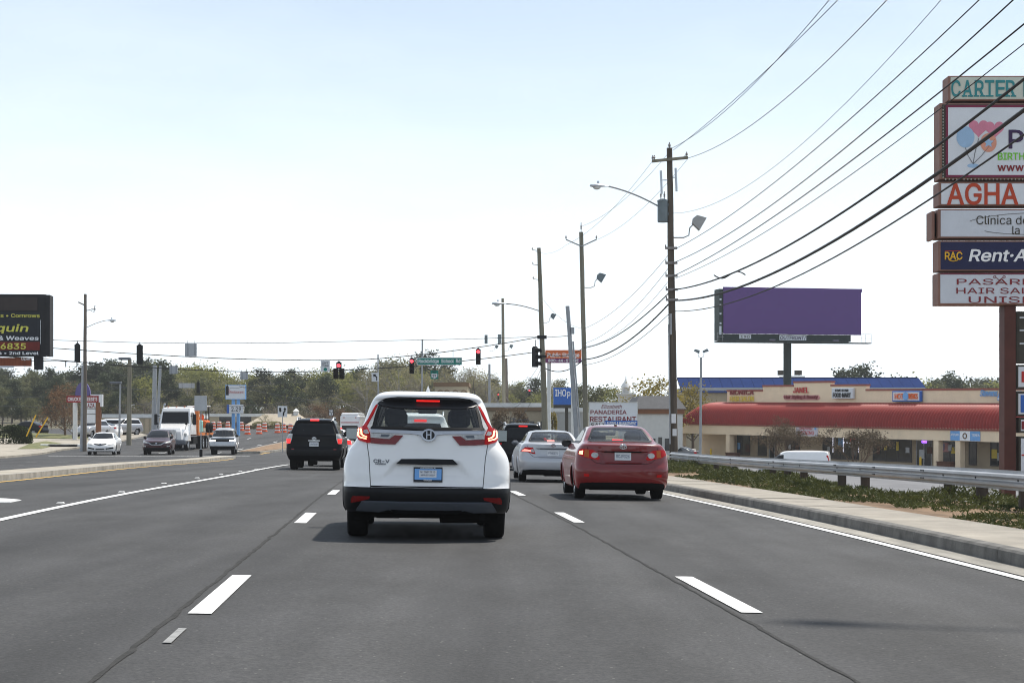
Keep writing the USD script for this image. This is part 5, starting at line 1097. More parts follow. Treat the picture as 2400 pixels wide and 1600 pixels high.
# ------------------------------------------------------------------ traffic signals and hanging signs
def signal(label, px, y0, y1, Y, lit=None, back=False, rot=0.0, hang=6, group=None, doghouse=False):
    h = (y1 - y0) * Y / F; s = h / 1.07; X, z1 = PX(px, Y), PZ(y0, Y)
    t = thing('traffic_signal', label, 'traffic light', (X, Y, z1 - h), (math.pi if back else 0) + rot, group=group)
    def head(cx, cz, n, lit, hh):
        w = .34 * s
        part(t, 'housing', rbox(cx - w / 2, cx + w / 2, 0, .22 * s, cz, cz + hh, .02 * s), 'signal_black')
        for k in range(n):
            zc = cz + hh * (n - k - .5) / n; r = .128 * s
            part(t, 'lens', revolve([(.001, -.03), (r, -.012), (r, 0.0)], 'y', 18).apply_translation([cx, 0, zc]), 'lens_red_lit' if lit == k else 'lens_off', label='lit red lens' if lit == k else None)
            a = np.linspace(-.5, math.pi + .5, 12); ring = np.stack([cx + r * 1.08 * np.cos(a), 0 * a, zc + r * 1.08 * np.sin(a)], 1); o = ring + [0, -.24 * s, -.03 * s]
            v = np.vstack([ring, o]); f = [[i, i + 1, i + 13] for i in range(11)] + [[i, i + 13, i + 12] for i in range(11)]
            part(t, 'visor', trimesh.Trimesh(v, np.array(f + [g[::-1] for g in f]), process=False), 'signal_black')
    if doghouse:
        u = h / 2.6
        head(0, h - u * .95, 1, 0, u * .95)
        head(-.19 * s, 0, 2, None, h - u * .95); head(.19 * s, 0, 2, None, h - u * .95)
    else: head(0, 0, 3, lit, h)
    part(t, 'hanger', [cyl((0, .1, h), (0, .1, h + hang * Y / F), .025, 6), bx(-.09 * s, .09 * s, .02, .2 * s, h, h + .06)], 'signal_black')
    return t
signal('dark unlit signal seen from behind, next to the wooden lamp pole', 181, 807, 848, 102, back=True, rot=.3, hang=8)
signal('dark unlit signal seen from behind, right of the wooden lamp pole', 327, 809, 853, 104, back=True, rot=.3, hang=7)
signal('signal cluster with one lit red lens over two side by side columns', 794, 849, 888, 114, 0, hang=5, doghouse=True)
signal('signal with a lit red lens just left of the green street name sign', 965, 840, 875, 115, 0, hang=6)
signal('signal with a lit red lens just right of the green street name sign', 1121, 818, 854, 115, 0, hang=5)
signal('pair of dark signal heads turned sideways on the signal wire pole', 1258, 814, 860, 113, rot=1.0, hang=18)
signal('small dark signal behind the back of the tall median sign', 465, 896, 920, 150, back=True, hang=8)
signal('small dark signal in front of the white roadside sign on blue legs', 533, 905, 926, 150, back=True, hang=8)
signal('tiny far signal with a lit red lens left of the signal wire pole', 1241, 912, 928, 260, 0, hang=3)
signal('tiny far signal with a lit red lens between the far poles', 1168, 922, 936, 260, 0, hang=3)
def panel(name, label, cat, px0, py0, px1, py1, Y, m, d=.03, rz=0.0, loc_c=True, frame=None):
    """flat upright panel between two pixel corners; returns the thing and its size"""
    x0, x1 = PX(px0, Y), PX(px1, Y); z0, z1 = PZ(py1, Y), PZ(py0, Y); w, h = x1 - x0, z1 - z0
    t = thing(name, label, cat, ((x0 + x1) / 2, Y, z0), rz)
    part(t, 'panel', bx(-w / 2, w / 2, 0, d, 0, h), m, smooth=False)
    if frame: part(t, 'frame', [bx(-w / 2 - .03, w / 2 + .03, -.012, d + .01, -.03, .02), bx(-w / 2 - .03, w / 2 + .03, -.012, d + .01, h - .02, h + .03), bx(-w / 2 - .03, -w / 2 + .02, -.012, d + .01, .02, h - .02), bx(w / 2 - .02, w / 2 + .03, -.012, d + .01, .02, h - .02)], frame, smooth=False)
    return t, w, h
t, w, h = panel('street_name_sign', 'long green street name sign hanging between two red signals', 'road sign', 977, 837.5, 1083, 855, 115, 'sign_green')
t.GetAttribute('xformOp:translate')
part(t, 'lettering', text('Rockbridge  School  Rd', h * .46, w * .92, 0, h * .30, -.002, True), 'text_white'); part(t, 'border', [bx(-w / 2, w / 2, -.008, 0, 0, .03), bx(-w / 2, w / 2, -.008, 0, h - .03, h), bx(-w / 2, -w / 2 + .03, -.008, 0, .03, h - .03), bx(w / 2 - .03, w / 2, -.008, 0, .03, h - .03)], 'text_white', smooth=False)
part(t, 'hanger', [cyl((dx * w, .02, h), (dx * w, .02, h + .42 + (.12 if dx > 0 else 0)), .014, 6) for dx in (-.3, .3)], 'signal_black')
t, w, h = panel('route_shield', 'small green route shield sign hanging below the street name sign', 'road sign', 1009, 868, 1027, 888, 115.5, 'sign_green')
part(t, 'shield', ext([(-.18, .12), (0, .04), (.18, .12), (.19, .30), (.15, .36), (0, .33), (-.15, .36), (-.19, .30)], .01, -.012), 'sign_white'); part(t, 'lettering', text('29', .14, .22, 0, .14, -.013), 'sign_black'); part(t, 'lettering', text('EAST', .07, .24, 0, h - .12, -.002), 'sign_black'); part(t, 'hanger', cyl((0, .02, h), (0, .02, h + .4), .012, 6), 'signal_black')
t, w, h = panel('lane_sign', 'white sign with a green dot hanging left of the red signal cluster', 'road sign', 752, 845, 773, 871, 113.5, 'sign_white')
part(t, 'arrow_dot', revolve([(.001, -.008), (.11, -.008), (.11, 0)], 'y', 16).apply_translation([0, 0, .15]), 'sign_green'); part(t, 'lettering', text('LEFT', .11, .40, 0, h - .2, -.002), 'cable_grey'); part(t, 'lettering', text('TURN', .10, .38, 0, h - .36, -.002), 'cable_grey'); part(t, 'hanger', cyl((0, .02, h), (0, .02, h + .1), .012, 6), 'signal_black')
t, w, h = panel('turn_sign', 'round cornered pale sign with a black left arrow above the white SUV roof', 'road sign', 871, 873, 888, 894, 115, 'sign_white')
part(t, 'arrow', ext([(.06, .06), (.12, .06), (.12, .30), (.02, .40), (.06, .46), (-.14, .46), (-.10, .28), (-.05, .34), (.06, .26)], .008, -.009), 'sign_black'); part(t, 'hanger', cyl((0, .02, h), (0, .02, h + .25), .012, 6), 'signal_black')
for (a, b, c, d, Y, lb) in ((433.5, 804, 461, 835, 104, 'largest grey sign back hanging from the highest span wire'), (397, 857, 416, 876, 113, 'small white sign back hanging over the white truck'), (563, 872, 581, 889, 113, 'small white sign back hanging right of the white truck'), (419, 897.5, 456, 909, 150, 'long pale back of a street name sign over the white truck'), (1010, 0, 1011, 1, 1, '')):
    if not lb: continue
    t, w, h = panel('hanging_sign', lb, 'road sign', a, b, c, d, Y, 'sign_back')
    part(t, 'stiffener', [bx(-w * .3, -w * .3 + .05, -.03, 0, .02, h), bx(w * .3, w * .3 + .05, -.03, 0, .02, h)], 'pole_metal', smooth=False); part(t, 'hanger', [cyl((dx, .015, h), (dx, .015, h + .14), .012, 6) for dx in (-w * .3, w * .3)], 'signal_black')
Y = 103.0; x = PX(471, Y); g = float(road_h(x, Y))
t = thing('median_sign', 'grey back of a tall rectangular sign on a thin post at the median nose', 'road sign', (x, Y, g))
zt, zb = PZ(927, Y) - g, PZ(962.5, Y) - g
part(t, 'post', [cyl((0, 0, 0), (0, 0, zt - .1), .03, 8), cyl((0, 0, .14), (0, 0, .55), .075, 10)], 'pole_metal'); part(t, 'panel', rbox(-.36, .34, -.04, -.02 + .01, zb, zt, .004), 'sign_back'); part(t, 'base', cyl((0, 0, .1), (0, 0, .5), .09, 10), 'rubber')
for px0, py0, px1, py1, Y, lb in ((651, 951, 673, 977, 128, 'white sign with two black arrows at the far median nose'), (771, 960, 781, 973, 190, 'tiny white sign with a black arrow farther along the median')):
    t, w, h = panel('keep_right_sign', lb, 'road sign', px0, py0, px1, py1, Y, 'sign_white', frame='sign_black' if Y > 150 else None); sc_ = w / .66
    part(t, 'arrow', ext(np.array([(.02, .08), (.10, .08), (.14, .30), (.22, .42), (.22, .52), (.28, .52), (.17, .70), (.06, .52), (.12, .52), (.12, .44), (.03, .32)]) * sc_, .01, -.011), 'sign_black'); part(t, 'arrow', ext(np.array([(-.26, .66), (-.08, .66), (-.10, .50), (-.04, .46), (-.17, .32), (-.26, .50), (-.22, .50)]) * sc_, .01, -.011), 'sign_black')
    part(t, 'post', cyl((0, .05, float(road_h(PX(px0, Y), Y)) - PZ(py1, Y)), (0, .05, h), .03, 8), 'pole_metal')
# orange drums of the road works
mat('drum_orange', (.72, .10, .02), rough=.5, var=.08); mat('drum_white', (.75, .75, .73), rough=.5, var=.05)
bc = stage.CreateClassPrim('/drum_form')
part(bc, 'drum', revolve([(.001, 1.0), (.17, 1.0), (.2, .97), (.21, .8), (.24, .78), (.25, .5), (.27, .48), (.28, .08), (.36, .06), (.36, 0)], 'z', 16), 'drum_orange')
for z0, r in ((.20, .285), (.52, .262), (.84, .222)): part(bc, 'reflective_band', revolve([(r - .01, z0), (r, z0 + .01), (r - .004, z0 + .13), (r - .02, z0 + .14)], 'z', 16), 'drum_white')
D = [(500, 1002, 215), (514, 1003, 215), (534, 1002, 215), (566, 1002, 212), (580, 1013, 190), (607, 1012, 192), (620, 1005, 205), (650, 1008, 198), (665, 1009, 200), (681, 1010, 196)]
ORD = 'first second third fourth fifth sixth seventh eighth ninth tenth eleventh twelfth thirteenth fourteenth fifteenth sixteenth seventeenth eighteenth nineteenth twentieth'.split()
def ordinal(i):
    if i < 20: return ORD[i]
    tens = ['twenty', 'thirty', 'forty', 'fifty', 'sixty', 'seventy', 'eighty', 'ninety'][(i + 1) // 10 - 2]; u = (i + 1) % 10
    return tens + '-' + ORD[u - 1] if u else tens[:-1] + 'ieth'
for i, (px, py, Y) in enumerate(D):
    x = PX(px, Y); t = thing('traffic_drum', f'orange and white striped drum, {ordinal(i)} from the left in the far road works', 'traffic drum', (x, Y, float(road_h(x, Y)) + .02), .1 * i, group='orange drums of the road works', scale=(1., 1., 1.04))
    t.GetReferences().AddInternalReference('/drum_form'); t.SetInstanceable(True)
# ------------------------------------------------------------------ the shopping plaza
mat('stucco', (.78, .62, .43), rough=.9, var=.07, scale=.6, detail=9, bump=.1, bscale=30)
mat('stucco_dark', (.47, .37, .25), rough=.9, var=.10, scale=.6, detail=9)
mat('awning_red', (.27, .022, .015), rough=.5, spec=.25, var=.14, scale=.5, detail=8)
mat('coping_red', (.27, .075, .05), rough=.6, var=.12)
mat('frame_bronze', (.09, .085, .08), rough=.45, metal=.4, var=.1); mat('shop_glass', (.014, .016, .018), rough=.06, spec=.4, var=.4, scale=.9, color2=(.045, .045, .045)); mat('door_glass', (.008, .009, .01), rough=.06, spec=.4)
mat('roof_blue', (.014, .030, .105), rough=.95, spec=.02, var=.12, scale=.3); mat('roof_grey', (.065, .066, .07), rough=.8, var=.15); mat('wall_white', (.56, .55, .52), rough=.85, var=.06); mat('wall_tan', (.40, .335, .235), rough=.9, var=.08, scale=.3); mat('wall_grey', (.40, .40, .39), rough=.8, var=.08); mat('roof_white', (.62, .62, .60), rough=.7, var=.08); mat('fascia_brown', (.20, .085, .04), rough=.7, var=.1); mat('arch_brown', (.16, .10, .055), rough=.8); mat('roof_tan', (.32, .275, .21), rough=.9, var=.12, scale=.5, detail=9)
mat('sign_red', (.45, .03, .025), rough=.45, var=.06); mat('sign_darkred', (.20, .02, .025), rough=.45, var=.06); mat('sign_yellow', (.70, .52, .06), rough=.45, var=.05); mat('sign_blue', (.035, .12, .42), rough=.45, var=.06); mat('sign_lightblue', (.16, .36, .66), rough=.5, var=.08); mat('sign_pink', (.55, .25, .24), rough=.5, var=.08)
mat('box_white', (.60, .62, .64), rough=.45, var=.04, scale=1.2); mat('bollard_yellow', (.62, .40, .03), rough=.5, var=.08); mat('bench_brown', (.11, .045, .025), rough=.7, var=.15)
mat('neon_violet', (.3, .1, .6), rough=.4, emit=(.35, .12, 1), es=2.0); mat('neon_red', (.5, .05, .05), rough=.4, emit=(1, .1, .12), es=1.2); mat('bulb_white', (.8, .8, .9), rough=.4, emit=(.85, .85, 1), es=1.0)
A0 = np.array([16.3, 180.0]); U, V = np.array([.51, -.86]), np.array([.86, .51]); SL = -.0141
def mall(m):
    """local (along, inwards, up) to the world"""
    m = m.copy(); v = m.vertices
    p = A0 + v[:, :1] * U + v[:, 1:2] * V
    m.vertices = np.column_stack([p, v[:, 2] + SL * v[:, 0]])
    m.faces = m.faces[:, ::-1] if np.cross(np.append(U, 0), np.append(V, 0))[2] < 0 else m.faces
    return m
def s_at(px): k = (px - CX) / F; return (A0[1] * k - A0[0]) / (.51 + .86 * k)
def z_at(px, py): s = s_at(px); return PZ(py, A0[1] - .86 * s) - SL * s
G = -1.75; SE = 64.0
ml = thing('shopping_plaza', 'long beige shop row with a ribbed red awning and stepped parapet', 'building')
W_ = lambda name, ms, m, **k: part(ml, name, mall(cat_(ms) if isinstance(ms, list) else ms), m, **k)
zB, zT = 1.70, 3.75       # awning's lower and upper edge
sL = s_at(1665); st = [(sL, s_at(1748), 5.0), (s_at(1748), s_at(1820), 5.42), (s_at(1820), s_at(1907), 5.74), (s_at(1907), s_at(1989), 5.42), (s_at(1989), SE, 5.0)]
for a, b, z in st:
    W_('parapet', bx(a, b, 2.0, 2.4, 3.0, z - .16), 'stucco', smooth=False); W_('coping', bx(a - .04, b + .04, 1.94, 2.46, z - .16, z), 'coping_red', smooth=False)
W_('end_wall', [bx(sL, sL + .3, 2.4, 16, G - .5, 4.9), bx(.3, sL, 2.5, 2.8, G - .5, 3.0), bx(.3, .6, 2.8, 16, G - .5, 2.6)], 'stucco', smooth=False)
W_('roof', bx(sL, SE, 2.4, 14, 4.2, 4.4), 'roof_grey', smooth=False)
def awning():
    n = 11; a = np.linspace(0, math.pi / 2, n); dep, zz = -.15 + 2.2 * (1 - np.cos(a)), zB + (zT - zB) * np.sin(a)
    ss = np.arange(0, SE, .085); v, f = [], []
    for i, s in enumerate(ss):
        rib = .14 if i % 4 < 2 else 0
        k = 1 - min(1, max(0, 1 - s / 4.6)) ** 3.4                       # the rounded left end
        top_ = zB + (zT - zB) * (.04 + .96 * k)
        for d, z in zip(dep, zz):
            zz_ = zB + (z - zB) * (top_ - zB) / (zT - zB)
            v.append((s, d - rib * np.cos((d + .15) / 2.2 * 1.5), zz_ + rib * .5))
    for i in range(len(ss) - 1):
        for j in range(n - 1):
            q = i * n + j; f += [[q, q + n, q + n + 1], [q, q + n + 1, q + 1]]
    return trimesh.Trimesh(np.array(v), np.array(f), process=False)
W_('awning', awning(), 'awning_red', smooth=50); W_('awning_edge', bx(0, SE, -.16, -.02, zB - .10, zB + .03), 'coping_red', smooth=False)
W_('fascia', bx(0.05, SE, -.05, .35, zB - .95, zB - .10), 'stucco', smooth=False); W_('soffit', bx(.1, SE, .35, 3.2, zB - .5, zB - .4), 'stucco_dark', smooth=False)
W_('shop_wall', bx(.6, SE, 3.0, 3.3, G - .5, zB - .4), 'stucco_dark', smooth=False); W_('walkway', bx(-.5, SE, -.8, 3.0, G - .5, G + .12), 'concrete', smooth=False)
for px in (1595, 1706, 2194, 2245, 2460): s = s_at(px); W_('column', bx(s - .28, s + .28, -.02, .5, G + .12, zB - .95), 'stucco', smooth=False)
def shop_window(px0, px1, py0, panes, m='shop_glass', z0=None):
    a, b = s_at(px0), s_at(px1); z1 = zB - 1.0; zz = G + .5 if z0 is None else z0
    fr = W_('window', [bx(a, b, 2.93, 3.0, z1 - .06, z1), bx(a, b, 2.93, 3.0, zz, zz + .08)] + [bx(x - .035, x + .035, 2.93, 3.0, zz + .08, z1 - .06) for x in np.linspace(a + .04, b - .04, panes + 1)], 'frame_bronze', smooth=False)
    for i in range(panes):
        w = (b - a) / panes; part(fr, 'pane', mall(bx(a + i * w + .06, a + (i + 1) * w - .06, 2.96, 2.98, zz + .09, z1 - .07)), m, smooth=False)
def shop_door(px0, px1, leaves=2):
    a, b = s_at(px0), s_at(px1); zt = G + 2.35
    d = W_('door', [bx(a, b, 2.92, 3.0, zt, zt + .09), bx(a, a + .08, 2.92, 3.0, G + .12, zt), bx(b - .08, b, 2.92, 3.0, G + .12, zt)] + ([bx((a + b) / 2 - .06, (a + b) / 2 + .06, 2.92, 3.0, G + .12, zt)] if leaves > 1 else []), 'wall_grey', smooth=False)
    w = (b - a - .08) / leaves
    for i in range(leaves): part(d, 'pane', mall(bx(a + .10 + i * w, a + i * w + w - .06, 2.95, 2.97, G + .2, zt - .02)), 'door_glass', smooth=False)
    part(d, 'handle', mall(cyl(((a + b) / 2 + .12, 2.88, G + .95), ((a + b) / 2 + .12, 2.88, G + 1.35), .02, 6)), 'chrome')
for px0, px1, n in ((1649, 1699, 3), (1718, 1738, 1), (1782, 1815, 2), (1868, 1952, 4), (1985, 2075, 3), (2128, 2182, 3), (2208, 2226, 1), (2258, 2306, 3), (2355, 2450, 4)): shop_window(px0, px1, 0, n)
shop_door(1600, 1617, 1); shop_door(2086, 2122); shop_door(2314, 2350); shop_door(1744, 1758, 1)
pr = np.random.default_rng(12)
for px in (1655, 1672, 1690, 1790, 1806, 1880, 1905, 1930, 1995, 2012, 2040, 2062, 2094, 2112, 2132, 2140, 2150, 2160, 2168, 2176, 2262, 2275, 2290, 2300, 2370, 2400):
    s = s_at(px); z = G + .7 + 1.0 * pr.random(); W_('window_poster', bx(s, s + .3 + .4 * pr.random(), 2.90, 2.915, z, z + .3 + .5 * pr.random()), ['box_white', 'sign_lightblue', 'sign_pink', 'sign_yellow', 'bench_brown', 'wall_grey'][pr.integers(6)], smooth=False)
W_('transom', [bx(s_at(2084), s_at(2124), 2.94, 3.0, G + 2.5, zB - 1.0), bx(s_at(2312), s_at(2352), 2.94, 3.0, G + 2.5, zB - 1.0)], 'shop_glass', smooth=False)
def bulbs(px0, px1, py0, py1): 
    a, b = s_at(px0), s_at(px1); za, zb = z_at(px0, py0), z_at(px1, py1); n = 16
    return mall(cat_([trimesh.creation.icosphere(0, .035).apply_translation([a + (b - a) * i / n, 2.86, za + (zb - za) * i / n]) for i in range(n + 1)]))
for q in ((1650, 1650, 1014, 1068), (1894, 1894, 1022, 1060), (1918, 1918, 1022, 1060), (1919, 1953, 1037, 1037), (1953, 1953, 1022, 1060)): part(ml, 'light_string', bulbs(*q), 'bulb_white', kind='stuff')
def wall_text(s_, h, width, px, py, d=1.95, shear=0, bold=True, depth=.06): return mall(text(s_, h, width, s_at(px), z_at(px, py), d, bold, shear, depth))
def mall_sign(name, label, px0, py0, px1, py1, items, back='box_white', frame=None, d=1.94, thick=.28):
    a, b = s_at(px0), s_at(px1); z0, z1 = z_at((px0 + px1) / 2, py1), z_at((px0 + px1) / 2, py0)
    t = thing(name, label, 'sign')
    if back: part(t, 'cabinet', mall(rbox(a, b, d - thick, d - .004, z0, z1, .03)), frame or back, smooth=False); 
    if back and frame: part(t, 'face', mall(bx(a + .12, b - .12, d - thick - .012, d - thick, z0 + .10, z1 - .10)), back, smooth=False)
    for (s_, fx, fz, fw, fh, m, sh) in items:
        part(t, 'lettering', mall(text(s_, (z1 - z0) * fh, (b - a) * fw, a + (b - a) * fx, z0 + (z1 - z0) * fz, d - (thick + .014 if back else .02), True, sh, .05)), m)
    return t, a, b, z0, z1
mall_sign('shop_sign', 'dark red and yellow hair salon letters at the left end of the parapet', 1672, 911, 1730, 941, [('MONICA', .5, .56, .95, .36, 'sign_darkred', 0), ('HAIR SALON', .5, .06, .95, .38, 'sign_yellow', 0)], back=None)
t, a, b, z0, z1 = mall_sign('shop_sign', 'red letters over a pink script panel in the middle of the parapet', 1796, 906, 1882, 937, [('JANEL', .5, .56, .42, .40, 'sign_red', 0), ('Hair Styling & Beauty', .5, .12, .90, .26, 'sign_darkred', .1)], back=None)
part(t, 'script_panel', mall(ext(np.array([(a + .3, z0 + .02), (b - .3, z0 + .02), (b, z0 + .20), (b - .2, z0 + .46), (a + .1, z0 + .46), (a, z0 + .3)]), .06, 1.935)), 'sign_pink', smooth=False)
mall_sign('shop_sign', 'white boxed food mart sign with black letters on the parapet', 1915, 908, 1964, 933.5, [('FIVE STAR', .5, .66, .62, .20, 'sign_black', 0), ('FOOD MART', .5, .14, .84, .38, 'sign_black', 0)])
t, a, b, z0, z1 = mall_sign('shop_sign', 'white boxed sign with blue border and orange and blue letters on the parapet', 2056, 915, 2122, 940.5, [('HOT', .26, .25, .30, .48, 'cone_orange', 0), ('WINGS', .76, .25, .32, .48, 'cone_orange', 0)], back='box_white', frame='sign_blue')
part(t, 'round_badge', mall(revolve([(.001, -.03), (.34, -.03), (.34, 0)], 'y', 18).apply_translation([(a + b) / 2, 1.62, (z0 + z1) / 2])), 'sign_lightblue')
mall_sign('shop_sign', 'blue script letters over a blue panel at the right of the parapet', 2252, 911, 2352, 929, [('Stevens & Johnson', .52, .1, .96, .8, 'sign_lightblue', .25)], back=None)
mall_sign('shop_sign', 'small blue panel with white letters below the blue script letters', 2297, 928, 2352, 938, [('Restaurante  Social', .5, .2, .9, .5, 'text_white', 0)], back='sign_lightblue', thick=.10)
def flat_banner(name, label, px0, py0, px1, py1, m, items, d=-.09):
    a, b = s_at(px0), s_at(px1); z0, z1 = z_at(px0, py1), z_at(px0, py0); t = thing(name, label, 'banner')
    part(t, 'cloth', mall(bx(a, b, d, d + .015, z0, z1)), m, smooth=False)
    for s_, fx, fz, fw, fh, mm in items: part(t, 'lettering', mall(text(s_, (z1 - z0) * fh, (b - a) * fw, a + (b - a) * fx, z0 + (z1 - z0) * fz, d - .004, True, 0, .006)), mm)
    return t, a, b, z0, z1
mat('banner_pale', (.55, .52, .56), rough=.7, var=.05)
t, a, b, z0, z1 = flat_banner('banner', 'pale grand opening banner with red letters under the red awning', 1867, 995, 1919, 1021, 'banner_pale', [('GRAND', .46, .58, .58, .32, 'sign_red'), ('OPENING', .46, .14, .74, .32, 'sign_red')])
part(t, 'balloon', mall(revolve([(.001, -.01), (.13, -.01), (.13, 0)], 'y', 12).apply_translation([b - .35, -.095, z1 - .3])), 'sign_lightblue')
t, a, b, z0, z1 = flat_banner('banner', 'blue and white flag banner with a round crest under the right of the awning', 2229, 1009, 2299, 1031.5, 'sign_lightblue', [('ATITLAN', .15, .5, .26, .22, 'text_white'), ('TIENDA', .85, .5, .26, .22, 'text_white')])
part(t, 'crest_ground', mall(bx(a + (b - a) * .33, a + (b - a) * .67, -.104, -.092, z0, z1)), 'text_white', smooth=False); part(t, 'crest', mall(trimesh.creation.torus(.20, .05, 16, 6).apply_transform(trimesh.transformations.rotation_matrix(math.pi / 2, [1, 0, 0])).apply_translation([a + (b - a) * .5, -.11, (z0 + z1) / 2])), 'arch_brown')
for px, py, nm, m, lb in ((2106, 1033, 'neon_sign', 'neon_violet', 'violet neon open sign above the glass doors'), (2334, 1044, 'neon_sign', 'neon_red', 'red neon sign above the doors at the right end'), (1938, 1028, 'neon_sign', 'neon_red', 'red neon sign in the window right of the opening banner')):
    tg = top(nm, mall(text('OPEN', .20, .6, s_at(px), z_at(px, py + 5), 2.88, True, 0, .02)), m, lb, 'sign')
for px, py, lb in ((1690, 1068, 'yellow bollard beside the left shop window'), (2183, 1092, 'yellow bollard beside the middle column'), (1868, 1122, 'yellow bollard seen under the guardrail')):
    s = s_at(px); b = top('bollard', mall(revolve([(.001, 1.05), (.06, 1.03), (.09, .97), (.09, -.3)], 'z', 14).apply_translation([s, -1.2, G + .12])), 'bollard_yellow', lb, 'bollard')
for px, lb in ((1709, 'brown planter box at the foot of the left column'), (2205, 'brown planter box at the foot of the middle column')):
    s = s_at(px); t = thing('planter_box', lb, 'planter'); part(t, 'box', mall(rbox(s - .2, s + 1.3, -.3, .3, G + .12, G + .75, .03)), 'bench_brown'); part(t, 'rim', mall(rbox(s - .24, s + 1.34, -.34, .34, G + .75, G + .82, .02)), 'bench_brown')

# ------------------------------------------------------------------ the big plaza sign at the right
YP = 45.0
mat('sign_post_red', (.085, .028, .020), rough=.6, var=.15, scale=2); mat('cabinet_side', (.23, .125, .095), rough=.65, var=.12); mat('cabinet_dark', (.05, .045, .035), rough=.6, var=.2)
mat('carter_face', (.52, .54, .46), rough=.6, var=.06, scale=2); mat('carter_teal', (.03, .21, .22), rough=.5); mat('panel_white', (.62, .645, .67), rough=.45, var=.05, scale=1.2); mat('panel_grey', (.56, .59, .63), rough=.45, var=.04); mat('maroon_edge', (.16, .015, .045), rough=.5); mat('purple_dark', (.035, .015, .06), rough=.5); mat('lime', (.16, .50, .03), rough=.5); mat('agha_red', (.42, .050, .015), rough=.45); mat('navy', (.010, .012, .055), rough=.4); mat('rac_yellow', (.75, .42, .02), rough=.45); mat('party_pink', (.58, .20, .28), rough=.5); mat('party_orange', (.62, .27, .18), rough=.5); mat('party_blue', (.30, .45, .62), rough=.5)
zg = float(ground_h(12.1, YP))
big = thing('plaza_sign', 'tall plaza sign of stacked tenant panels on a dark red post at the right edge', 'sign', (0, YP, 0))
xp0, xp1 = PX(2357, YP), PX(2384, YP)
part(big, 'post', [rbox(xp0, xp1, .1, .62, zg - .6, PZ(714, YP), .015)], 'sign_post_red'); part(big, 'post', [rbox(PX(2660, YP), PX(2690, YP), .1, .62, zg - .6, PZ(714, YP), .015)], 'sign_post_red')
XR = PX(2700, YP)
def cab(px, py0, py1, face, dx=0, dd=.6):
    a, z0, z1 = PX(px, YP), PZ(py1, YP), PZ(py0, YP)
    c = part(big, 'cabinet', rbox(a, XR + dx, 0, dd, z0 + .02, z1 - .02, .012), 'cabinet_side'); part(c, 'face', rbox(a + .06, XR + dx - .06, -.012, .0, z0 + .055, z1 - .055, .006), face, smooth=False); return a, z0, z1, c
def bt(c, s_, h, w, px, py, m, shear=0, align='l', dy=-.016, bold=True): part(c, 'lettering', text(s_, h, w, PX(px, YP), PZ(py, YP), dy, bold, shear, .008, align), m)
P2 = YP / F
a, z0, z1, c = cab(2222, 176, 238, 'carter_face', -.3)
for i, (ch, x) in enumerate(zip('CARTER', (2229, 2256, 2284, 2308, 2333, 2357))):
    bt(c, ch, 37 * P2, 22 * P2, x, 226.5, 'carter_teal')
    if ch != 'C': part(c, 'serif', [bx(PX(x - 2, YP), PX(x + 10, YP) - (.0), -.026, -.013, PZ(227.5, YP), PZ(224, YP)), bx(PX(x + 12, YP), PX(x + 24, YP), -.026, -.013, PZ(227.5, YP), PZ(224, YP))] if ch in 'ARR' else [bx(PX(x + 1, YP), PX(x + 20, YP), -.026, -.013, PZ(227.5, YP), PZ(224, YP))], 'carter_teal', smooth=False)
bt(c, 'PLAZA', 37 * P2, 120 * P2, 2398, 226.5, 'carter_teal')
a, z0, z1, c = cab(2202, 240, 422, 'cabinet_dark')
x0, x1, zb, zt = PX(2216, YP), XR - .1, PZ(416, YP), PZ(247, YP); B_ = .055
part(c, 'border', [bx(x0, x1, -.03, -.013, zb, zb + B_), bx(x0, x1, -.03, -.013, zt - B_, zt), bx(x0, x0 + B_, -.03, -.013, zb + B_, zt - B_), bx(x1 - B_, x1, -.03, -.013, zb + B_, zt - B_)], 'maroon_edge', smooth=False)
part(c, 'face', bx(x0 + B_, x1 - B_, -.026, -.013, zb + B_, zt - B_), 'panel_white', smooth=False)
part(c, 'bulb_row', [trimesh.creation.icosphere(0, .018).apply_translation([PX(2210, YP), -.02, z]) for z in np.arange(zb, zt, .075)] + [trimesh.creation.icosphere(0, .018).apply_translation([x, -.02, z]) for x in np.arange(x0, x1, .09) for z in (zb - .05,)], 'carter_face', kind='stuff')
# a plain stand-in for the printed party picture: balloons and a decorated egg
def disc(px, py, rx, ry, m, nm, dy=-.030): part(c, nm, ext(Polygon([(PX(px + rx * math.cos(t), YP), PZ(py - ry * math.sin(t), YP)) for t in np.linspace(0, 2 * math.pi, 30)[:-1]]), .004, dy), m, smooth=False)
def heart(px, py, r, m, dy): part(c, 'heart_balloon', ext(Polygon([(PX(px + r * (16 * math.sin(t) ** 3) / 16, YP), PZ(py - r * (13 * math.cos(t) - 5 * math.cos(2 * t) - 2 * math.cos(3 * t) - math.cos(4 * t)) / 16, YP)) for t in np.linspace(0, 2 * math.pi, 40)[:-1]]).buffer(0), .004, dy), m, smooth=False)
heart(2293, 300, 23, 'party_pink', -.030); heart(2330, 303, 23, 'party_pink', -.033); disc(2262, 322, 21, 25, 'party_blue', 'round_balloon', -.032); disc(2316, 335, 19, 22, 'party_orange', 'egg', -.036)
part(c, 'egg_star', ext(Polygon([(PX(2316 + (13 if k % 2 == 0 else 6) * math.sin(k * math.pi / 5), YP), PZ(335 - (13 if k % 2 == 0 else 6) * math.cos(k * math.pi / 5), YP)) for k in range(10)]), .004, -.040), 'party_blue', smooth=False)
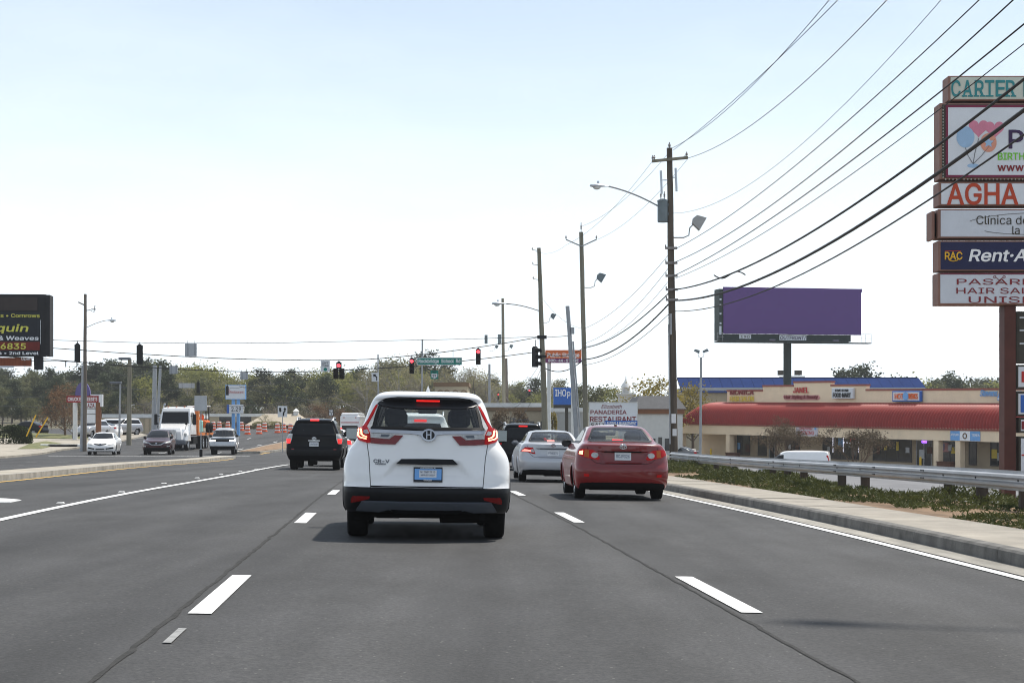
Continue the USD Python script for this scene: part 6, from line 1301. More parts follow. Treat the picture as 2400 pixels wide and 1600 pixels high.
part(c, 'balloon_string', [tube([(PX(2262, YP), -.03, PZ(347, YP)), (PX(2268, YP), -.03, PZ(365, YP)), (PX(2280, YP), -.03, PZ(385, YP))], .008, 5), tube([(PX(2293, YP), -.03, PZ(325, YP)), (PX(2284, YP), -.03, PZ(360, YP)), (PX(2280, YP), -.03, PZ(385, YP))], .008, 5), tube([(PX(2330, YP), -.03, PZ(328, YP)), (PX(2300, YP), -.03, PZ(365, YP)), (PX(2280, YP), -.03, PZ(385, YP))], .008, 5)], 'cable_grey'); disc(2280, 389, 14, 5, 'party_blue', 'string_weight')
bt(c, 'PARTY', 42 * P2, 210 * P2, 2363, 348, 'purple_dark', dy=-.030); bt(c, 'BIRTHDAYS', 16 * P2, 120 * P2, 2338, 375, 'lime', dy=-.030); bt(c, 'www.party', 17 * P2, 130 * P2, 2337, 401, 'sign_darkred', dy=-.030)
a, z0, z1, c = cab(2200, 425, 484, 'panel_white', -.05)
bt(c, 'AGHA', 47 * P2, 167 * P2, 2219, 478.5, 'agha_red'); bt(c, 'MARKET', 47 * P2, 240 * P2, 2412, 478.5, 'agha_red')
a, z0, z1, c = cab(2199, 488, 560, 'panel_grey', 0)
part(big, 'cabinet', rbox(PX(2186, YP), PX(2193, YP), .1, .7, z0, z1 - .06, .01), 'cabinet_side'); part(big, 'cabinet_gap', bx(PX(2193, YP), PX(2199, YP), .25, .55, z0 + .1, z1 - .1), 'under_dark', smooth=False)
bt(c, 'Clínica de', 20 * P2, 122 * P2, 2288, 526, 'cabinet_dark', bold=False); bt(c, 'la Familia', 19 * P2, 110 * P2, 2372, 549, 'cabinet_dark', bold=False)
th = np.linspace(2.7, .6, 24); part(c, 'swoosh', [tube(np.stack([PX(2440 + 185 * np.cos(th), YP), 0 * th - .016, PZ(533 - 34 * np.sin(th), YP)], 1), .006, 5), tube(np.stack([PX(2420 + 125 * np.cos(th), YP), 0 * th - .016, PZ(535 + 15 * np.sin(th), YP)], 1), .006, 5)], 'cabinet_dark')
a, z0, z1, c = cab(2199, 562, 637, 'navy', -.02)
bt(c, 'RAC', 17 * P2, 41 * P2, 2214, 608, 'rac_yellow'); th = np.linspace(math.pi, 2 * math.pi, 12); part(c, 'smile', tube(np.stack([PX(2234 + 11 * np.cos(th), YP), 0 * th - .02, PZ(607 - 5 * np.sin(th), YP)], 1), .012, 5), 'rac_yellow'); part(c, 'top_rule', bx(PX(2215, YP), PX(2252, YP), -.022, -.012, PZ(588.5, YP), PZ(587, YP)), 'sign_red', smooth=False)
bt(c, 'Rent·A·Center', 27 * P2, 290 * P2, 2270, 612, 'text_white', shear=.22)
a, z0, z1, c = cab(2198, 638, 716, 'panel_grey', 0)
part(c, 'top_rule', bx(a + .06, XR - .1, -.02, -.012, PZ(642.5, YP), PZ(640, YP)), 'maroon_edge', smooth=False)
bt(c, 'PASARELA', 13.5 * P2, 236 * P2, 2242, 667, 'sign_darkred', bold=False); bt(c, 'HAIR SALON', 13.5 * P2, 226 * P2, 2241, 688, 'sign_darkred', bold=False); bt(c, 'UNISEX', 15 * P2, 184 * P2, 2270, 710, 'sign_darkred', bold=False)
part(c, 'scissors', [tube([(PX(2334, YP), -.016, PZ(650, YP)), (PX(2350, YP), -.016, PZ(664, YP))], .008, 5), tube([(PX(2350, YP), -.016, PZ(650, YP)), (PX(2334, YP), -.016, PZ(664, YP))], .008, 5)] + [trimesh.creation.torus(.03, .008, 12, 5).apply_transform(trimesh.transformations.rotation_matrix(math.pi / 2, [1, 0, 0])).apply_translation([PX(x, YP), -.016, PZ(649, YP)]) for x in (2331, 2353)], 'sign_darkred')
# lower tenant boards to the right of the post
for py0, py1, m, tx in ((729, 850, 'cabinet_dark', None), (854, 911, 'panel_white', ('LIQUOR', 24, 'sign_red')), (917, 975, 'panel_white', None), (978, 1014, 'panel_white', ('LAUNDRY', 18, 'sign_darkred')), (1022, 1128, 'panel_white', ('TAXES', 20, 'sign_red'))):
    a, z0, z1 = PX(2385 if py0 < 978 else 2391, YP), PZ(py1, YP), PZ(py0, YP)
    c = part(big, 'tenant_board', rbox(a, PX(2652, YP), .12, .5, z0, z1, .01), 'cabinet_dark'); part(c, 'face', bx(a + .05, PX(2648, YP), .108, .12, z0 + .05, z1 - .05), m, smooth=False)
    if tx: bt(c, tx[0], tx[1] * P2, 200 * P2, 2397, (py0 + py1) / 2 + tx[1] / 2, tx[2], dy=.104)
    if m == 'cabinet_dark':
        for zz in (742, 772, 803): part(c, 'white_slat', bx(a + .08, PX(2648, YP), .095, .108, PZ(zz + 3, YP), PZ(zz, YP)), 'panel_white', smooth=False)
    if py0 == 917: part(c, 'blue_panel', bx(PX(2395, YP), PX(2640, YP), .10, .108, PZ(966, YP), PZ(925, YP)), 'sign_blue', smooth=False)

# ------------------------------------------------------------------ billboards
mat('billboard_purple', (.095, .047, .180), rough=.7, var=.02); mat('billboard_green', (.018, .030, .028), rough=.6, var=.15); mat('lamp_violet', (.12, .11, .16), rough=.4)
YB = 192.0
c0, c1_ = np.array([PX(1694, YB), YB]), np.array([PX(2016, 195), 195.]); d = (c1_ - c0); Lb = np.linalg.norm(d); d /= Lb; nrm = np.array([d[1], -d[0]])
bb = thing('billboard', 'big plain purple billboard on a single dark green column behind the shops', 'billboard', (c0[0], c0[1], 0), math.atan2(d[1], d[0]))
zb0, zb1 = PZ(782, YB), PZ(672.5, YB)
part(bb, 'face', rbox(0, Lb, -.25, -.05, zb0, zb1, .01), 'billboard_purple'); part(bb, 'face_lip', bx(Lb - .02, Lb + .10, -.27, -.03, zb1 - .35, zb1 + .0), 'billboard_purple', smooth=False)
part(bb, 'frame', [bx(-.42, -.06, -.15, 1.6, zb0 - .7, zb1 - .2), bx(0, Lb, .0, 1.5, zb0 + .2, zb1 - .2)], 'billboard_green', smooth=False)
part(bb, 'frame_light', [bx(-.40, -.20, -.18, -.15, zb0 + z, zb0 + z + .18) for z in (1.0, 2.0, 2.9, 3.5)] + [bx(-.44, -.2, -.18, -.15, zb0 - .1, zb0 + .8)], 'lamp_shell', smooth=False)
part(bb, 'lower_skirt', bx(-.2, Lb - 1.1, -.12, 1.4, zb0 - .72, zb0 - .02), 'billboard_green', smooth=False)
part(bb, 'catwalk', [bx(-1.0, Lb + .75, -1.3, -.2, zb0 - .95, zb0 - .85)] + [bx(x, x + .6, -1.6, -1.2, zb0 - .98, zb0 - .80) for x in np.arange(.3, Lb, 3.1)], 'billboard_green', smooth=False)
part(bb, 'handrail', [cyl((x, -1.25, zb0 - .9), (x, -1.25, zb0 + .05), .02, 5) for x in (-1, -.4, Lb - .4, Lb + .1, Lb + .75)] + [cyl((-1, -1.25, zb0 + z), (-.3, -1.25, zb0 + z), .02, 5) for z in (-.4, .05)] + [cyl((Lb - .4, -1.25, zb0 + z), (Lb + .75, -1.25, zb0 + z), .02, 5) for z in (-.4, .05)], 'pole_metal')
for x in (4.6, 11.6): part(bb, 'floodlight', rbox(x, x + .6, -1.7, -1.4, zb0 - .75, zb0 - .6, .03), 'lamp_violet')
part(bb, 'company_plate', bx(Lb * .405, Lb * .60, -.16, -.125, zb0 - .62, zb0 - .1), 'box_white', smooth=False); part(bb, 'lettering', text('OUTFRONT/', .36, Lb * .185, Lb * .502, zb0 - .53, -.165, True, .12), 'purple_dark')
part(bb, 'number_plate', bx(Lb * .115, Lb * .20, -.16, -.125, zb0 - .5, zb0 - .08), 'box_white', smooth=False); part(bb, 'lettering', text('190', .24, 1.0, Lb * .157, zb0 - .42, -.165), 'cabinet_dark')
xc = Lb * .478; part(bb, 'column', cyl((xc, .5, -4), (xc, .5, zb0 - .8), .42, 22), 'billboard_green')
mat('vinyl_black', (.020, .019, .020), rough=.75, var=.35, scale=.8); mat('vinyl_navy', (.014, .017, .022), rough=.6, var=.2); mat('vinyl_brown', (.042, .032, .028), rough=.7, var=.3, scale=.6, stretch=(1, 1, .2)); mat('vinyl_red', (.15, .016, .010), rough=.6, var=.25); mat('vinyl_yellow', (.62, .58, .10), rough=.6); mat('orange_slats', (.21, .055, .02), rough=.7, var=.3, scale=3, stretch=(3, 1, .2))
YL = 100.0; xr = PX(112, YL); xl = xr - 13.0
lb = thing('billboard', 'black billboard with yellow and white lettering at the left edge', 'billboard', (xr, YL, 0), .10)
zL = lambda py: PZ(py, YL)
part(lb, 'face', bx(-13, -.10, 0, .25, zL(836), zL(690)), 'vinyl_black', smooth=False); part(lb, 'side_wrap', bx(-.10, .12, -.05, 1.2, zL(834), zL(691)), 'vinyl_black', smooth=False)
part(lb, 'upper_panel', bx(-13, -.55, -.03, -.0, zL(728), zL(697)), 'vinyl_brown', smooth=False); part(lb, 'print', bx(-13, -.42, -.035, -.003, zL(830), zL(732)), 'vinyl_navy', smooth=False)
part(lb, 'red_print', bx(-13, -.42, -.05, -.036, zL(821), zL(801)), 'vinyl_red', smooth=False)
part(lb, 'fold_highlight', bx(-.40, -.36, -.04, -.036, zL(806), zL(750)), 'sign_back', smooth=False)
part(lb, 'lower_panel', [bx(-13, -.9, .1, .3, zL(858), zL(838))] , 'orange_slats', smooth=False); part(lb, 'corner_post', bx(-.75, -.30, .1, .5, zL(866), zL(836)), 'vinyl_black', smooth=False); part(lb, 'ledge', bx(-13, -1.8, -.2, .1, zL(862), zL(858)), 'box_white', smooth=False)
mpx = YL / F
for s_, h, w, px, py, m, sh in (('Braids • Dreads • Cornrows', 8, 190, 94, 744, 'vinyl_yellow', 0), ('Mannequin', 16, 195, 66, 777, 'vinyl_yellow', .25), ('Braiding & Weaves', 9, 175, 91, 797, 'text_white', .1), ('770-555-6835', 13, 180, 62, 818, 'vinyl_yellow', .05), ('Shopping Plaza • 2nd Level', 7, 190, 91, 833 - 2, 'text_white', 0), ('Open', 6, 24, 74, 843, 'text_white', 0)):
    part(lb, 'lettering', text(s_, h * mpx, w * mpx, (px - 112) * mpx, zL(py), -.055 if py < 840 else .09, True, sh, .01, 'r'), m)
for x in (-3, -10): part(lb, 'column', cyl((x, .6, -1), (x, .6, zL(860)), .3, 14), 'billboard_green')
part(lb, 'catwalk', [bx(-13, 1.6, .35, .5, zL(846), zL(845)), cyl((.9, .42, zL(859)), (.9, .42, zL(846)), .03, 5), cyl((1.5, .42, zL(859)), (1.5, .42, zL(846)), .03, 5)], 'cable')

# ------------------------------------------------------------------ roadside signs
mat('storage_orange', (.60, .13, .03), rough=.5, var=.06); mat('storage_purple', (.16, .035, .12), rough=.5); mat('ihop_blue', (.03, .13, .46), rough=.45, var=.06)
Y = 150.0
t, w, h = panel('storage_sign', 'orange and purple storage sign on two white posts', 'sign', 1278, 820, 1363, 850, Y, 'storage_orange', .5)
part(t, 'lower_panel', bx(-w / 2, w / 2, -.02, 0, 0, h * .34), 'storage_purple', smooth=False); part(t, 'lettering', text('Public Storage', h * .30, w * .88, 0, h * .46, -.012), 'text_white'); part(t, 'lettering', text('800-44-STORE', h * .20, w * .84, 0, h * .08, -.032), 'text_white')
zz = -1.5 - PZ(850, Y)
for px in (1287, 1343): part(t, 'post', cyl((PX(px, Y) - PX(1320.5, Y), .25, zz), (PX(px, Y) - PX(1320.5, Y), .25, 0), .16, 12), 'roof_white')
Y = 160.0
t, w, h = panel('pancake_sign', 'blue pancake house sign with white letters left of the leaning stub pole', 'sign', 1298, 908, 1342, 948, Y, 'ihop_blue', .4, rz=.12)
part(t, 'lettering', text('IHO', h * .38, w * .60, -w * .14, h * .50, -.012), 'text_white'); part(t, 'lettering', text('P', h * .38, w * .17, w * .30, h * .38, -.012), 'text_white'); part(t, 'lower_frame', bx(-w / 2, w / 2, 0, .4, -.3, -.003), 'cabinet_dark', smooth=False); part(t, 'post', cyl((w * .2, .2, -8), (w * .2, .2, 0), .14, 10), 'cabinet_dark')
Y = 122.0
t, w, h = panel('bakery_sign', 'white bakery and restaurant sign with dark red letters above the red sedan', 'sign', 1381, 943, 1494, 999, Y, 'sign_white', .35, frame='wall_white')
part(t, 'lettering', text('Elizabeth', h * .15, w * .42, -w * .04, h * .76, -.004, False, .3), 'sign_darkred'); part(t, 'lettering', text('PANADERIA', h * .16, w * .75, -w * .10, h * .52, -.004), 'sign_darkred'); part(t, 'lettering', text('RESTAURANT', h * .21, w * .96, -.02, h * .20, -.004), 'sign_darkred'); part(t, 'lettering', text('SALVADOR', h * .14, w * .7, -w * .12, h * .0, -.004), 'sign_black')
for sx in (-.38, .38): part(t, 'post', cyl((sx * w, .2, -4.2), (sx * w, .2, 0), .10, 10), 'roof_white')
t, w, h = panel('leasing_sign', 'small blue leasing and management sign in front of the bakery sign', 'sign', 1417, 985, 1494, 998, 120.5, 'sign_blue', .08)
part(t, 'lettering', text('LEASING & MANAGEMENT', h * .55, w * .94, 0, h * .22, -.004), 'text_white'); part(t, 'post', cyl((0, .04, -3.4), (0, .04, 0), .05, 8), 'pole_metal')
mat('party_purple', (.10, .08, .22), rough=.6); mat('plaza_red', (.26, .02, .02), rough=.5)
Y = 165.0
t, w, h = panel('restaurant_sign', 'red plaza sign with white letters half hidden by the left wooden pole', 'sign', 156, 927, 231, 943, Y, 'plaza_red', .4)
part(t, 'lettering', text("CHUCK E. CHEESE'S", h * .50, w * .92, 0, h * .25, -.012), 'text_white'); part(t, 'backing', [bx(w * .2, w * .62, .05, .35, -h * .6, h * 1.2)], 'sign_white', smooth=False)
part(t, 'plaza_panel', bx(-w * .02, w * .40, -.02, .1, -h * .85, -.03), 'sign_white', smooth=False); part(t, 'lettering', text('PLAZA', h * .6, w * .36, w * .2, -h * .75, -.035), 'sign_darkred')
part(t, 'tenant_board', [bx(0, w * .40, .02, .2, -h * 3.0, -h * 1.7), bx(0, w * .40, .02, .2, -h * 1.6, -h * .95)], 'sign_white', smooth=False); part(t, 'post', [cyl((w * .48, .2, -6), (w * .48, .2, 0), .25, 10)], 'fascia_brown'); part(t, 'post', cyl((-w * .25, .2, -6), (-w * .25, .2, 0), .2, 10), 'roof_white')
part(t, 'crest', ext(Polygon([(w * .24 * math.cos(a), h + h * 2.0 * math.sin(a)) for a in np.linspace(0, math.pi, 16)]), .3, .05), 'party_purple', smooth=False)
Y = 185.0
t, w, h = panel('roadside_sign', 'white roadside sign with faint red letters on tall blue legs', 'sign', 529, 902, 575, 935, Y, 'sign_white', .4, frame='sign_lightblue')
part(t, 'lettering', text('Restaurant', h * .18, w * .7, w * .06, h * .42, -.012), 'sign_pink'); part(t, 'lettering', text('R', h * .3, w * .12, -w * .36, h * .42, -.012), 'sign_pink'); z_ = PZ(935, Y)
for dx in (-.25, .25): part(t, 'leg', bx(dx - .15, dx + .15, .1, .4, -z_ - 1, 0), 'sign_lightblue', smooth=False)
part(t, 'price_board', bx(-w * .32, w * .40, -.06, .05, -h * 1.0, -h * .38), 'sign_white', smooth=False); part(t, 'price_tab', bx(-w * .44, -w * .33, -.06, .05, -h * 1.0, -h * .38), 'sign_blue', smooth=False); part(t, 'lettering', text('2.29', h * .3, w * .5, w * .04, -h * .85, -.065), 'cable_grey')

# ------------------------------------------------------------------ other buildings
def building(name, label, px0, px1, py0, Y, wall, depth=14, roof=None, base=None, rz=0, cat='building'):
    x0, x1 = PX(px0, Y), PX(px1, Y); zt = PZ(py0, Y); zb = float(ground_h((x0 + x1) / 2, Y)) - .6 if base is None else base
    t = thing(name, label, cat, (x0, Y, zb), rz); w, h = x1 - x0, zt - zb
    part(t, 'wall', bx(0, w, 0, depth, 0, h - .4), wall, smooth=False); part(t, 'roof', bx(-.15, w + .15, -.15, depth + .15, h - .4, h), roof or 'roof_white', smooth=False)
    return t, w, h
Y = 205.0
t, w, h = building('blue_roof_building', 'long building with a sloping blue metal roof behind the shops', 1602, 2165, 908, Y, 'wall_tan', 20, 'wall_grey')
r0, r1 = h - .5, PZ(883, Y) - (float(ground_h((PX(1602, Y) + PX(2165, Y)) / 2, Y)) - .6)
for i, x in enumerate(np.arange(-.3, w + .3, 1.2)):
    part(t, 'roof_sheet', trimesh.convex.convex_hull(np.array([(x, -.6, r0), (x + 1.19, -.6, r0), (x, 4.5, r1 + .0), (x + 1.19, 4.5, r1), (x, -.6, r0 - .1), (x + 1.19, -.6, r0 - .1), (x, 4.5, r1 - .15), (x + 1.19, 4.5, r1 - .15)])) if False else cat_([bx(0, 1.0, 0, 1, 0, .05)]) if False else trimesh.convex.convex_hull(np.array([(x, -.6, r0), (x + 1.17, -.6, r0), (x, 4.5, r1), (x + 1.17, 4.5, r1), (x, -.6, r0 - .1), (x + 1.17, -.6, r0 - .1), (x, 4.5, r1 - .15), (x + 1.17, 4.5, r1 - .15)])), 'roof_blue', smooth=False)
part(t, 'roof_ridge', bx(-.3, w + .3, 4.4, 4.8, r1 - .2, r1 + .06), 'roof_blue', smooth=False)
for px in (1859, 1900): part(t, 'roof_vent', [cyl((PX(px, Y) - PX(1602, Y), 9, r1 - .6), (PX(px, Y) - PX(1602, Y), 9, PZ(872, Y) - (r0 - h + .5) - float(ground_h(18, Y)) + .1), .30, 12), cyl((PX(px, Y) - PX(1602, Y), 9, r1 + .45), (PX(px, Y) - PX(1602, Y), 9, r1 + 1.0), .45, 12)], 'cabinet_dark')
part(t, 'roof_unit', bx(PX(1856, Y) - PX(1602, Y), PX(1910, Y) - PX(1602, Y), 7, 10, r1 - .8, r1 + .3), 'wall_grey', smooth=False)
Y = 150.0
t, w, h = building('grey_roof_shop', 'low white shop with a grey mansard roof beside the dark pole', 1490, 1600, 958, Y, 'wall_white', 12, 'fascia_brown', base=-2.0)
part(t, 'mansard', trimesh.convex.convex_hull(np.array([(-.3, -.3, h), (w + .3, -.3, h), (.4, 1.3, h + 1.1), (w - .4, 1.3, h + 1.1), (-.3, 12.3, h), (w + .3, 12.3, h), (.4, 10.8, h + 1.1), (w - .4, 10.8, h + 1.1)])), 'roof_grey', smooth=False); part(t, 'window', [bx(w * .3, w * .42, -.03, 0, 1.4, 2.4)], 'shop_glass', smooth=False); part(t, 'window', [bx(w * .62, w * .75, -.03, 0, 1.4, 2.4)], 'shop_glass', smooth=False); part(t, 'door', [bx(w * .48, w * .56, -.03, 0, .5, 2.5)], 'frame_bronze', smooth=False)
Y = 185.0; x = PX(1468, Y)
t = thing('cupola_building', 'white square tower topped by a small cupola behind the bakery sign', 'building', (x, Y, -1))
zz = lambda py: PZ(py, Y) + 1
part(t, 'tower', bx(-.75, .75, 0, 1.5, 0, zz(925)), 'wall_white', smooth=False); part(t, 'cornice', [bx(-.95, .95, -.2, 1.7, zz(925), zz(921)), bx(-.85, .85, -.1, 1.6, zz(929), zz(925.2))], 'wall_white', smooth=False); part(t, 'lantern', revolve([(.42, zz(921)), (.42, zz(908)), (.50, zz(907))], 'z', 10).apply_translation([0, .75, 0]), 'wall_white'); part(t, 'dome', revolve([(.55, zz(907)), (.40, zz(900)), (.2, zz(894)), (.06, zz(888)), (.03, zz(880)), (.001, zz(880))], 'z', 12).apply_translation([0, .75, 0]), 'roof_white')
part(t, 'louvre', [bx(-.3, -.1, .27, .33, zz(919), zz(910)), bx(.1, .3, .27, .33, zz(919), zz(910))], 'wall_grey', smooth=False)
Y = 190.0
t, w, h = building('arched_building', 'beige block with a row of dark arched outlines under its cornice', 1019, 1096, 896, Y, 'wall_tan', 10, 'arch_brown')
for px in (1032, 1047.5, 1067.5, 1087):
    a = np.linspace(0, math.pi, 14); cx = PX(px, Y) - PX(1019, Y); rr = .33
    part(t, 'arch', tube(np.stack([cx + rr * np.cos(a), 0 * a - .03, h - 1.25 + rr * 1.3 * np.sin(a)], 1), .055, 6), 'arch_brown'); part(t, 'arch_leg', [bx(cx - rr - .05, cx - rr + .05, -.06, 0, h - 2.2, h - 1.25), bx(cx + rr - .05, cx + rr + .05, -.06, 0, h - 2.2, h - 1.25)], 'arch_brown', smooth=False)
t, w, h = building('beige_store', 'long low beige store with a white roof edge behind the roadside poles', 1096, 1285, 944, 176, 'wall_tan', 16, 'roof_white')
for k in range(5): part(t, 'window', bx(1.0 + k * 1.5, 1.9 + k * 1.5, -.03, 0, 1.3, 2.2), 'shop_glass', smooth=False)
part(t, 'eaves', bx(-.2, w + .2, -.25, -.16, h - .75, h - .42), 'arch_brown', smooth=False)
t, w, h = building('grey_metal_shed', 'pale grey corrugated metal building under the pancake house sign', 1287, 1372, 955, 168, 'wall_grey', 14, 'roof_white', base=-2)
for k in range(int(w / .4)): part(t, 'wall_rib', bx(.1 + k * .4, .16 + k * .4, -.04, 0, 0, h - .5), 'wall_grey', smooth=False)
t, w, h = building('tan_store', 'long low tan store with a white roof band behind the left parked cars', 243, 420, 970, 195, 'wall_tan', 18, 'roof_white')
for k in range(6): part(t, 'pilaster', bx(.4 + k * w / 6, .8 + k * w / 6, -.12, 0, 0, h - .5), 'stucco_dark', smooth=False)
t, w, h = building('pale_store', 'wide pale store wall beyond the old silver SUV', 478, 640, 969, 240, 'wall_tan', 20, 'roof_white')
for k in range(3): part(t, 'window', bx(2 + k * 2.6, 3.6 + k * 2.6, -.03, 0, .9, 2.2), 'shop_glass', smooth=False)
Y = 232.0; x0, x1 = PX(580, Y), PX(716, Y); zb = float(ground_h((x0 + x1) / 2, Y)) - .5; w = x1 - x0; h1, h2 = PZ(996, Y) - zb, PZ(969, Y) - zb
t = thing('gabled_building', 'low building with a tan shingled hip roof behind the black SUV', 'building', (x0, Y, zb))
part(t, 'wall', bx(.2, w - .2, .2, 9.8, 0, h1), 'fascia_brown', smooth=False); part(t, 'roof', trimesh.convex.convex_hull(np.array([(-.3, -.3, h1), (w + .3, -.3, h1), (-.3, 10.3, h1), (w + .3, 10.3, h1), (1.5, 5, h2), (w - 1.4, 5, h2)])), 'roof_tan', smooth=False); part(t, 'cupola', [bx(w * .72, w * .80, 4.4, 5.4, h2 - .3, h2 + .35), trimesh.convex.convex_hull(np.array([(w * .71, 4.3, h2 + .35), (w * .81, 4.3, h2 + .35), (w * .71, 5.5, h2 + .35), (w * .81, 5.5, h2 + .35), (w * .76, 4.9, h2 + .75)]))], 'roof_white', smooth=False)

# ------------------------------------------------------------------ other parked vehicles
def parked(name, label, cat, px, Y, rz, paint, kind='sedan', fn=ground_h, dz=0.0):
    S = sedan_shell(1.8, 4.6, 1.46) if kind == 'sedan' else suv_shell(1.9, 4.8, 1.75)
    x = PX(px, Y); z = float(fn(x, Y)) + dz
    if kind == 'sedan': wins_ = [('rear', winr, 'black_glass', .02), ('left', wins, 'black_glass'), ('right', wins, 'black_glass'), ('front', winf, 'black_glass')]; pcs = [('tail_light', 'lamp_red', 'rear', [(-.86, .84), (-.82, 1.0), (-.62, 1.0), (-.66, .86)], {'m': 1, 'off': .012}), ('headlight', 'lamp_clear', 'front', [(-.82, .64), (-.80, .76), (-.52, .74), (-.50, .66)], {'m': 1, 'off': .01}), ('grille', 'trim_black', 'front', [(-.4, .60), (.4, .60), (.36, .70), (-.36, .70)], {'off': .01})]; R = .32; ax = (.95, 3.62)
    else: wins_ = [('rear', sym([(0, 1.6), (-.56, 1.58), (-.72, 1.2), (0, 1.19)]), 'black_glass', .02), ('left', [(.45, 1.22), (.62, 1.55), (2.65, 1.58), (3.15, 1.22)], 'black_glass'), ('right', [(.45, 1.22), (.62, 1.55), (2.65, 1.58), (3.15, 1.22)], 'black_glass'), ('front', sym([(0, 1.19), (-.76, 1.22), (-.62, 1.58), (0, 1.62)]), 'black_glass')]; pcs = [('tail_light', 'lamp_red', 'rear', [(-.93, .95), (-.88, 1.15), (-.78, 1.15), (-.80, .95)], {'m': 1, 'off': .02}), ('headlight', 'lamp_clear', 'front', [(-.88, .86), (-.88, 1.0), (-.55, .98), (-.55, .87)], {'m': 1, 'off': .012})]; R = .37; ax = (.95, 3.85)
    return build_car(name, label, cat, (x, Y, z), rz, S, dict(paint=paint, R=R, tw=.2, axles=ax, windows=wins_, res=(44, 18, 44), pieces=pcs))
parked('parked_sedan', 'white sedan parked in front of the left end of the shops', 'car', 1632, 166, -1.9 + math.pi, 'paint_white', fn=lot_h)
parked('parked_sedan', 'grey sedan parked nearer the guardrail than the white one', 'car', 1642, 150, 1.2, 'paint_grey', fn=lot_h)
parked('parked_sedan', 'white sedan parked broadside in the left car park', 'car', 283, 178, 1.35, 'paint_white')
parked('parked_suv', 'white tall van parked in the left car park behind the white sedan', 'van', 300, 184, 1.4, 'paint_white', 'suv')
parked('parked_suv', 'silver SUV facing the road in front of the tan store', 'suv', 322, 186, 2.6, 'paint_silver', 'suv')
parked('parked_sedan', 'dark sedan parked behind the hedge at the left edge', 'car', 108, 185, 1.3, 'paint_black')
parked('parked_suv', 'pale blue pickup like SUV next to the left wooden pole', 'suv', 240, 176, 2.9, 'paint_silver', 'suv')
# white van in the plaza car park
Yv = 131.0; xv = PX(1870, Yv); zv = float(lot_h(xv, Yv)) - .25
Vs = .88
Sn = Shell(*[[(a * Vs, b) for a, b in q] for q in ([(.3, .88), (.45, .96), (.8, .98), (1.1, .97), (1.5, .90), (1.85, .82), (1.93, .72), (1.97, .45), (1.98, .1)], [(.3, .12), (.5, 0), (1.0, .05), (1.6, .12), (1.9, .25), (1.98, 1.2)], [(.3, 5.1), (.5, 5.2), (.9, 5.15), (1.1, 4.8), (1.2, 4.3), (1.6, 3.75), (1.9, 3.35), (1.98, 2.6)], [(.3, .25), (1.98, .2)], [(.3, .6), (1.2, .5), (1.9, .4), (1.98, .1)])], pr=4, pf=2.8)
build_car('white_van', 'white van in the plaza car park just behind the guardrail', 'van', (xv + 2.3, Yv - .6, zv), math.pi / 2 - .25, Sn, dict(paint='paint_white', R=.34, tw=.2, axles=(1.0, 4.1), windows=[('left', [(3.3, 1.08), (3.3, 1.42), (3.7, 1.40), (4.15, 1.08)], 'black_glass'), ('right', [(3.3, 1.08), (3.3, 1.42), (3.7, 1.40), (4.15, 1.08)], 'black_glass'), ('front', sym([(0, 1.12), (-.8, 1.13), (-.7, 1.5), (0, 1.54)]), 'black_glass')], res=(50, 20, 50), pieces=[('tail_light', 'lamp_red', 'rear', [(-.94, .9), (-.90, 1.4), (-.82, 1.4), (-.84, .9)], {'m': 1, 'off': .01})]))
# white bus far up the road
Y = 165.0; x = PX(820, Y); g = float(road_h(x, Y)); s = Y / F
t = thing('white_bus', 'white minibus with a striped back, far up the lane behind the black SUV', 'bus', (x, Y, g))
hb = PZ(972, Y) - g; wb = 46 * s
part(t, 'body', rbox(-wb / 2, wb / 2, 0, 7, .45, hb, .15), 'paint_white'); part(t, 'roof_cap', rbox(-wb / 2 + .1, wb / 2 - .1, .1, 6.8, hb - .1, hb + .2, .1), 'paint_white'); part(t, 'rear_window', bx(-wb * .40, wb * .40, -.02, .01, hb - 1.45, hb - .95), 'black_glass', smooth=False); part(t, 'stripe', bx(-wb * .46, wb * .46, -.025, .0, hb - .72, hb - .62), 'sign_pink', smooth=False)
for sx in (-1, 1): part(t, 'tail_light', bx(sx * wb * .44 - .08, sx * wb * .44 + .08, -.03, .0, .8, 1.2), 'lamp_red_lit', smooth=False); part(t, 'marker_light', bx(sx * wb * .3 - .05, sx * wb * .3 + .05, -.03, 0, hb - .28, hb - .20), 'lamp_red', smooth=False); part(t, 'wheel', tyre_mesh(.45, .35).apply_translation([sx * (wb / 2 - .25), 1.6, .45]), 'rubber')
# ------------------------------------------------------------------ trees
mat('bark', (.12, .10, .082), rough=.95, var=.35, scale=5, stretch=(1, 1, .2)); mat('bark_pale', (.26, .24, .21), rough=.95, var=.3, scale=5, stretch=(1, 1, .2)); mat('twig_brown', (.13, .085, .055), rough=.95, var=.3, scale=4)
leaf_mat('pine_leaf', (.028, .040, .021), (.085, .100, .050), .2, .35)
leaf_mat('oak_leaf', (.066, .074, .034), (.175, .170, .080), .35, .35)
leaf_mat('spring_leaf', (.13, .14, .042), (.32, .31, .10), .45, .35)
leaf_mat('bud_leaf', (.18, .165, .085), (.32, .29, .15), .4, .35)
leaf_mat('russet_leaf', (.13, .070, .035), (.24, .14, .075), .3, .35)
leaf_mat('gold_leaf', (.17, .13, .03), (.33, .28, .07), .4, .5)
leaf_mat('hedge_leaf', (.022, .034, .010), (.075, .090, .026), .2, 1.0)
leaf_mat('myrtle_leaf', (.055, .040, .026), (.14, .105, .06), .3, 1.2)
leaf_mat('dry_leaf', (.10, .065, .035), (.20, .14, .075), .3, 1.5)
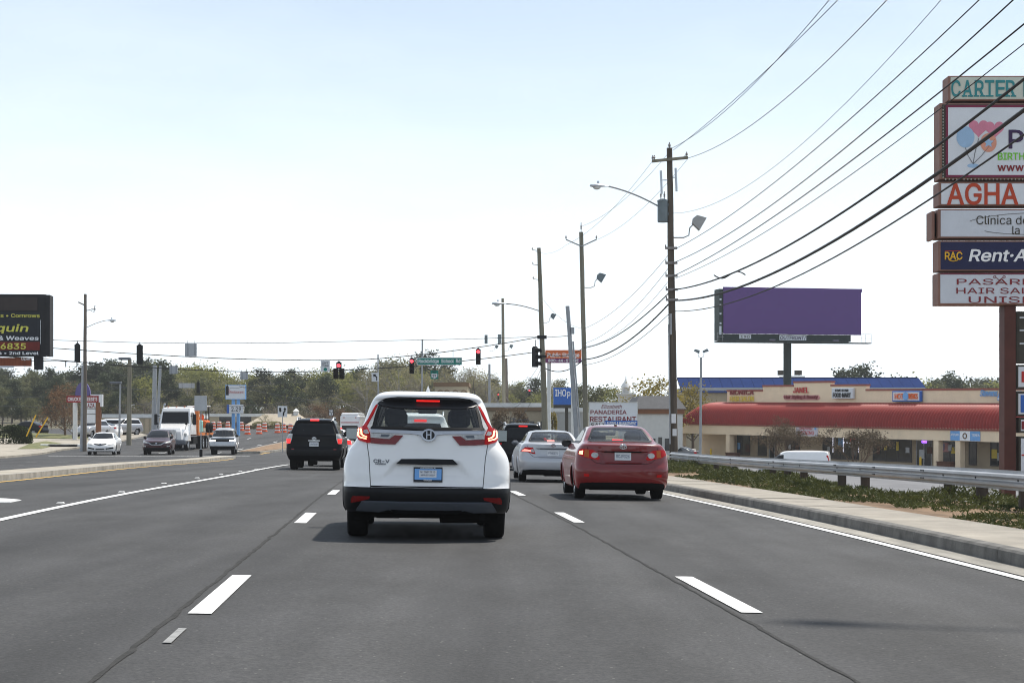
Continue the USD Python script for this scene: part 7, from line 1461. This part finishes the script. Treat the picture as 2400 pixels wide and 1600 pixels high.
def cards(c, s, r, flat=.0):
    """small leaf pieces: one quad for each centre, turned at random"""
    n = len(c); a = r.normal(size=(n, 3)); a[:, 2] *= (1 - flat); a /= np.linalg.norm(a, axis=1, keepdims=True)
    b = np.cross(a, r.normal(size=(n, 3))); b /= np.linalg.norm(b, axis=1, keepdims=True)
    s = np.broadcast_to(s, (n,))[:, None]
    v = np.stack([c - a * s * .6, c + b * s * .42, c + a * s * .75, c - b * s * .42], 1).reshape(-1, 3); k = 4 * np.arange(n)[:, None]
    return trimesh.Trimesh(v, np.vstack([k + [0, 1, 2], k + [0, 2, 3]]), process=False)
def limbs(r, h, kind):
    """trunk and limbs of a 10 m tree; returns the tubes and the points where foliage sits"""
    ms, tips = [], []
    t = np.linspace(0, 1, 9)[:, None]; top_ = h * (.92 if kind == 'pine' else .70)
    ax = np.hstack([.25 * r.normal() * t + .12 * np.sin(t * 4 + r.random() * 6), .25 * r.normal() * t + .12 * np.cos(t * 5 + r.random() * 6), t * top_])
    r0 = .020 * h * (.8 if kind == 'pine' else 1); ms.append(tube(ax, r0 * (1 - .85 * t[:, 0]), 7))
    nb = {'pine': 26, 'broad': 20, 'bare': 22}[kind]; lo = {'pine': .38, 'broad': .22, 'bare': .18}[kind]
    for k in range(nb):
        u = lo + (1 - lo) * (k + r.random()) / nb; p = np.array([np.interp(u, t[:, 0], ax[:, j]) for j in range(3)])
        az = r.random() * 6.283
        if kind == 'pine': L = h * .21 * (1.12 - u) ** .55 * (.6 + .7 * r.random()); el = .15 + .5 * r.random() * u
        else: L = h * .36 * (1.15 - u * .8) * (.6 + .6 * r.random()); el = .45 + .65 * u * (.6 + .5 * r.random())
        d = np.array([math.cos(az) * math.cos(el), math.sin(az) * math.cos(el), math.sin(el)])
        q = p + d * L; mid = p + d * L * .5 + r.normal(size=3) * L * .07 + [0, 0, L * .05]
        rb = max(.012, r0 * .42 * (1.1 - u)); ms.append(tube([p, mid, q], [rb, rb * .7, rb * .3], 4, False)); tips += [(q, L), (mid * .4 + q * .6, L)]
        for j in range(5 if kind == 'bare' else 3):
            s = .35 + .6 * r.random(); b0 = p + (q - p) * s; dd = d + r.normal(size=3) * .55 + [0, 0, .25]; dd /= np.linalg.norm(dd); LL = L * (.35 + .3 * r.random()); e = b0 + dd * LL
            ms.append(tube([b0, b0 + dd * LL * .5 + r.normal(size=3) * LL * .06, e], [rb * .45, rb * .3, rb * .12], 3, False)); tips.append((e, LL))
            if kind == 'bare':
                for i in range(4):
                    b1 = b0 + dd * LL * (.3 + .7 * r.random()); d3 = dd + r.normal(size=3) * .6 + [0, 0, .2]; d3 /= np.linalg.norm(d3); ms.append(tube([b1, b1 + d3 * LL * .5], [rb * .2, rb * .08], 3, False)); tips.append((b1 + d3 * LL * .5, LL * .5))
    return ms, tips
def crown(r, tips, n, s, spread, flat=0.0):
    w = np.array([l for _, l in tips]); w = w / w.sum(); P = np.array([p for p, _ in tips]); idx = r.choice(len(P), n, p=w)
    off = r.normal(size=(n, 3)) * spread; off[:, 2] *= .65
    return cards(P[idx] + off, s * (.6 + .8 * r.random(n)), r, flat)
KINDS = {}
def tree_form(name, kind, seed, leaf, n, s, spread, bark='bark'):
    r = np.random.default_rng(seed); c = stage.CreateClassPrim('/' + name)
    ms, tips = limbs(r, 10.0, kind)
    part(c, 'trunk', ms, bark, smooth=True); 
    if n: part(c, 'crown', crown(r, tips, n, s, spread), leaf, smooth=False)
    KINDS[name] = '/' + name
for i in range(3): tree_form(f'pine_form_{"abc"[i]}', 'pine', 11 + i, 'pine_leaf', 3400, .22, .40)
for i in range(3): tree_form(f'oak_form_{"abc"[i]}', 'broad', 31 + i, 'oak_leaf', 3800, .24, .62)
for i in range(2): tree_form(f'spring_form_{"abc"[i]}', 'broad', 51 + i, 'spring_leaf', 2300, .24, .66, 'bark_pale')
for i in range(2): tree_form(f'bud_form_{"abc"[i]}', 'bare', 61 + i, 'bud_leaf', 1100, .16, .30, 'bark_pale')
for i in range(2): tree_form(f'bare_form_{"abc"[i]}', 'bare', 71 + i, 'bud_leaf', 160, .14, .25, 'bark')
tree_form('russet_form', 'bare', 81, 'russet_leaf', 2600, .17, .42, 'twig_brown'); tree_form('gold_form', 'broad', 91, 'gold_leaf', 2600, .20, .55, 'bark')
def put(form, name, label, px, py_top, Y, rz, wide=1.0, group=None, fn=ground_h):
    x = PX(px, Y); z = float(fn(x, Y)) - .15; h = PZ(py_top, Y) - z; k = h / 10.0
    t = thing(name, label, 'tree', (x, Y, z), rz, group=group, scale=(k * wide, k * wide, k)); t.GetReferences().AddInternalReference('/' + form); t.SetInstanceable(True); return t
tr_ = np.random.default_rng(5)
sky_l = PCH([-60, 0, 60, 100, 130, 175, 245, 290, 325, 350, 430, 480, 540, 600, 640, 665, 695, 735, 760, 812, 860, 905, 935, 975, 1000, 1060, 1110, 1180, 1250, 1300, 1380, 1420, 1500],
            [846, 852, 856, 858, 850, 852, 844, 838, 834, 832, 842, 838, 858, 864, 848, 850, 858, 846, 845, 854, 846, 824, 812, 815, 836, 842, 836, 872, 880, 876, 884, 882, 870])
names = {'pine': ('pine_tree', 'dark green pine', ['pine_form_a', 'pine_form_b', 'pine_form_c']), 'oak': ('broadleaf_tree', 'dull green tree', ['oak_form_a', 'oak_form_b', 'oak_form_c']), 'spring': ('spring_tree', 'yellow green tree', ['spring_form_a', 'spring_form_b']),
         'bud': ('budding_tree', 'pale budding tree', ['bud_form_a', 'bud_form_b']), 'bare': ('bare_tree', 'bare grey tree', ['bare_form_a', 'bare_form_b'])}
WOODS, COUNT = {}, {}
def wood(px, dtop, Y, mix, tag_):
    kinds, w = zip(*mix); WOODS.setdefault(tag_, []); k = tr_.choice(kinds, p=np.array(w) / sum(w)); nm, lb, forms = names[k]
    i = COUNT.get((k, tag_), 0); COUNT[(k, tag_)] = i + 1
    put(tr_.choice(forms), nm, f'{lb}, {ordinal(i)} of its kind from left, far woods {tag_}', px, float(sky_l(px)) + dtop, Y, tr_.random() * 6.28, 1.0 + .35 * tr_.random(), f'{lb}s, {tag_} of the far woods')
for px in np.arange(-70, 1320, 15.0):      # the skyline row, then lower rows in front of it
    left = px < 330; mid = 330 <= px < 860
    mix = [('pine', 6), ('oak', 2), ('bare', .4)] if left else [('pine', 2), ('spring', 4), ('oak', 3), ('bud', 1.5)] if mid else [('oak', 3), ('bud', 3), ('bare', 3), ('spring', 1), ('pine', 1.2)]
    wood(px + tr_.normal() * 5, abs(tr_.normal()) * 11 - 4, 300 + 45 * tr_.random(), mix, 'back row')
for px in np.arange(-60, 1320, 21.0):
    mix = [('pine', 5), ('oak', 3), ('bare', 1)] if px < 330 else [('oak', 4), ('pine', 1), ('spring', 2.4), ('bud', 3), ('bare', 1.5)]
    wood(px + tr_.normal() * 6, 26 + 14 * tr_.random(), 262 + 25 * tr_.random(), mix, 'middle row')
for px in np.arange(-60, 1000, 26.0):
    mix = [('oak', 3), ('pine', 3), ('bare', 2)] if px < 330 else [('oak', 2), ('bud', 3.0), ('bare', 3), ('pine', .6)]
    wood(px + tr_.normal() * 7, 62 + 22 * tr_.random(), 243 + 14 * tr_.random(), mix, 'front row')
for px in np.arange(-70, 1330, 15.0):
    wood(px + tr_.normal() * 4, 44 + 12 * tr_.random(), 352 + 20 * tr_.random(), [('oak', 4), ('pine', 1)], 'hidden row')
for px in np.arange(-60, 1330, 17.0):
    wood(px + tr_.normal() * 4, 88 + 10 * tr_.random(), 285 + 12 * tr_.random(), [('oak', 4), ('bud', 1)], 'low row')
put('bud_form_a', 'budding_tree', 'tall budding tree standing highest above the street name sign', 936, 808, 235, .5, 1.15)
for i, (px, py, f) in enumerate(((862, 842, 'bud_form_b'), (905, 826, 'bare_form_a'), (958, 818, 'bud_form_b'), (1030, 836, 'bud_form_a'), (1085, 836, 'bare_form_b'), (1138, 842, 'bud_form_b'), (1165, 850, 'bare_form_a'))):
    put(f, 'bare_tree' if 'bare' in f else 'budding_tree', f'tall sparse tree behind the red signals, {ordinal(i)} from left of its cluster', px, py, 240 + 4 * i, i * 1.7, 1.2, 'tall sparse trees behind the signals')
put('bare_form_b', 'bare_tree', 'large bare tree right of the street name sign', 1058, 842, 230, 1.5, 1.3); put('bare_form_a', 'bare_tree', 'bare tree left of the pole with the dark box', 1112, 838, 232, 3.5, 1.25); put('bare_form_a', 'bare_tree', 'bare tree under the left end of the street name sign', 985, 850, 228, 2.2, 1.2)
put('russet_form', 'russet_tree', 'russet brown twiggy tree left of the red plaza sign', 150, 880, 175, .3, 1.1); put('bare_form_b', 'bare_tree', 'bare brown tree beside the left wooden pole', 172, 905, 168, 2.3, 1.1)
put('russet_form', 'russet_tree', 'brown bare bush like tree right of the black SUV roof', 748, 935, 225, 1.3, 1.9); put('russet_form', 'russet_tree', 'smaller brown twiggy tree beside the pale bus', 800, 950, 222, 2.3, 1.8); put('bud_form_b', 'budding_tree', 'greenish scrubby tree behind the arrow sign', 622, 962, 226, .3, 1.5)
put('gold_form', 'golden_tree', 'golden green tree left of the dark pole behind the grey roof', 1525, 852, 176, .4, 1.25); put('gold_form', 'golden_tree', 'thin golden tree just right of the dark pole', 1622, 868, 184, 2.4, 1.0)
put('oak_form_b', 'broadleaf_tree', 'round green tree behind the white cupola tower', 1412, 884, 235, 1.0, 1.4); put('oak_form_a', 'broadleaf_tree', 'dull green tree left of the round green one', 1360, 886, 245, 2.0, 1.5); put('spring_form_a', 'spring_tree', 'yellow green tree behind the bakery sign', 1440, 893, 228, 2.0, 1.4)
for i, (px, py, f, lb) in enumerate(((1985, 856, 'pine_form_a', 'first pine from the left above the blue roof'), (2040, 848, 'pine_form_b', 'tallest pine above the blue roof'), (2105, 858, 'oak_form_c', 'rounded green tree right of the tallest pine'), (1940, 872, 'spring_form_b', 'low yellow green tree left of the pines above the blue roof'), (2150, 866, 'spring_form_a', 'yellow green tree at the right end of the blue roof'),
                                    (2195, 872, 'oak_form_a', 'hazy green tree right of the blue roof'), (2225, 868, 'pine_form_c', 'hazy dark tree left of the blue script sign'), (2260, 870, 'oak_form_b', 'hazy rounded tree above the blue script sign'), (2300, 872, 'oak_form_c', 'hazy tree above the right of the parapet'), (2340, 866, 'spring_form_b', 'pale green tree beside the red sign post'), (2400, 862, 'oak_form_a', 'green tree behind the red sign post'), (1680, 884, 'spring_form_b', 'low tree above the left of the blue roof'))):
    put(f, 'spring_tree' if 'spring' in f else 'pine_tree' if 'pine' in f else 'broadleaf_tree', lb, px, py, 285 + 6 * (i % 4), i * 1.1, 1.15, fn=lambda x, y: -2.0)
for i, px in enumerate(list(np.arange(2118, 2480, 17)) + [1905, 1925, 1960, 2005, 2025, 2070, 2090]):
    f = ['oak_form_a', 'pine_form_c', 'spring_form_a', 'oak_form_c', 'bud_form_a', 'pine_form_a'][i % 6]
    put(f, 'spring_tree' if 'spring' in f else 'pine_tree' if 'pine' in f else 'budding_tree' if 'bud' in f else 'broadleaf_tree', f'{["dull green", "dark", "yellow green", "grey green", "pale budding", "dark pine like"][i % 6]} tree, {ordinal(i)} in the low row behind the shops and blue roof', px, 876 + 9 * tr_.random() + (8 if px < 2100 else 0), 300 + 10 * (i % 3), i * 1.3, 1.35, 'low row of trees behind the shops', fn=lambda x, y: -2.0)
# crape myrtles in front of the shops
def myrtle(seed, label, px, py_top, Y, w):
    r = np.random.default_rng(seed); x = PX(px, Y); z = float(lot_h(x, Y)) + .0; h = PZ(py_top, Y) - z
    t = thing('crape_myrtle', label, 'tree', (x, Y, z)); ms, tips = [], []
    def grow(p, d, L, rad, lv):
        q = p + d * L; ms.append(tube([p, p + d * L * .5 + r.normal(size=3) * L * .05, q], [rad, rad * .85, rad * .7], 5 if lv < 2 else 3, False))
        if lv >= 2: tips.append((q, .6 if lv < 4 else 1.0))
        if lv == 4: return
        for _ in range(3 if lv else 2):
            dd = d + r.normal(size=3) * [.36, .36, .14]; dd /= np.linalg.norm(dd); grow(q, dd, L * (.62 + .2 * r.random()), rad * .58, lv + 1)
    for k in range(9):
        a = k * .698 + r.random(); q_ = .25 + .45 * r.random(); d = np.array([math.cos(a) * q_, math.sin(a) * q_, 1.0]); d /= np.linalg.norm(d); grow(np.array([math.cos(a) * .12, math.sin(a) * .12, 0]), d, h * (.22 + .10 * r.random()), .045, 0)
    part(t, 'trunk', ms, 'twig_brown', smooth=True); part(t, 'crown', crown(r, tips, 3600, .085, .22), 'myrtle_leaf', smooth=False)
    return t
myrtle(101, 'twiggy brown crape myrtle in front of the grand opening banner', 1832, 975, 140, 1); myrtle(102, 'twiggy brown crape myrtle right of the white van', 2010, 978, 133, 1)
# clipped hedge and small shrubs on the left, shrubs by the beige store
def hedge(name, label, px0, px1, py0, py1, Y, depth, leaf, n, seed, fn=ground_h):
    r = np.random.default_rng(seed); x0, x1 = PX(px0, Y), PX(px1, Y); g = float(fn((x0 + x1) / 2, Y)); h = PZ(py0, Y) - g; w = x1 - x0
    u = r.normal(size=(n, 3)); u /= np.linalg.norm(u, axis=1, keepdims=True); u = np.sign(u) * np.abs(u) ** .55; u[:, 2] = np.abs(u[:, 2])
    c = u * [w / 2, depth / 2, h * .95] * (.80 + .22 * r.random((n, 1)))
    t = thing(name, label, 'hedge' if 'hedge' in name else 'shrub', ((x0 + x1) / 2, Y, g)); part(t, 'foliage', cards(c, .10 * (1 + .6 * r.random(n)), r), leaf, smooth=False)
    part(t, 'stem', [cyl((k * w / 6, 0, -.1), (k * w / 6, 0, h * .7), .05, 6) for k in (-2, 0, 2)], 'bark')
hedge('hedge', 'clipped dark green hedge at the left edge', -60, 74, 993, 1024, 150, 2.2, 'hedge_leaf', 9000, 1)
hedge('shrub', 'small twiggy shrub in front of the beige store wall', 1150, 1242, 955, 1000, 172, 1.6, 'dry_leaf', 2200, 2); hedge('shrub', 'yellowish shrub beside the signal wire pole', 1284, 1306, 962, 1000, 165, 1.0, 'gold_leaf', 900, 3)
hedge('shrub', 'olive scrub behind the orange drums', 500, 580, 988, 1004, 222, 2, 'dry_leaf', 2000, 4); hedge('shrub', 'olive scrub left of the black SUV', 590, 665, 986, 1004, 224, 2, 'bud_leaf', 1800, 5)
for i, (px, py) in enumerate(((122, 1016), (140, 1018), (162, 1016), (183, 1017))):
    x, Y = PX(px, 140), 140.0; z = float(ground_h(x, Y)); top('kerb_block', rbox(x - .9, x + .7, Y - .1, Y + .3, z - .05, z + .32, .05), 'roof_white', f'{["first", "second", "third", "fourth"][i]} low white kerb block from the hedge along the left car park edge', 'kerb block')
for k, (p0, p1) in enumerate((((62, 1022), (84, 972)), ((84, 1024), (112, 978)))):
    top('guy_guard', tube([at(*p0, 141), at(*p1, 141)], .05, 6), 'rac_yellow', ('left' if k == 0 else 'right') + ' of two slanting yellow guy wire guards beside the hedge', 'guy guard')
# the woods and trees that stand behind the camera along the road
for i in range(34):
    a = math.pi + (i - 17) * .085 + .03 * tr_.normal(); R_ = 58 + 16 * tr_.random(); x, y = R_ * math.sin(a), R_ * math.cos(a)
    if abs(x) < 9: continue
    t = thing('roadside_tree', 'green tree beside the road behind the viewpoint', 'tree', (x, y, float(ground_h(x, y)) - .1), i, group='trees behind the viewpoint', scale=(1.5, 1.5, 1.3 + .35 * tr_.random())); t.GetReferences().AddInternalReference('/' + ['oak_form_a', 'pine_form_b', 'oak_form_c'][i % 3]); t.SetInstanceable(True)
# ------------------------------------------------------------------ thin haze over the whole place
usdkit.material(stage, '/World/Looks/haze_air', {'v': ('principled_volume', {'color': (.92, .95, 1.0), 'density': .00017, 'anisotropy': .2})}, [], volume='v.volume')
top('haze', bx(-440, 440, -60, 920, -12, 60), 'haze_air', 'thin pale haze over the road and the far woods', 'haze', kind='stuff', smooth=False)
